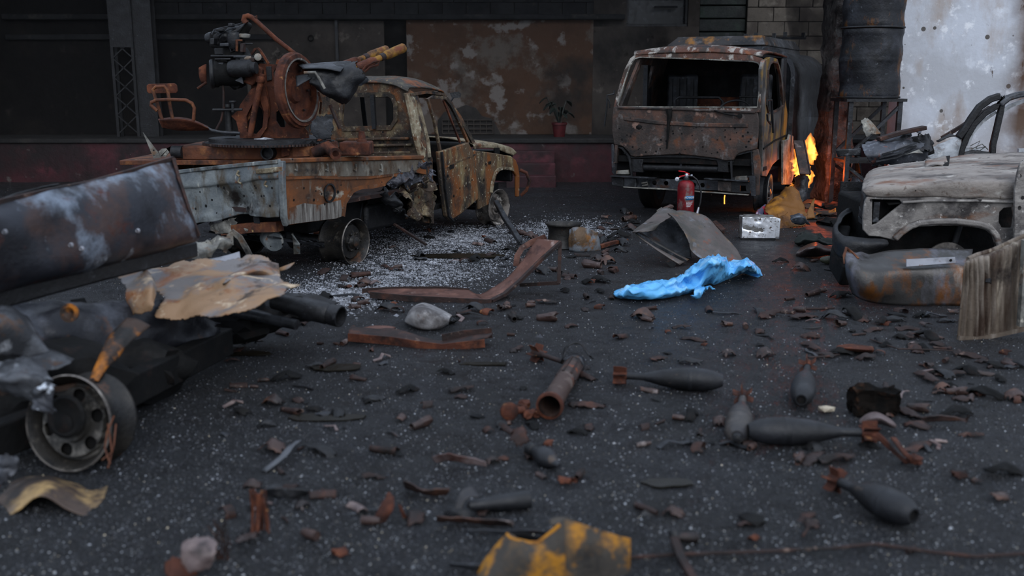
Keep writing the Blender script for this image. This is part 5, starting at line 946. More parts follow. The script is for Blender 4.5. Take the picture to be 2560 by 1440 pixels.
t = T('curved_steel_strap', 'curved thin steel strap arching up below the tailgate', 'strap', at(600, 655, 7.2))
t.solo(MB().path([t.w(*p) for p in [(576,612,7.2),(575,590,7.2),(582,580,7.2),(600,594,7.2),(618,625,7.2),(632,655,7.2)]], .05, .008, up=(.3,1,.3)), M['ash'])
t = T('yellow_tipped_blade', 'thin pale curved blade of metal sticking out right of the tan sheet', 'scrap', at(715, 675, 6.2))
t.solo(MB().sheet(strip(t, [[(695,672,6.2),(718,664,6.2),(738,656,6.2)],[(697,680,6.2),(720,674,6.18),(736,660,6.2)]]), 4, 10, amp=.004), M['tan'], thick=.005)
t = T('curled_ground_sheet', 'curled sheet with a tan scorched patch at the lower left corner', 'metal sheet', G(140, 1290))
t.solo(MB().sheet(strip(t, [[(-60,1245,4.2),(0,1222,4.2),(60,1196,4.2),(120,1190,4.2),(175,1203,4.2),(220,1216,4.2),(272,1212,4.2)],[(-60,1275,4.0),(0,1255,4.0),(60,1222,4.0),(120,1208,4.0),(172,1230,4.0),(218,1250,4.0),(262,1240,4.05)],[(-60,1320,3.85),(0,1300,3.85),(45,1275,3.85),(105,1243,3.85),(165,1272,3.85),(215,1287,3.85),(243,1265,3.95)]]), 18, 40, amp=.01, ns=5, seed=3), M['tan2'], thick=.006, smooth=60)
# ------------------------------------------------------------------ things between the vehicles
# fire extinguisher
M['extred'] = mat('dusty_red_paint', '7a121a', [('5a0d14',5,.45,.6),('6e5a58',7,.56,.66,(1,1,.6)),('a03038',12,.62,.7)], rough=.45, bump=.1)
M['redplain'] = mat('bright_red_lever', 'c01820', rough=.4, bump=0)
M['chrome'] = mat('dull_chrome', 'a8aab0', rough=.3, metal=.9, bump=0)
M['rubber'] = mat('black_hose_rubber', '141518', rough=.5, bump=0)
M['bluelab'] = mat('blue_label', '2b6d9c', rough=.5, bump=0)
M['whitelab'] = mat('white_lettering', 'd8dade', rough=.5, bump=0)
ex = T('fire_extinguisher', 'dusty red fire extinguisher standing before the burnt truck', 'extinguisher', G(1712, 559))
R = .105
ex.part('cylinder', MB().lathe([(0,0),(R*.9,0),(R,.02),(R,.47),(R*.93,.505),(R*.75,.53),(R*.45,.545),(.03,.55),(.03,.57),(0,.57)], (0,0,0), (0,0,1), 40), M['extred'], smooth=50)
ex.part('collar', MB().lathe([(.03,.545),(.038,.55),(.038,.575),(.03,.58)], (0,0,0), (0,0,1), 16), M['soot'])
ex.part('valve_head', MB().lathe([(.025,.57),(.028,.58),(.028,.62),(.02,.635),(0,.635)], (0,0,0), (0,0,1), 16).lathe([(.012,0),(.012,.06),(.018,.06),(.018,.075),(0,.075)], (0,0,.60), (1,-.2,.1), 12), M['chrome'])
lv = ex.part('lever', MB().path([(.035,0,.625),(-.03,-.005,.655),(-.105,-.02,.665)], .03, .012).path([(.03,0,.61),(-.02,-.005,.61),(-.095,-.02,.595)], .026, .012), M['redplain'], bevel=.003)
ex.part('pressure_gauge', MB().lathe([(0,0),(.022,0),(.026,.006),(.026,.022),(0,.024)], (-.125,-.03,.565), (0,-1,.1), 18).tube([(-.02,0,.6),(-.07,-.02,.595),(-.12,-.02,.57)], .006, 6), M['chrome'])
hs = [ex.w(px, py, ex.o.y+dy) for px, py, dy in [(1722,440,-.02),(1732,441,-.02),(1742,449,-.03),(1750,465,-.04),(1753,485,-.05),(1751,505,-.06),(1747,520,-.06)]]
ex.part('hose', MB().tube(hs, .012, 10), M['rubber'])
a_, b_ = ex.w(1747,518,ex.o.y-.06), ex.w(1740,543,ex.o.y-.07)
ex.part('nozzle', MB().tube([a_, (a_+b_)/2, b_], [.014,.02,.028], 14), M['chrome'])
def wrap(mb, r, zc, a0):                   # bend flat lettering round the cylinder
    for p in mb.v:
        a = a0+p.x/r; rr = r+p.z; p.x, p.y, p.z = rr*math.sin(a), -rr*math.cos(a), zc+p.y
    return mb
def text_mb(s, size, depth=.0006):
    cu = bpy.data.curves.new('t', 'FONT'); cu.body = s; cu.size = size; cu.align_x = 'CENTER'; cu.align_y = 'CENTER'; cu.extrude = depth; cu.resolution_u = 3
    ob = bpy.data.objects.new('t', cu); C.objects.link(ob); bpy.context.view_layer.update()
    me = ob.to_mesh(); mb = MB().add([v.co.copy() for v in me.vertices], [tuple(p.vertices) for p in me.polygons]); ob.to_mesh_clear()
    bpy.data.objects.remove(ob); bpy.data.curves.remove(cu); return mb
lab = MB().sheet([[(-.062+.124*j/12, -.026+.052*i/2, .0012) for j in range(13)] for i in range(3)], 2, 12); ex.part('label_band', wrap(lab, R, .335, .42), M['bluelab'], thick=.001)
ex.part('label_lettering', wrap(text_mb('POWDER', .036, .0008), R+.003, .338, .42), M['whitelab'], smooth=0)
sm = MB()
for k, (w_, y_) in enumerate(((.09,-.052),(.07,-.066),(.085,-.08),(.06,-.094),(.05,-.108))):
    x = -.055
    while x < -.055+w_:
        l_ = RD.uniform(.006,.016); b = MB().box((x+l_/2, y_, .0015), (l_, .006, .001)); wrap(b, R+.001, .335, .42); sm.add(b.v, b.f); x += l_+.004
ex.part('small_print', sm, M['whitelab'], smooth=0)

# bent wing lying open
M['fold'] = mat('grey_brown_folded_sheet', '5c5450', [('7d5f38',2.6,.55,.64),('47443f',3.5,.48,.62),('7a4530',5,.62,.7),('767a80',4,.58,.68),('2a2725',3,.6,.7)], rough=.5, metal=.2, dots=(9,.09,'0d0b0a',.6), bump=.18)
t = T('folded_body_panel', 'folded grey-brown body panel lying open behind the blue plastic sheet', 'panel', G(1720, 662))
st = lambda rows: [[t.w(x, y, t.o.y+d) for x, y, d in r] for r in rows]
t.part('curved_skin', MB().sheet(st([[(1668,534,.62),(1700,527,.66),(1735,532,.66),(1770,545,.62),(1800,580,.55),(1835,615,.42),(1858,655,.2)],[(1676,537,.45),(1712,548,.45),(1745,566,.42),(1775,588,.36),(1800,612,.3),(1825,632,.25),(1855,658,.12)],[(1700,565,.25),(1722,588,.2),(1742,608,.18),(1765,625,.15),(1795,640,.12),(1820,650,.1),(1853,662,.05)],[(1722,590,.2),(1724,610,.1),(1729,628,.05),(1750,645,.02),(1785,655,.0),(1815,660,.0),(1848,667,.0)]]), 28, 40, amp=.012, ns=4, seed=3), M['fold'], thick=.01, smooth=60)
t.part('folded_flap', MB().sheet(st([[(1655,520,.72),(1672,519,.7),(1692,528,.66),(1720,530,.66)],[(1622,548,.45),(1640,548,.42),(1660,545,.4),(1682,540,.46)],[(1584,578,.1),(1602,574,.05),(1622,568,.08),(1652,556,.2)],[(1584,582,.08),(1600,581,.0),(1622,580,.02),(1638,575,.15)]]), 18, 20, amp=.01, ns=5, jag=.03, seed=5), M['fold'], thick=.01, smooth=60)
t.part('lower_strip', MB().sheet(st([[(1588,584,.1),(1620,610,.02),(1660,636,-.05),(1700,662,-.08)],[(1602,584,.22),(1640,605,.15),(1680,628,.1),(1722,650,.05)]]), 6, 20, amp=.008, seed=6), M['fold'], thick=.012)
t.part('strip_rib', MB().path([t.w(x,y,t.o.y+d) for x,y,d in [(1592,582,.12),(1640,614,.03),(1715,655,-.0)]], .03, .03), M['greydk'])
t.part('inner_sheet', MB().sheet(st([[(1600,580,.5),(1665,538,.75),(1730,580,.6)],[(1615,590,.45),(1680,600,.6),(1728,625,.35)],[(1640,605,.4),(1690,640,.3),(1728,648,.15)]]), 14, 16, amp=.01, seed=2), M['greydk'], thick=.008)
t.part('torn_tab', MB().plate([t.w(x,y,t.o.y+.7) for x,y in [(1642,526),(1654,518),(1660,524),(1652,534),(1643,532)]], [[t.w(x,y,t.o.y+.7) for x,y in [(1646,527),(1653,522),(1655,526),(1648,530)]]], (0,.01,0)), M['ash'])
t.part('tab', MB().beam(t.w(1655,525,t.o.y+.72), t.w(1680,514,t.o.y+.75), .08, .02), M['scrap'])
t.part('corner_bracket', MB().prism([t.w(x,y,t.o.y-.1) for x,y in [(1664,655),(1676,651),(1690,662),(1680,672)]], (0,.02,0)), M['greydk'])
t = T('brown_flat_offcut', 'small flat brown offcut right of the folded body panel', 'scrap', G(1800, 570))
t.solo(MB().prism([t.loc(G(x,y,.03)) for x,y in [(1781,556),(1790,553),(1814,574),(1804,580)]], (0,0,.012)), M['scrap'])
# blue plastic sheet
mb_ = bpy.data.materials.new('blue_plastic_film'); mb_.use_nodes = True; bsd = mb_.node_tree.nodes['Principled BSDF']
M['bluepl'] = mat('blue_plastic_film', '66b8f0', [('9ad2f6',4,.53,.64),('4da2e4',3,.54,.66),('d9ecf6',6,.66,.72)], rough=.35, bump=.25, bscale=14, spec=.5)
bpy.data.materials.remove(mb_)
t = T('blue_plastic_sheet', 'bright blue crumpled plastic sheet lying on the black ground', 'plastic sheet', G(1690, 745))
zz = lambda px, py, z: t.loc(G(px, py, z))
q = MB().sheet([
  [zz(1536,727,.02),zz(1570,716,.03),zz(1620,706,.05),zz(1690,697,.06),zz(1735,662,.10),zz(1775,641,.12),zz(1812,643,.14),zz(1824,655,.08),zz(1862,648,.10),zz(1885,661,.06),zz(1898,672,.02),zz(1907,690,.0)],
  [zz(1533,735,.03),zz(1570,722,.10),zz(1620,713,.13),zz(1690,703,.13),zz(1735,676,.2),zz(1775,652,.28),zz(1810,654,.24),zz(1826,664,.12),zz(1860,657,.17),zz(1880,667,.14),zz(1894,680,.06),zz(1905,690,.0)],
  [zz(1537,741,.02),zz(1575,733,.09),zz(1625,727,.10),zz(1690,716,.09),zz(1738,693,.13),zz(1772,672,.22),zz(1803,675,.17),zz(1825,680,.10),zz(1850,671,.14),zz(1870,672,.10),zz(1888,682,.05),zz(1903,691,.0)],
  [zz(1542,745,.0),zz(1580,744,.03),zz(1630,744,.04),zz(1690,730,.06),zz(1738,718,.07),zz(1768,700,.1),zz(1795,697,.08),zz(1820,692,.05),zz(1843,683,.06),zz(1864,677,.05),zz(1882,685,.02),zz(1900,692,.0)],
  [zz(1550,747,.0),zz(1585,748,.0),zz(1635,748,.0),zz(1695,741,.0),zz(1742,727,.0),zz(1765,712,.02),zz(1788,712,.0),zz(1812,702,.0),zz(1838,692,.0),zz(1858,684,.0),zz(1876,690,.0),zz(1896,695,.0)]], 40, 110, jag=.02, seed=2)
for p in q.v:
    r_ = noise.noise(V((p.x*3.5, p.y*9, p.z*6)));  k_ = min(1, p.z*10+.15)
    p += V((0, .02*r_, .05*(abs(noise.noise(V((p.x*8+p.y*5, p.y*16, 2))))-.22)+.03*noise.noise(V((p.x*20,p.y*22,7)))))*k_
    p.z = max(p.z, .004)
t.part('film', q, M['bluepl'], thick=.004, smooth=70)
t.part('crumpled_tail', MB().sheet([[zz(1745,715,.06),zz(1765,715,.08),zz(1787,716,.03)],[zz(1735,733,.08),zz(1752,728,.1),zz(1758,730,.03)],[zz(1728,744,.02),zz(1742,745,.04),zz(1752,743,.0)]], 16, 16, amp=.04, ns=9, seed=4), M['bluepl'], thick=.004, smooth=70)
# tin box
M['tin'] = mat('bright_tin', 'eceef2', [('c9cacc',3,.55,.66),('4a342a',42,.58,.64)], rough=.3, metal=.3, bump=.12, bscale=9, bdist=.05)
M['tinside'] = mat('dull_tin', '8f8d8a', [('5c5650',8,.48,.62)], rough=.4, metal=.5)
t = T('tin_box', 'bright crumpled square tin box standing on the ground', 'box', G(1897, 600), -2)
fq = [t.Y((1856,543)), t.Y((1937,541)), t.Y((1938,597)), t.Y((1854,597))]
hT, wL, wR = fq[0].z, fq[3].x, fq[2].x
bd = t.part('box_body', MB().b2((wL+.01,.012,.0),(wR-.004,.26,hT-.006)), M['tinside'], bevel=.006)
q = MB().sheet([[V((wL+(wR-wL)*u, 0, hT*v)) for u in (0,.25,.5,.75,1)] for v in (0,.33,.66,1)], 24, 32)
for p in q.v: 
    u, v = (p.x-wL)/(wR-wL), p.z/hT
    p.y += .022*abs(noise.noise(V((u*4, v*4+.6*u*4, 5))))*(1-abs(2*u-.9)**4) + .02*math.exp(-((v-.55+.25*u)*12)**2)*(1 if u < .5 else max(0,1-(u-.5)*5))
t.part('front_face', q, M['tin'], bd, thick=.003, smooth=28)
t.part('side_flap', MB().sheet([[(wR,.0,.01),(wR+.05,.03,.01)],[(wR-.002,.0,hT),(wR+.055,.03,hT-.02)]], 6, 6, amp=.004), M['tin'], bd, thick=.003)
t.part('top_fold', MB().sheet([[(wL+.0,.0,hT),(wR,.0,hT)],[(wL+.03,.12,hT+.02),(wR-.02,.12,hT+.012)]], 6, 10, amp=.006), M['tinside'], bd, thick=.003)
t.part('base_rim', MB().path([(wL-.002,-.004,.012),(wR+.002,-.004,.012)], .012, .024), M['soot'], bd)
# red cloth
M['redcloth'] = mat('red_cloth', 'b51a2c', [('7a1020',6,.5,.62),('d8455a',9,.6,.7)], rough=.85, bump=.2)
M['patcloth'] = mat('blue_grey_cloth', '4c4d63', [('a02a3a',14,.52,.58),('a9a9b5',18,.58,.64)], rough=.9)
t = T('red_cloth', 'crumpled red and blue cloth lying behind the tin box', 'cloth', G(1920, 560))
ct = lambda px, py, d: t.w(px, py, t.o.y+d)
t.part('red_cloth', MB().sheet([[ct(1908,518,.1),ct(1922,512,.12),ct(1932,520,.1),ct(1944,521,.05)],[ct(1910,530,-.02),ct(1922,524,.0),ct(1930,530,-.02),ct(1938,526,.02)],[ct(1905,544,-.03),ct(1918,545,-.05),ct(1926,545,-.04),ct(1930,540,.0)]], 20, 20, amp=.03, ns=9, seed=2), M['redcloth'], thick=.005, smooth=70)
t.part('patterned_cloth', MB().sheet([[ct(1895,525,.08),ct(1908,514,.1),ct(1918,512,.14)],[ct(1888,538,.02),ct(1900,532,.03),ct(1910,524,.05)],[ct(1884,545,-.02),ct(1896,545,-.03),ct(1908,542,-.02)]], 14, 14, amp=.02, ns=9, seed=5), M['patcloth'], thick=.005, smooth=70)
t.part('bundle_base', MB().blob(ct(1912,548,.12), .12, 2, .3, 2, (1.3,.8,.8), 3), M['black'])
# brown crumpled panel beside the fire
M['brownp'] = mat('fire_browned_sheet', '7a5020', [('a8701f',2.5,.52,.62),('4e2f18',3,.5,.64),('3a2416',5,.6,.7),('8a5f40',6,.62,.7)], rough=.55, metal=.15, bump=.25)
t = T('brown_crumpled_panel', 'orange-brown crumpled sheet heaped before the flames', 'metal sheet', G(1965, 570))
ct = lambda px, py, d: t.w(px, py, t.o.y+d)
t.part('crumpled_sheet', MB().sheet([[ct(1920,508,.5),ct(1945,490,.6),ct(1962,475,.65),(ct(1974,466,.65)),ct(1985,475,.62),ct(1990,490,.6)],[ct(1912,528,.3),ct(1940,515,.35),ct(1962,505,.4),ct(1980,505,.4),ct(1998,512,.4),ct(2008,525,.4)],[ct(1925,548,.12),ct(1945,540,.1),ct(1965,538,.1),ct(1985,540,.15),ct(2005,545,.2),ct(2022,545,.25)],[ct(1940,572,.0),ct(1955,574,-.0),ct(1970,572,.0),ct(1988,570,.05),ct(2005,566,.1),ct(2018,560,.15)]], 30, 32, amp=.05, ns=4, jag=.04, seed=9), M['brownp'], thick=.01, smooth=50)
t.part('torn_edge', MB().sheet([[ct(1938,540,.0),ct(1955,532,.02),ct(1966,526,.05)],[ct(1942,548,-.03),ct(1958,540,-.02),ct(1970,530,.02)]], 8, 14, amp=.02, ns=9, jag=.2, seed=3), M['brownp'], thick=.006)
t.part('shiny_fold', MB().sheet([[ct(1980,535,.0),ct(1998,530,.0),ct(2015,540,.05)],[ct(1976,548,-.1),ct(1996,545,-.12),ct(2020,552,-.03)],[ct(1990,562,-.05),ct(2005,566,-.06),ct(2030,560,.0)]], 16, 16, amp=.04, ns=6, jag=.08, seed=6), M['greybl'], thick=.006, smooth=60)
t.part('upright_fin', MB().sheet([[ct(2030,500,.5),ct(2038,495,.5)],[ct(2022,520,.4),ct(2034,520,.4)],[ct(2010,548,.3),ct(2040,545,.3)]], 10, 6, amp=.02), M['brownp'], thick=.008)
M_ = None
t = T('leaning_dark_plate', 'dark reddish plate leaning against the truck in the flames', 'plate', G(2015, 520))
a, b = t.w(1996,352,14.1), t.w(2012,436,13.7)
t.solo(MB().beam(a, b, .14, .03, up=(0,1,.1)).beam(a+V((.075,.0,0)), b+V((.075,0,0)), .02, .06, up=(0,1,.1)), M['scrap'], bevel=.006)
t = T('upright_grey_sheets', 'bent dark grey sheets standing below the flames', 'metal sheet', G(2008, 515))
t.solo(MB().sheet([[t.w(1984,445,13.9),t.w(1998,436,13.85),t.w(2012,440,13.85),t.w(2025,450,13.9)],[t.w(1986,475,13.8),t.w(2000,470,13.75),t.w(2012,475,13.75),t.w(2022,475,13.8)],[t.w(1994,505,13.7),t.w(2004,508,13.7),t.w(2012,506,13.7),t.w(2018,498,13.8)]], 16, 16, amp=.04, ns=5, jag=.05, seed=4), M['greydk'], thick=.008, smooth=60)
# charred heap
for k, (px, py) in enumerate([(2012,512),(2032,520),(2052,516),(2074,522),(2094,518),(2110,528),(2046,534),(2066,540),(2088,543),(2106,548),(2030,545),(2058,556),(2082,562),(2100,566)]):
    t = T('charred_lump', 'charred lump in the heap below the concrete pillar, '+('back' if py < 530 else 'middle' if py < 550 else 'front')+' row, '+['leftmost','second from left','third from left','fourth from left','fifth from left','rightmost','second from left','third from left','fourth from left','rightmost','leftmost','leftmost','middle','rightmost'][k], 'debris', G(px, py), RD.uniform(0,360), 'charred lumps below the pillar')
    s_ = RD.uniform(.07,.13); t.solo(MB().blob((0,0,s_*.35), s_, 2, .7, 2.2, (1.4,1,.55), k), M[RD.choice(['black','black','soot','rustdk'])], smooth=25)
t = T('orange_scrap', 'curved scrap with orange patches in the black heap', 'scrap', G(2060, 545))  # orange patches are plain surface colour
t.solo(MB().sheet([[t.w(2030,535,13.0),t.w(2045,528,13.0),t.w(2075,526,13.0),t.w(2090,520,13.0)],[t.w(2032,542,12.9),t.w(2050,534,12.9),t.w(2078,535,12.9),t.w(2092,528,12.9)]], 6, 18, amp=.02, seed=3), M['ribbon'], thick=.008)
t = T('dark_fabric_scrap', 'dark green crumpled fabric on the ground left of the grey car', 'cloth', G(2040, 605))
t.solo(MB().sheet([[t.loc(G(x,y,z)) for x,y,z in r] for r in [[(1992,592,.02),(2010,582,.06),(2030,580,.05),(2060,592,.03),(2085,600,.03)],[(1986,602,.05),(2010,598,.08),(2035,598,.08),(2060,603,.06),(2088,608,.04)],[(1990,612,.0),(2012,612,.01),(2040,615,.0),(2062,614,.01),(2086,614,.0)]]], 22, 32, amp=.05, ns=7, seed=5), M['fabric'], thick=.006, smooth=70)
t = T('brown_domed_sheet', 'smooth domed brown sheet lying by the car bumper', 'metal sheet', G(2035, 638))
t.solo(MB().sheet([[t.loc(G(x,y,z)) for x,y,z in r] for r in [[(2000,622,.03),(2020,612,.08),(2040,608,.1),(2060,615,.06),(2090,612,.03)],[(1992,632,.03),(2020,622,.12),(2042,618,.14),(2062,624,.08),(2092,626,.05)],[(1990,640,.0),(2020,640,.01),(2045,640,.01),(2068,638,.01),(2090,640,.0)]]], 16, 24, amp=.01, ns=4, seed=2), M['dome'], thick=.008, smooth=70)
# bent channel with standing frame
M['chan'] = mat('brown_steel_channel', '5b3b30', [('7a5446',4,.5,.62),('3a2018',5,.52,.64),('8f7a72',5,.6,.68)], rough=.5, metal=.2, dots=(10,.1,'1a0d09',.6), bump=.15)
t = T('bent_steel_channel', 'long bent brown steel channel with a square frame end on the ground', 'steel channel', G(1200, 752))
pts = [(935,738,.05),(1040,745,.05),(1150,752,.03),(1215,752,.03)]
ct = lambda px, py, d: t.w(px, py, t.o.y+d)
t.part('flat_web', MB().sheet([[ct(918,728,.3),ct(1000,722,.35),(ct(1100,722,.35)),ct(1172,725,.3)],[ct(930,738,.05),ct(1020,742,.05),ct(1120,747,.0),ct(1210,750,-.05)]], 8, 30, amp=.006, seed=3), M['chan'], thick=.008)
t.part('lower_flange', MB().path([ct(925,737,.02),ct(1020,746,.0),ct(1120,751,-.04),ct(1215,756,-.08),ct(1228,755,-.06)], .015, .05), M['rustdk'])
t.part('upper_flange', MB().path([ct(905,727,.32),ct(1000,722,.36),ct(1100,722,.36),ct(1172,727,.3)], .015, .04), M['rustdk'])
t.part('raised_arm', MB().sheet([[ct(1168,728,.3),ct(1200,735,.25),ct(1240,715,.3),ct(1275,690,.35),ct(1310,645,.4),ct(1345,598,.45)],[ct(1200,746,.0),ct(1225,748,-.02),ct(1260,735,.1),ct(1300,698,.2),ct(1345,650,.28),ct(1402,603,.35)]], 8, 36, amp=.008, ns=4, seed=5), M['chan'], thick=.01, smooth=60)
t.part('arm_flange', MB().path([ct(1228,752,-.05),ct(1262,735,.08),ct(1302,700,.18),ct(1350,652,.26),ct(1402,605,.33)], .04, .025), M['rustdk'])
t.part('frame_post', MB().beam(ct(1400,606,.36), ct(1397,708,.3), .03, .03, up=(0,1,0)), M['rustdk'])
t.part('frame_foot', MB().beam(ct(1398,707,.3), ct(1300,712,.4), .03, .03), M['rustdk'])
t.part('back_hoop', MB().path([ct(1290,665,.5),ct(1293,640,.5),ct(1305,620,.55),ct(1330,605,.6),ct(1365,592,.6)], .05, .012, up=(.2,1,.2)), M['chan'])
t = T('twisted_steel_channel', 'short twisted dark brown channel lying before the pale grey lump', 'steel channel', G(1060, 868))
ct = lambda px, py, d: t.w(px, py, t.o.y+d)
t.part('web', MB().sheet([[ct(878,815,.35),ct(930,822,.33),ct(990,824,.3),ct(1060,845,.2),ct(1105,852,.14),ct(1230,832,.12)],[ct(872,842,.12),ct(930,844,.12),ct(980,850,.08),ct(1040,860,.0),ct(1105,868,-.03),ct(1215,845,.0)]], 8, 36, amp=.012, ns=4, seed=3), M['rustdk'], thick=.01, smooth=60)
t.part('flange', MB().path([ct(870,843,.1),ct(980,852,.06),ct(1040,862,-.02),ct(1105,870,-.05),ct(1212,858,-.02)], .012, .055), M['rust'])
t.part('flange', MB().path([ct(1105,848,.12),ct(1160,838,.14),ct(1230,832,.14)], .012, .07), M['rustdk'])
t.part('torn_lip', MB().sheet([[ct(878,812,.36),ct(900,818,.34),ct(950,812,.36),ct(990,816,.34)],[ct(880,828,.3),ct(905,826,.3),ct(950,822,.3),ct(990,824,.3)]], 6, 14, amp=.015, jag=.1), M['chan'], thick=.006)
t = T('pale_grey_lump', 'pale grey crushed metal lump with a torn end between the two brown channels', 'scrap', G(1070, 822))
ct = lambda px, py, d: t.w(px, py, t.o.y+d)
t.part('shell', MB().sheet([[ct(1012,800,.1),ct(1030,770,.2),ct(1060,757,.25),ct(1100,770,.2),ct(1128,790,.1)],[ct(1012,805,.02),ct(1030,785,-.02),ct(1062,778,-.02),ct(1100,790,-.02),ct(1124,800,.0)],[ct(1018,810,.0),ct(1040,815,-.05),ct(1070,818,-.06),ct(1100,812,-.04),ct(1122,806,.0)],[ct(1025,814,.05),ct(1045,822,.0),ct(1070,825,.0),ct(1095,820,.0),ct(1118,810,.05)]], 24, 26, amp=.015, ns=5, seed=3), M['lump'], thick=.01, smooth=45)
t.part('core', MB().blob(ct(1072,802,.18), .11, 2, .3, 2, (1.7,.7,.7), 5), M['black'])
t.part('torn_end', MB().sheet([[ct(1120,785,.1),ct(1135,790,.1),ct(1146,778,.1)],[ct(1122,808,.0),ct(1136,805,.0),ct(1142,795,.05)]], 10, 10, amp=.04, ns=12, jag=.25, seed=4), M['soot'], thick=.005)
# rim with rusty plate
t = T('rusted_rim_half', 'rusted wheel rim lying half buried with a brown plate against it', 'wheel rim', G(1410, 622))
t.part('rim', MB().lathe([(.19,0),(.195,.01),(.17,.04),(.165,.2),(.185,.24),(.20,.25),(.2,.262),(.18,.25),(.155,.2),(.158,.04),(.18,.0)], (0,.12,.0), (0,0,1), 40), M['wheeldk'])
t.part('plate', MB().sheet([[t.w(1424,572,t.o.y-.12),t.w(1445,566,t.o.y-.16),t.w(1495,580,t.o.y-.08)],[t.w(1421,600,t.o.y-.16),t.w(1448,598,t.o.y-.22),t.w(1500,605,t.o.y-.1)],[t.w(1424,628,t.o.y-.16),t.w(1448,630,t.o.y-.2),t.w(1500,628,t.o.y-.1)]], 12, 16, amp=.012, ns=7, seed=3), M['platebr'], thick=.01, smooth=60)
t.part('base_tray', MB().prism([t.w(x,y,t.o.y+d) for x,y,d in [(1395,625,.0),(1440,634,-.1),(1495,632,-.1),(1440,622,.1)]], (0,0,.02)), M['rustdk'])
t = T('rust_flat_bar', 'short orange-rust flat bar right of the rusted rim', 'bar', G(1530, 610))
t.solo(MB().path([t.loc(G(1498,617,.03)), t.loc(G(1530,607,.04)), t.loc(G(1566,601,.03))], .05, .035), M['rust'])
t = T('leaning_steel_bar', 'grey steel bar leaning from the pickup front wheel to the ground', 'bar', G(1303, 612))
t.solo(MB().path([t.w(1240,505,12.0), t.w(1262,545,11.3), t.w(1285,580,10.9), t.w(1303,608,10.55)], .06, .05).tube([t.w(1303,606,10.5), t.w(1335,612,10.6)], .03, 8), M['greydk'], bevel=.008)
# oily puddles
for k, (px, py, rx, ry, lb) in enumerate([(1160,641,.5,.14,'dark oily puddle before the bent channel in the grey ash'), (815,1046,.22,.06,'olive oily puddle left of the rusty launcher tube'), (840,921,.16,.07,'small olive puddle with a rust flake behind the larger olive puddle'), (1670,1210,.12,.05,'tiny brown puddle in the middle of the open asphalt'), (1210,912,.16,.035,'thin dark puddle left of the launcher tube tail'), (610,885,.2,.05,'small dark puddle right of the wreck rails')]):
    g_ = G(px, py); t = T('oil_puddle', lb, 'puddle', g_)
    t.solo(MB().prism([V((rx*math.cos(a)*(1+.3*noise.noise(V((math.cos(a)*1.6, math.sin(a)*1.6, k*3.3)))), ry*math.sin(a)*(1+.4*noise.noise(V((math.cos(a)*2, math.sin(a)*2, k*2.1+9)))), .004)) for a in [2*math.pi*i/40 for i in range(40)]], (0,0,.006)), M['water'], smooth=0)
# ------------------------------------------------------------------ mortar rounds and launcher parts
M['bomb'] = mat('matt_grey_black_iron', '191a1d', [('232428',5,.5,.64),('101012',4,.5,.64),('4d4036',8,.64,.72)], rough=.55, spec=.45, bump=.15)
M['bombpale'] = mat('pale_grey_iron', '3a3735', [('5a534e',5,.52,.64),('222124',4,.5,.64)], rough=.5, spec=.5, bump=.15)  # paler grey than the other rounds
def mortar(label, nose, tail, r=.062, length=None, tailed=True, m='bomb', mt='rust', fuze=False, nz=None, tz=None):
    nz = r if nz is None else nz; tz = .055 if tz is None else tz
    a, b = G(*nose, nz), G(*tail, tz); c = (a+b)/2; c.z = 0
    t = T('mortar_round', label, 'mortar round', c, math.degrees(math.atan2(b.y-a.y, b.x-a.x)), 'spent mortar rounds scattered on the asphalt')
    A, B = t.loc(a), t.loc(b); d = B-A; L = d.length; k = L/.63
    pf = [(r*.0,.03),(r*.34,.03),(r*.36,-.0),(r*.46,.0),(r*.62,.02*k),(r*.85,.06*k),(r*.97,.11*k),(r,.17*k),(r*.985,.21*k),(r*.9,.28*k),(r*.72,.35*k),(r*.5,.41*k),(r*.36,.45*k)]
    t.part('body', MB().lathe(pf, A, d, 32), M[m], smooth=50)
    t.part('driving_band', MB().lathe([(r*1.0,.175*k),(r*1.012,.18*k),(r*1.012,.195*k),(r*.99,.2*k)], A, d, 32), M[m])
    if fuze: t.part('fuze_teeth', MB().lathe([(r*.45,.02*k),(r*.3,-.03),(r*.1,-.035),(0,-.035)], A, d, 8), M['soot'], smooth=0)
    else: t.part('nose_socket', MB().lathe([(0,.012),(r*.33,.012)], A, d, 20), M['black'])
    if tailed:
        t.part('tail_boom', MB().lathe([(r*.36,.445*k),(r*.31,.47*k),(r*.3,.575*k),(r*.2,.575*k)], A, d, 18), M[m])
        dn = d.normalized(); x = dn.cross(V((0,0,1))).normalized(); y = dn.cross(x)
        for q in range(6):
            an = q*math.pi/3+.3; u = x*math.cos(an)+y*math.sin(an); w_ = x*-math.sin(an)+y*math.cos(an); p = A+dn*.56*k
            t.part('tail_fin', MB().prism([p+u*r*.25, p+u*r*.8, p+u*r*.86+dn*.03*k, p+u*r*.86+dn*.075*k, p+u*r*.25+dn*.075*k], w_*.005), M[mt], smooth=0)
        t.part('fin_ring', MB().lathe([(r*.34,.555*k),(r*.34,.635*k),(r*.2,.635*k),(0,.62*k)], A, d, 16), M[mt])
    return t
mortar('black mortar round lying sideways with rusty fins to the left, farthest back', (1808,952), (1536,938), r=.068, tz=.06)
mortar('black mortar round pointing its open nose at the viewer, behind the crossed pair', (2003,1000), (2020,908), r=.068, tz=.06)
mortar('grey mortar round standing nose towards the viewer, touching the left end of another', (1843,1092), (1858,985), r=.07, m='bombpale', fuze=True, tz=.06, nz=.05)
mortar('long black mortar round lying sideways with its tail to the right', (1870,1076), (2190,1082), r=.07, tz=.06)
mortar('black mortar round lying slanted with a brown fin unit, nearest of all', (2285,1290), (2078,1196), r=.069, mt='rust', tz=.06)
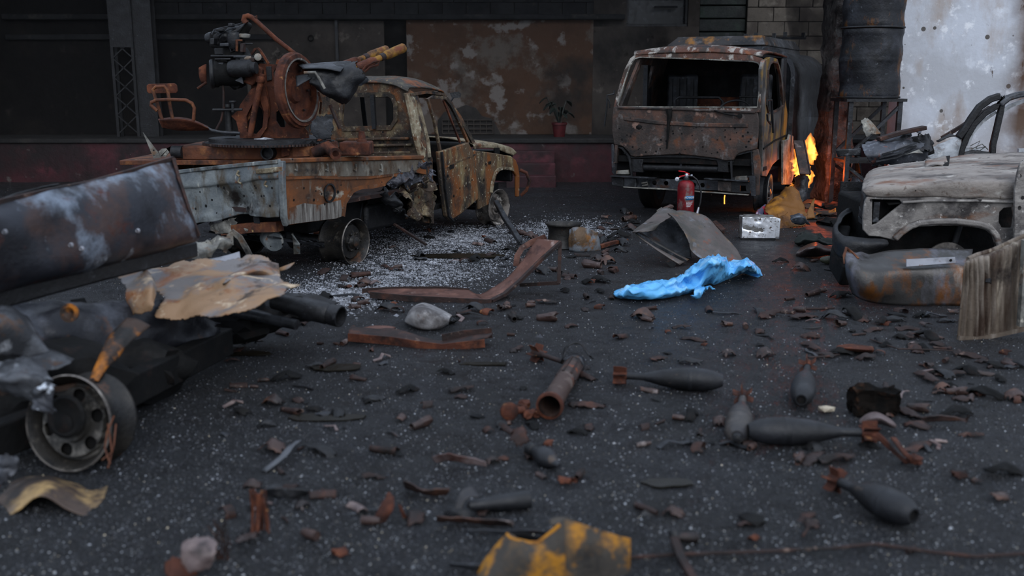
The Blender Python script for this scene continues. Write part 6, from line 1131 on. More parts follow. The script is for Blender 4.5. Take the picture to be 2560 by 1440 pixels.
# burst small warhead
a, b = G(1398,1165,.035), G(1300,1105,.05); c = (a+b)/2; c.z = 0
t = T('rocket_warhead', 'small burst warhead with a torn rusty tail, left of the mortar rounds', 'warhead', c)
A, B = t.loc(a), t.loc(b); d = B-A
t.part('body', MB().lathe([(.0,0),(.012,.0),(.02,.03),(.045,.08),(.05,.11),(.042,.15),(.026,.18),(.022,.24),(0,.24)], A, d, 24), M['bomb'])
t.part('collar', MB().lathe([(.022,.2),(.03,.205),(.032,.24),(.024,.245)], A, d, 16), M['soot'])
t.part('torn_tail', MB().sheet([[B+V((-.06,-.03,.05)),B+V((0,.02,.08)),B+V((.05,.0,.02))],[B+V((-.03,-.06,.0)),B+V((.02,-.04,.05)),B+V((.07,-.02,.0))],[B+V((.0,-.08,-.02)),B+V((.04,-.06,.03)),B+V((.09,-.05,.0))]], 12, 12, amp=.03, ns=14, jag=.2, seed=2), M['rustdk'], thick=.004)
# launcher tube
a, b = G(1374,1015,.07), G(1440,905,.06); c = (a+b)/2; c.z = 0
t = T('rusty_launcher_tube', 'rusted tube with a flared open mouth facing the viewer, left of the mortar rounds', 'tube', c)
A, B = t.loc(a), t.loc(b); d = B-A; L = d.length
t.part('tube', MB().lathe([(.065,0),(.067,.02),(.062,.04),(.059,.08),(.058,L*.5),(.055,L*.52),(.053,L*.95),(.05,L),(.045,L),(.05,L*.5),(.056,.05),(.058,.0)], A, d, 36), M['launch'], smooth=50)
t.part('mouth_ring', MB().lathe([(.06,-.01),(.073,-.005),(.075,.015),(.07,.03),(.063,.03),(.06,-.01)], A, d, 36), M['rust'])
for k in range(14):
    an = k*math.pi/7; dn = d.normalized(); x = dn.cross(V((0,0,1))).normalized(); y = dn.cross(x); u = x*math.cos(an)+y*math.sin(an)
    if k % 2 == 0: t.part('rib', MB().beam(A+dn*L*.55+u*.056, A+dn*L*.93+u*.055, .014, .01, up=u), M['rustdk'])
t.part('rear_ring', MB().lathe([(.055,L*.9),(.064,L*.91),(.064,L*.96),(.053,L*.98)], A, d, 30), M['greydk'])
t.part('rear_clamp', MB().sheet([[B+V((-.09,-.03,.02)),B+V((-.05,.0,.1)),B+V((.03,.02,.11)),B+V((.09,-.02,.04))],[B+V((-.1,.03,-.02)),B+V((-.06,.06,.08)),B+V((.03,.07,.1)),B+V((.11,.02,.0))]], 8, 18, amp=.02, ns=10, jag=.1), M['soot'], thick=.008)
a, b = G(1335,880,.05), G(1408,905,.05); c = (a+b)/2; c.z = 0
t = T('detached_tail_unit', 'loose finned tail unit behind the rusty launcher tube', 'tail unit', c)
A, B = t.loc(a), t.loc(b); d = (B-A); dn = d.normalized(); x = dn.cross(V((0,0,1))).normalized(); y = dn.cross(x)
t.part('boom', MB().lathe([(.0,.0),(.026,.0),(.026,.07),(.016,.09),(.016,d.length),(0,d.length)], A, d, 14), M['rustdk'])
for q in range(6):
    u = x*math.cos(q*math.pi/3)+y*math.sin(q*math.pi/3); t.part('tail_fin', MB().prism([A+u*.02-dn*.01, A+u*.06-dn*.01, A+u*.062+dn*.06, A+u*.02+dn*.075], dn.cross(u)*.005), M['rust'], smooth=0)
t = T('rusty_disc', 'round rusty disc lying left of the launcher tube mouth', 'disc', G(1270, 1045))
t.part('cap', MB().lathe([(0,.0),(.045,.0),(.048,.01),(.048,.035),(.035,.045),(0,.045)], (0,0,.042), (.3,-1,.15), 24), M['rust'])
t.part('stub', MB().lathe([(.02,0),(.02,.06),(.0,.06)], (.03,.0,.04), (1,.3,0), 12), M['rust'])
for k, (px, py) in enumerate([(1305,1030),(1320,1045),(1340,1040),(1312,1018)]):
    t = T('rust_nodule', 'knobbly rust lump by the launcher tube mouth, '+['leftmost','lower middle','nearest the mouth','farthest back'][k], 'debris', G(px, py), k*50, 'rust lumps by the launcher tube'); t.solo(MB().blob((0,0,.02), .03, 2, .6, 3, (1.2,1,.8), k), M['rust'], smooth=25)
# loose spent case and grey tube in front
a, b = G(1325,1248,.04), G(1165,1265,.035); c = (a+b)/2; c.z = 0
t = T('grey_finned_tube', 'grey tube with a bent fin, behind the yellow burnt plate', 'tube', c); A, B = t.loc(a), t.loc(b); d = B-A; L = d.length; dn = d.normalized()
t.part('tube', MB().lathe([(0,.01),(.036,.01),(.038,0),(.04,.01),(.036,.1),(.03,L*.6),(.022,L*.95),(0,L)], A, d, 24), M['bomb'])
t.part('bent_fin', MB().sheet([[B+V((-.05,-.04,-.02)),B+V((-.03,.0,.06)),B+V((.02,.03,.08))],[B+V((-.03,-.05,-.02)),B+V((.0,-.02,.04)),B+V((.06,.0,.04))]], 8, 8, amp=.01), M['bombpale'], thick=.005)
t = T('olive_small_shell', 'small olive shell on the ground beside the car bumper', 'shell', G(2076, 660), 160)
t.part('body', MB().lathe([(0,0),(.015,0),(.02,.03),(.04,.07),(.042,.11),(.03,.16),(.015,.18),(0,.18)], (-.08,0,.04), (1,.1,0), 20), M['olive'])
t.part('tip', MB().lathe([(.016,0),(.018,-.015),(.01,-.03),(0,-.03)], (-.08,0,.04), (1,.1,0), 12), M['ash'])
# items near the mortar rounds
t = T('charred_block', 'rough charred brown block behind the long mortar round', 'debris', G(2182, 1032))
q = MB().box((0,0,.07), (.24,.12,.14)); bm_ = bmesh.new(); 
for v in q.v: bm_.verts.new(v)
bm_.verts.ensure_lookup_table(); [bm_.faces.new([bm_.verts[i] for i in f]) for f in q.f]; bmesh.ops.subdivide_edges(bm_, edges=bm_.edges, cuts=9, use_grid_fill=True)
bm_.verts.index_update(); q2 = MB().add([v.co+noise.noise_vector(v.co*14)*.03+noise.noise_vector(v.co*40)*.012 for v in bm_.verts], [tuple(v.index for v in f.verts) for f in bm_.faces]); bm_.free()
for v in q2.v: v.z = max(0, v.z)
t.solo(q2, M['charblock'], smooth=20)
t = T('pale_chip', 'pale yellowish angular chip beside the crossed mortar rounds', 'debris', G(2065, 1030))
t.solo(MB().blob((0,0,.018), .045, 1, .4, 2, (1.2,.7,.45), 4), M['chip'], smooth=15)
t = T('curved_pale_shell', 'curved brown-grey shell fragment beside the charred block', 'fragment', G(2195, 1065))
t.part('shell', MB().sheet([[t.loc(G(x,y,z)) for x,y,z in r] for r in [[(2148,1052,.0),(2170,1035,.05),(2195,1032,.07),(2225,1050,.05),(2240,1066,.02)],[(2150,1060,.0),(2172,1048,.06),(2198,1045,.08),(2222,1058,.06),(2238,1070,.01)],[(2155,1064,.0),(2175,1060,.02),(2200,1060,.03),(2222,1068,.02),(2234,1073,.0)]]], 12, 20, amp=.006), M['fragp'], thick=.006, smooth=60)
t = T('rusty_bent_bracket', 'rusty bent bracket near the tail of the long mortar round', 'bracket', G(2250, 1140))
zz = lambda px, py, z: t.loc(G(px, py, z))
t.part('arm', MB().sheet([[zz(2180,1085,.08),zz(2200,1105,.06),zz(2235,1140,.02),zz(2260,1160,.0)],[zz(2198,1080,.1),zz(2215,1100,.08),zz(2248,1138,.03),zz(2285,1158,.01)]], 5, 16, amp=.01), M['rust'], thick=.008)
t.part('arm', MB().sheet([[zz(2226,1096,.1),zz(2245,1118,.08),zz(2262,1140,.06),zz(2280,1158,.02)],[zz(2238,1096,.1),zz(2256,1116,.08),zz(2275,1138,.06),zz(2298,1150,.02)]], 5, 14, amp=.012, seed=3), M['rust'], thick=.008)
t.part('knuckle', MB().blob(zz(2288,1150,.03), .035, 2, .5, 3, (1,1,.7), 3), M['rust'])
t = T('long_rusty_fragment', 'long brown curved metal fragment right of the charred block', 'fragment', G(2360, 1052))
t.solo(MB().sheet([[t.loc(G(x,y,z)) for x,y,z in r] for r in [[(2296,1045,.02),(2330,1040,.05),(2380,1038,.05),(2415,1045,.04),(2425,1030,.09)],[(2300,1058,.0),(2335,1055,.01),(2385,1050,.02),(2415,1055,.02),(2420,1056,.01)]]], 6, 22, amp=.012, ns=8, jag=.08, seed=3), M['scrap'], thick=.006, smooth=60)
t = T('oval_tray', 'shallow oval brown metal tray left of the ribbed panel foot', 'tray', G(2138, 876))
t.part('lid', MB().sheet([[t.loc(G(x,y,z)) for x,y,z in r] for r in [[(2094,864,.03),(2130,861,.05),(2182,868,.04)],[(2090,870,.03),(2130,872,.05),(2184,876,.03)],[(2096,878,.0),(2130,881,.0),(2182,882,.0)]]], 8, 18, amp=.003), M['rust'], thick=.006, smooth=60)
# yellow burnt plate in the foreground
yp = T('yellow_burnt_casing', 'burnt yellow sheet-metal casing with a torn scalloped top, nearest the viewer', 'casing', G(1390, 1462))
ct = lambda px, py, d: yp.w(px, py, yp.o.y+d)
yp.part('front_face', MB().sheet([[ct(1175,1470,.10),ct(1222,1388,.12),ct(1268,1336,.12),ct(1300,1350,.06),ct(1345,1356,.03),ct(1385,1322,.03),ct(1412,1298,.04)],[ct(1172,1480,.05),ct(1222,1430,.04),ct(1270,1400,.03),ct(1305,1400,.01),ct(1350,1400,.0),ct(1390,1385,.0),ct(1413,1370,.0)],[ct(1172,1500,.0),ct(1222,1500,.0),ct(1270,1498,.0),ct(1305,1496,.0),ct(1350,1494,.0),ct(1390,1492,.0),ct(1414,1490,.0)]], 20, 40, amp=.004, ns=8, seed=3), M['yellow'], thick=.006, smooth=50)
yp.part('right_face', MB().sheet([[ct(1412,1298,.04),ct(1435,1302,.04),(ct(1470,1316,.06)),ct(1505,1326,.08),ct(1540,1336,.1),ct(1577,1345,.12)],[ct(1413,1370,.0),ct(1440,1372,.01),ct(1475,1378,.03),ct(1505,1384,.05),ct(1540,1390,.07),ct(1575,1398,.1)],[ct(1414,1490,.0),ct(1440,1490,.0),ct(1475,1490,.02),ct(1505,1490,.04),ct(1540,1490,.06),ct(1574,1490,.08)]], 20, 30, amp=.004, ns=8, seed=5), M['yellow'], thick=.006, smooth=50)
yp.part('scalloped_rim', MB().tube([ct(1268,1336,.12),ct(1278,1346,.09),ct(1300,1352,.06),ct(1325,1357,.04),ct(1345,1357,.03),ct(1372,1336,.03),ct(1400,1312,.03)], .007, 8), M['yelrim'])
yp.part('top_tab', MB().sheet([[ct(1372,1302,.06),ct(1395,1292,.07),ct(1425,1294,.07),ct(1445,1305,.07)],[ct(1380,1318,.05),ct(1400,1312,.05),ct(1425,1312,.06),ct(1445,1318,.06)]], 6, 12, amp=.006, jag=.05), M['yellow'], thick=.006)
yp.part('back_face', MB().sheet([[ct(1270,1335,.14),ct(1310,1330,.2),ct(1350,1340,.2),ct(1412,1300,.06)],[ct(1222,1490,.2),ct(1310,1490,.26),ct(1350,1490,.24),ct(1414,1490,.1)]], 10, 16, amp=.005), M['black'], thick=.005)
wi = [(1572,1394),(1680,1387),(1800,1382),(1940,1377),(2080,1370),(2160,1362),(2190,1360),(2240,1367),(2330,1380),(2440,1391),(2560,1384),(2720,1376)]
t = T('rusty_wire', 'long rusty wire running from the yellow casing to the right edge', 'wire', G(2190, 1360))
t.solo(MB().tube([t.loc(G(px, py, .014)) for px, py in wi], .0075, 8), M['rustdk'])
t = T('thin_branch_wire', 'thin dark wire lying across the ground below the car bumper', 'wire', G(2260, 870))
t.solo(MB().tube([t.loc(G(px, py, .01)) for px, py in [(2175,848),(2215,862),(2245,872),(2330,874),(2400,878)]], .005, 6), M['rustdk'])
t = T('rusty_stake', 'rusty stake lying under the long wire', 'bar', G(1715, 1420))
t.part('bar', MB().path([t.loc(G(1685,1345,.06)), t.loc(G(1700,1390,.03)), t.loc(G(1735,1450,.01))], .03, .02), M['rustdk'])
t.part('head', MB().lathe([(0,0),(.02,0),(.022,.02),(.016,.03),(0,.03)], t.loc(G(1687,1342,.05)), (-.2,.5,.8), 12), M['soot'])
def frag(name, label, cat, px, py, rows, m, amp=.008, seed=1, jag=.08, nu=8, nv=18, thick=.005):
    t = T(name, label, cat, G(px, py))
    return t.solo(MB().sheet([[t.loc(G(x,y,z)) for x,y,z in r] for r in rows], nu, nv, amp=amp, ns=9, jag=jag, seed=seed), M[m], thick=thick, smooth=60)
frag('curved_metal_fragment','grey-pink curved metal fragment with a dark tube end, left of the burst warhead','fragment',1150,1165,[[(1078,1140,.03),(1110,1132,.07),(1160,1140,.06),(1215,1155,.04)],[(1090,1158,.0),(1120,1152,.02),(1165,1158,.02),(1218,1170,.01)]],'fragp')
frag('brown_curled_fragment','brown curled fragment with a notch, before the grey-pink fragment','fragment',1070,1225,[[(1005,1200,.07),(1030,1210,.06),(1060,1222,.05),(1125,1222,.04)],[(1012,1222,.0),(1035,1230,.0),(1070,1238,.0),(1120,1240,.0)]],'scrap')
frag('pointed_brown_shard','pointed brown shard standing tilted at the lower centre left','shard',955,1300,[[(972,1230,.09),(978,1232,.09),(984,1245,.08)],[(950,1265,.05),(968,1268,.06),(982,1275,.05)],[(932,1300,.0),(945,1308,.0),(960,1305,.0)]],'rust',nu=14,nv=8)
frag('small_curled_chip','small curled rusty chip right of the pointed shard','chip',1005,1290,[[(995,1258,.05),(1003,1262,.05)],[(1000,1275,.03),(1010,1280,.03)],[(1005,1295,.0),(1016,1292,.0)]],'rust',nu=10,nv=5)
frag('long_thin_fragment','long thin brown and grey strip left of the yellow casing','fragment',1200,1310,[[(1090,1285,.06),(1130,1290,.04),(1200,1296,.04),(1285,1305,.03)],[(1092,1300,.02),(1135,1306,.0),(1200,1310,.0),(1285,1318,.0)]],'scrap')
frag('flat_grey_bar','flat dark grey bar lying behind the yellow casing','bar',1260,1330,[[(1165,1320,.03),(1260,1324,.03),(1370,1328,.03)],[(1170,1332,.01),(1260,1335,.01),(1370,1336,.01)]],'greydk',jag=.02)
frag('dark_flat_bar','two-ended dark bar lying left of the yellow casing corner','bar',1160,1415,[[(1120,1405,.03),(1160,1408,.03),(1200,1412,.03)],[(1122,1416,.0),(1160,1420,.0),(1200,1424,.0)]],'greydk',jag=.03)
frag('dark_torn_strip','dark torn strip right of the rusty wire cluster','strip',710,1235,[[(665,1222,.04),(690,1218,.06),(730,1222,.04),(772,1228,.03)],[(662,1238,.0),(690,1240,.02),(730,1244,.0),(768,1240,.0)]],'soot')
frag('tilted_steel_strip','thin blue-grey strip of steel lying tilted at the left','strip',690,1160,[[(738,1100,.05),(752,1098,.05)],[(700,1138,.04),(716,1140,.04)],[(650,1178,.0),(662,1182,.0)]],'grey',nu=16,nv=4,jag=.03)
frag('pinkish_torn_leaf','large pinkish-brown torn sheet with rusty bristles at the bottom left','metal sheet',490,1430,[[(455,1350,.12),(490,1332,.14),(530,1345,.12)],[(445,1385,.08),(490,1380,.1),(535,1390,.08)],[(450,1425,.02),(490,1430,.03),(525,1425,.02)]],'fragp',amp=.02,nu=18,nv=16,jag=.12)
frag('dark_red_scrap','dark red-brown scrap under the pinkish torn sheet','scrap',450,1425,[[(405,1400,.05),(440,1390,.07),(480,1400,.05)],[(400,1440,.0),(440,1445,.02),(500,1450,.0)]],'rust',amp=.025,jag=.15)
t = T('rusty_wire_cluster', 'upright cluster of rusty wire bristles at the lower left', 'wire', G(640, 1330))
for k in range(9): t.part('wire', MB().tube([t.w(628+k*5+RD.uniform(-6,6), 1330+RD.uniform(-10,25), t.o.y+RD.uniform(-.05,.05)), t.w(632+k*4+RD.uniform(-8,8), 1280, t.o.y), t.w(630+k*4+RD.uniform(-8,8), 1230+RD.uniform(-8,15), t.o.y)], .005, 5), M['rust'])
t.part('bar', MB().beam(t.w(642,1335,t.o.y), t.w(648,1235,t.o.y), .014, .012, up=(0,1,0)), M['rust'])
t.part('bar', MB().beam(t.w(625,1330,t.o.y), t.w(622,1260,t.o.y), .015, .015, up=(0,1,0)), M['greydk'])
t = T('rusty_bristles', 'tangle of fine rusty wires behind the pinkish torn sheet', 'wire', G(560, 1400))
t.solo(sum_tubes([[t.w(540+RD.uniform(-25,30), 1300+RD.uniform(-10,30), t.o.y), t.w(550+RD.uniform(-25,30), 1360, t.o.y), t.w(560+RD.uniform(-30,30), 1420, t.o.y)] for k in range(12)], .0025), M['rustdk'])
# ------------------------------------------------------------------ fire and smoke
fm = bpy.data.materials.new('flame'); fm.use_nodes = True; N = fm.node_tree.nodes; L = fm.node_tree.links; N.clear()
o_ = N.new('ShaderNodeOutputMaterial'); em = N.new('ShaderNodeEmission'); tcn = N.new('ShaderNodeTexCoord')      # burning gas: glows through its whole depth
nn = N.new('ShaderNodeTexNoise'); nn.inputs['Scale'].default_value = 11; nn.inputs['Detail'].default_value = 3; mpn = N.new('ShaderNodeMapping'); mpn.inputs['Scale'].default_value = (1.6, 1.6, .7)
L.new(tcn.outputs['Object'], mpn.inputs[0]); L.new(mpn.outputs[0], nn.inputs['Vector'])
mr_ = N.new('ShaderNodeMapRange'); mr_.inputs[1].default_value = .36; mr_.inputs[2].default_value = .62; mr_.inputs[3].default_value = 1.5; mr_.inputs[4].default_value = 42
L.new(nn.outputs['Fac'], mr_.inputs[0]); L.new(mr_.outputs[0], em.inputs['Strength']); em.inputs['Color'].default_value = (1, .30, .045, 1); L.new(em.outputs[0], o_.inputs['Volume'])
fire = T('fire', 'orange flames burning between the truck and the concrete pillar', 'fire', (at(2010,440,14.15).x, 14.15, 0))
def tongue(pts, rad, seed):
    P = [fire.w(*p) for p in pts]; m = MB(); rings = []; n = 28
    for i in range(41):
        u = i/40*(len(P)-1); k = min(int(u), len(P)-2); p = P[k].lerp(P[k+1], u-k); r0 = rad[k]+(rad[k+1]-rad[k])*(u-k)
        rings.append([p+V((math.cos(a), .6*math.sin(a), 0))*r0*(1+.6*noise.noise(V((math.cos(a)*1.4, math.sin(a)*1.4, i*.13+seed)))) + V((.035*noise.noise(V((0,seed,i*.18))),0,0)) for a in [2*math.pi*j/n for j in range(n)]])
    return m.rings(rings)
for k, (pts, rad) in enumerate([
    ([(2030,412,14.2),(2028,385,14.2),(2023,360,14.2),(2027,332,14.2)], [.03,.08,.085,.01]),
    ([(2036,400,14.25),(2034,380,14.25),(2036,355,14.25)], [.03,.05,.005]),
    ([(1994,436,14.1),(1995,420,14.1),(1990,400,14.1),(1986,372,14.1)], [.07,.1,.06,.01]),
    ([(2008,438,14.2),(2008,420,14.2),(2012,395,14.2)], [.08,.09,.01]),
    ([(1978,478,13.7),(1976,468,13.7),(1984,455,13.75)], [.05,.04,.004]),
    ([(2014,470,14.3),(2020,440,14.3),(2022,415,14.3)], [.05,.08,.02])]):
    fire.part('flame_tongue', tongue(pts, rad, k*3.1), fm, smooth=80)
ember = bpy.data.materials.new('glowing_embers'); ember.use_nodes = True; pb = ember.node_tree.nodes['Principled BSDF']; pb.inputs['Base Color'].default_value = (.05,.01,.005,1); pb.inputs['Emission Color'].default_value = (1,.22,.03,1); pb.inputs['Emission Strength'].default_value = 3
for k in range(18): fire.part('ember', MB().blob(fire.w(RD.uniform(1988,2014), RD.uniform(434,446), RD.uniform(13.95,14.2)), RD.uniform(.008,.02), 1, .4, 2, (1,1,1), k), ember if k % 2 else M['black'], smooth=0)
t = T('ember', 'glowing ember dripping under the truck bumper', 'ember', G(1812, 520)); t.solo(MB().tube([t.w(1811,510,12.9), t.w(1811,495,12.9), t.w(1812,488,12.9)], .008, 6), ember)
def lamp(name, p, watts, r, col=(1,.30,.07)):
    d = bpy.data.lights.new(name, 'POINT'); d.energy = watts; d.color = col; d.shadow_soft_size = r; o = bpy.data.objects.new(name, d); C.objects.link(o); o.location = p; return o
lamp('firelight', at(2052,430,14.32), 9, .08, (1,.13,.03)); lamp('firelight_low', at(1990,465,13.95), 2.5, .1); lamp('firelight_under_truck', at(1955,475,13.9), 2, .08)
# smoke over the fire and a thin haze before the back wall
def vol(name, label, a, b, dens, col, noise_scale=None, lo=.4, hi=.7, absorb=(.5,.5,.5)):
    m = bpy.data.materials.new(name); m.use_nodes = True; N = m.node_tree.nodes; L = m.node_tree.links; N.clear()
    o = N.new('ShaderNodeOutputMaterial'); v = N.new('ShaderNodeVolumePrincipled'); v.inputs['Color'].default_value = (*col, 1); v.inputs['Density'].default_value = dens; v.inputs['Anisotropy'].default_value = .1
    v.inputs['Absorption Color'].default_value = (*absorb, 1)
    L.new(v.outputs[0], o.inputs['Volume'])
    if noise_scale:
        tcx = N.new('ShaderNodeTexCoord'); n = N.new('ShaderNodeTexNoise'); n.inputs['Scale'].default_value = noise_scale; n.inputs['Detail'].default_value = 3; L.new(tcx.outputs['Object'], n.inputs['Vector'])
        r = N.new('ShaderNodeMapRange'); r.inputs[1].default_value = lo; r.inputs[2].default_value = hi; r.inputs[3].default_value = 0; r.inputs[4].default_value = dens; L.new(n.outputs['Fac'], r.inputs[0]); L.new(r.outputs[0], v.inputs['Density'])
    return m
sm = T('smoke', 'dark smoke rising between the tank and the concrete pillar', 'smoke', (4.45, 14.9, 1.2), kind='stuff')
q = MB(); rings = []
for k in range(11):
    z = .05+k*.3; r = .22+.07*k; c_ = V((.05*math.sin(k), .05*k, z)); rings.append([c_+V((math.cos(a)*r*.6, math.sin(a)*r*1.2, 0)) for a in [2*math.pi*j/14 for j in range(14)]])
sm.solo(q.rings(rings), vol('black_smoke', '', 0, 0, 2.6, (.02,.02,.022), 1.6, .35, .62, (.02,.02,.02)))
hz = T('haze', 'thin grey smoke haze drifting before the back wall', 'smoke', (-3.5, 16.4, 1.6), kind='stuff')
hz.solo(MB().b2((-6,-1.2,-1.55),(5.7,.6,2.6)), vol('grey_haze', '', 0, 0, .006, (.85,.85,.88)))

# ------------------------------------------------------------------ gravel, ash, glass crumbs and painted glints
def crumbs(name, label, n, mats, region, size, seed, flat=.6):
    r = random.Random(seed); m = MB(); vs = m.v; fs = m.f
    base = [(1,0,0),(-.5,.87,0),(-.5,-.87,0),(.1,.1,1)]
    for k in range(n):
        p = region(r)
        if p[1] > 17.7 or (p[1] > 14.4 and p[0] > 4.5): continue
        s = size*r.lognormvariate(0, .45); a = r.uniform(0, 6.28); ca, sa = math.cos(a)*s, math.sin(a)*s; b = len(vs); z0 = gh(p[0], p[1])-.2*s
        for x, y, z in base:
            x *= r.uniform(.6,1.3); y *= r.uniform(.6,1.3); vs.append(V((p[0]+x*ca-y*sa, p[1]+x*sa+y*ca, z0+z*s*flat)))
        fs += [(b,b+1,b+3),(b+1,b+2,b+3),(b+2,b,b+3)]
    o = m.build(name, mats, bpy.data.objects['floor'], smooth=0, kind='stuff', label=label); return o
def anywhere(r):
    px, py = r.uniform(-200, 2760), 470+ (r.random()**1.0)*1000
    g_ = G(px, py); return (g_.x, g_.y)
crumbs('grit', 'loose black grit covering the whole yard', 90000, M['gritdk'], anywhere, .0062, 3)
crumbs('grey_grit', 'loose grey grit scattered over the black yard', 50000, M['gritgrey'], anywhere, .0045, 4)
crumbs('pale_crumbs_glints', 'pale glass crumbs and painted glints scattered over the black yard', 16000, M['glint'], anywhere, .0036, 5)
def ashpatch(r):
    c_ = r.choice([(1050,600,230,38),(1180,590,160,30),(850,735,150,40),(1000,690,200,50),(1100,650,230,45),(1420,575,120,25)])
    g_ = G(r.gauss(c_[0], c_[2]*.5), max(500, r.gauss(c_[1], c_[3]*.5))); return (g_.x, g_.y)
crumbs('pale_ash_grit', 'pale grey ash and crushed glass spread beside the pickup', 34000, M['ashgrit'], ashpatch, .0085, 6)

# ------------------------------------------------------------------ scattered burnt scraps, cases and chips
protos = []
def proto(fn, name, label, cat, group, mats): protos.append((fn, name, label, cat, group, mats))
def shard(r):
    a, b = r.uniform(.05,.11), r.uniform(.02,.045); h = r.uniform(.01,.035)
    return MB().sheet([[(-a,-b,.004),(-a*.3,-b*.9,h),(a*.4,-b*1.1,h*.6),(a,-b*.6,.006)],[(-a*.9,0,.012),(-a*.3,0,h*1.7),(a*.4,.0,h*1.4),(a*1.1,0,.01)],[(-a,b,.0),(-a*.2,b*1.1,h*.7),(a*.4,b,h),(a*.9,b*.7,.0)]], 6, 9, amp=.014, ns=16, jag=.22, seed=r.randint(0,99)), dict(thick=.004, smooth=55)
def case(r):
    L_, R_ = r.uniform(.06,.11), r.uniform(.012,.018)
    return MB().lathe([(0,.004),(R_*.95,.004),(R_,0),(R_,.006),(R_*.9,.008),(R_,.012),(R_*.98,L_*.75),(R_*.75,L_*.85),(R_*.72,L_),(R_*.6,L_),(R_*.6,L_*.3),(0,L_*.3)], (-L_/2,0,R_), (1,.0,.02), 14), dict(smooth=40)
def burst(r):
    L_, R_ = r.uniform(.07,.12), r.uniform(.013,.02); n = 12; rings = []
    for i in range(7):
        u = i/6; rings.append([V(((u-.5)*L_ + (r.uniform(0,.03) if i == 6 else 0), math.cos(a)*R_*(1+u*u*1.1*abs(math.sin(a*1.5+1))), R_+math.sin(a)*R_*(1+u*u*1.1*abs(math.cos(a*1.5))))) for a in [2*math.pi*k/n for k in range(n)]])
    m = MB().rings(rings, caps=False)
    for p in m.v: p.z = max(.001, p.z)
    return m, dict(thick=.003, smooth=40)
def strip_(r):
    L_ = r.uniform(.09,.2); w_ = r.uniform(.015,.03)
    return MB().path([(-L_/2,0,.008),(-L_*.15,r.uniform(-.02,.02),r.uniform(.01,.03)),(L_*.2,r.uniform(-.02,.02),r.uniform(.008,.02)),(L_/2,r.uniform(-.02,.02),.008)], w_, .006), dict(smooth=30)
def curl(r):
    R_ = r.uniform(.025,.05); L_ = r.uniform(.05,.11); a0 = r.uniform(2.2,3.6)
    return MB().sheet([[(L_*(v-.5)+.01*math.sin(5*u), R_*math.cos(.2+a0*u), R_*.8*math.sin(.2+a0*u)+.004) for v in (0,.5,1)] for u in (0,.25,.5,.75,1)], 12, 6, amp=.008, ns=18, jag=.2, seed=r.randint(0,99)), dict(thick=.003, smooth=55)
def chip_(r):
    s = r.uniform(.02,.045); return MB().blob((0,0,s*.25), s, 1, .5, 2, (1.4,.9,.35), r.randint(0,99)), dict(smooth=15)
def rod_(r):
    L_ = r.uniform(.1,.26); return MB().tube([(-L_/2,0,.008),(0,r.uniform(-.03,.03),.012),(L_/2,r.uniform(-.03,.03),.008)], r.uniform(.005,.009), 6), dict(smooth=40)
def tube_half(r):
    R_ = r.uniform(.018,.03); L_ = r.uniform(.08,.16)
    return MB().sheet([[(L_*(v-.5), R_*math.cos(math.pi*u), R_*math.sin(math.pi*u)+.003) for v in (0,.33,.66,1)] for u in (0,.25,.5,.75,1)], 10, 10, amp=.006, ns=14, jag=.1, seed=r.randint(0,99)), dict(thick=.004, smooth=60)
proto(shard, 'metal_shard', 'jagged brown burnt metal shard lying on the black ground', 'shard', 'jagged brown shards', ['rustdk','scrap','rustdk'])
proto(shard, 'black_shard', 'jagged sooty black metal shard lying on the black ground', 'shard', 'jagged black shards', ['soot','black'])
proto(case, 'spent_case', 'spent brown cartridge case lying on the black ground', 'cartridge case', 'spent cartridge cases', ['scrap','rustdk'])
proto(burst, 'burst_case', 'burst cartridge case with torn open petals on the black ground', 'cartridge case', 'burst cartridge cases', ['scrap','rustdk'])
proto(strip_, 'metal_strip', 'narrow bent grey metal strip lying on the black ground', 'strip', 'bent grey strips', ['greydk','fragp'])
proto(curl, 'curled_scrap', 'curled rust-brown metal scrap lying on the black ground', 'scrap', 'curled rusty scraps', ['scrap','rustdk','rustdk','rust'])
proto(chip_, 'rubble_chip', 'small dark rubble chip lying on the black ground', 'debris', 'small dark rubble chips', ['concdk','black','greydk'])
proto(rod_, 'thin_rod', 'thin dark bent rod lying on the black ground', 'rod', 'thin dark rods', ['rustdk','soot'])
proto(tube_half, 'split_tube', 'split half tube of dull brown metal lying on the black ground', 'fragment', 'split half tubes', ['rustdk','scrap','fragp','rustdk'])
wts = [9, 8, 5, 4, 3, 6, 3, 2, 3]
src = {}
rs = random.Random(21); placed = []
bands = [(560,700,780,1560,50),(700,800,720,1560,44),(780,930,560,2400,66),(860,1000,2000,2560,40),(930,1080,560,1560,40),(930,1120,1560,2560,36),(1080,1300,560,1450,32),(1080,1400,1500,2560,22),(640,800,1560,2120,18),(540,700,1320,1600,16),(520,640,1500,1880,16),(780,880,2120,2400,22),(1290,1430,600,1100,6)]
noGo = [(1590,1900,515,690),(1533,1910,640,750),(1845,1955,535,605),(1010,1140,755,825),(880,1230,815,872),(940,1410,690,757),(1350,1500,550,632),(1325,1450,880,1040),(1540,1815,915,980),(1810,2200,905,1105),(2060,2300,1170,1325),(1190,1580,1290,1440),(2110,2430,610,770),(2395,2560,590,850),(0,560,700,1300),(840,960,545,665)]
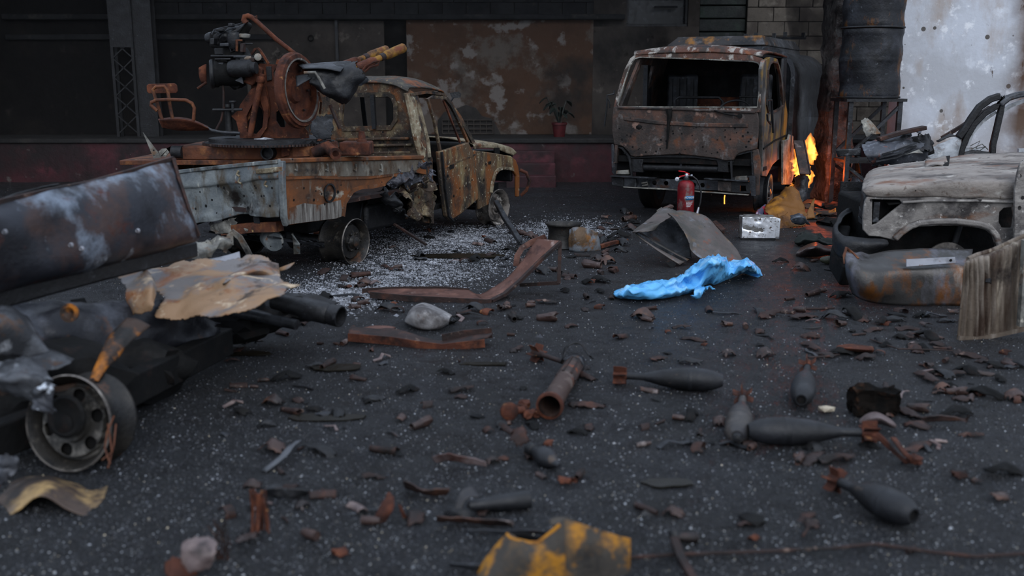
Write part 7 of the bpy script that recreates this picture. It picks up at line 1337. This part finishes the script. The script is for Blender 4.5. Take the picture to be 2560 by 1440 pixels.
for (y0, y1, xa_, xb_, n) in bands:
    k = 0; tries = 0
    while k < n and tries < 400:
        tries += 1
        px, py = rs.uniform(xa_, xb_), rs.uniform(y0, y1)
        if any(a <= px <= b and c_ <= py <= d for a, b, c_, d in noGo): continue
        i = rs.choices(range(len(protos)), wts)[0]; fn, name, label, cat, group, ms = protos[i]
        variant = (i, rs.randint(0, 3))
        g_ = G(px, py); g_.z = gh(g_.x, g_.y)
        if variant not in src:
            mb, kw = fn(random.Random(variant[0]*17+variant[1])); o = mb.build(name, M[ms[variant[1] % len(ms)]], **kw); tag(o, label, cat, group); src[variant] = o
        else:
            o = src[variant].copy(); C.objects.link(o)
        placed.append((name, label, i, px, py, o)); o.location = g_; o.rotation_euler = (rs.uniform(-.12,.12), rs.uniform(-.12,.12), rs.uniform(0, 6.28)); s_ = rs.uniform(.6, 1.35)*(1.15 if py < 800 else .85); o.scale = (s_, s_, s_)
        k += 1

# every scattered scrap gets its own words: its kind, the landmark it lies by, and its place in the row there
marks = [('pickup rear wheel',905,655),('pickup front wheel',1260,560),('blue plastic sheet',1700,715),('folded grey panel',1720,600),('tin box',1897,590),('fire extinguisher',1712,548),('bent brown channel',1180,740),('pale grey lump',1070,810),('twisted dark channel',1050,862),('launcher tube',1390,980),('farthest mortar round',1680,950),('crossed mortar rounds',1960,1080),('mortar round aimed at viewer',2005,990),('nearest mortar round',2180,1250),('charred block',2182,1010),('ribbed panel',2460,850),('bent bumper sheet',2270,765),('burst warhead',1350,1140),('yellow casing',1385,1400),('pointed brown shard',955,1280),('oily puddle by the channel',1160,641),('olive puddle',815,1046),('rusted rim',1410,610),('wreck exhaust pipe',850,795),('long rusty wire',2190,1362)]
short = {'metal_shard':'jagged brown metal shard','black_shard':'jagged sooty black shard','spent_case':'spent brown cartridge case','burst_case':'burst open cartridge case','metal_strip':'bent grey metal strip','curled_scrap':'curled rusty scrap','rubble_chip':'small dark rubble chip','thin_rod':'thin dark rod','split_tube':'split half tube'}
rows_ = {}
for name, label, i, px, py, o in placed:
    lm = min(marks, key=lambda q: ((q[1]-px)/1.0)**2+((q[2]-py)*2.2)**2)
    dx, dy = px-lm[1], (py-lm[2])*2.2
    side_ = ('right of' if dx > 0 else 'left of') if abs(dx) > abs(dy) else ('before' if dy > 0 else 'behind')
    rows_.setdefault((name, lm[0], side_), []).append((px, o))
ordn = ['leftmost','second from left','third from left','fourth from left','fifth from left','sixth from left','seventh from left','eighth from left','ninth from left']
for (name, lm, side_), L_ in rows_.items():
    L_.sort(key=lambda q: q[0])
    for k, (px, o) in enumerate(L_):
        o['label'] = short[name]+' '+side_+' the '+lm + ('' if len(L_) == 1 else ', '+('rightmost' if k == len(L_)-1 else ordn[min(k, 8)])+' there')
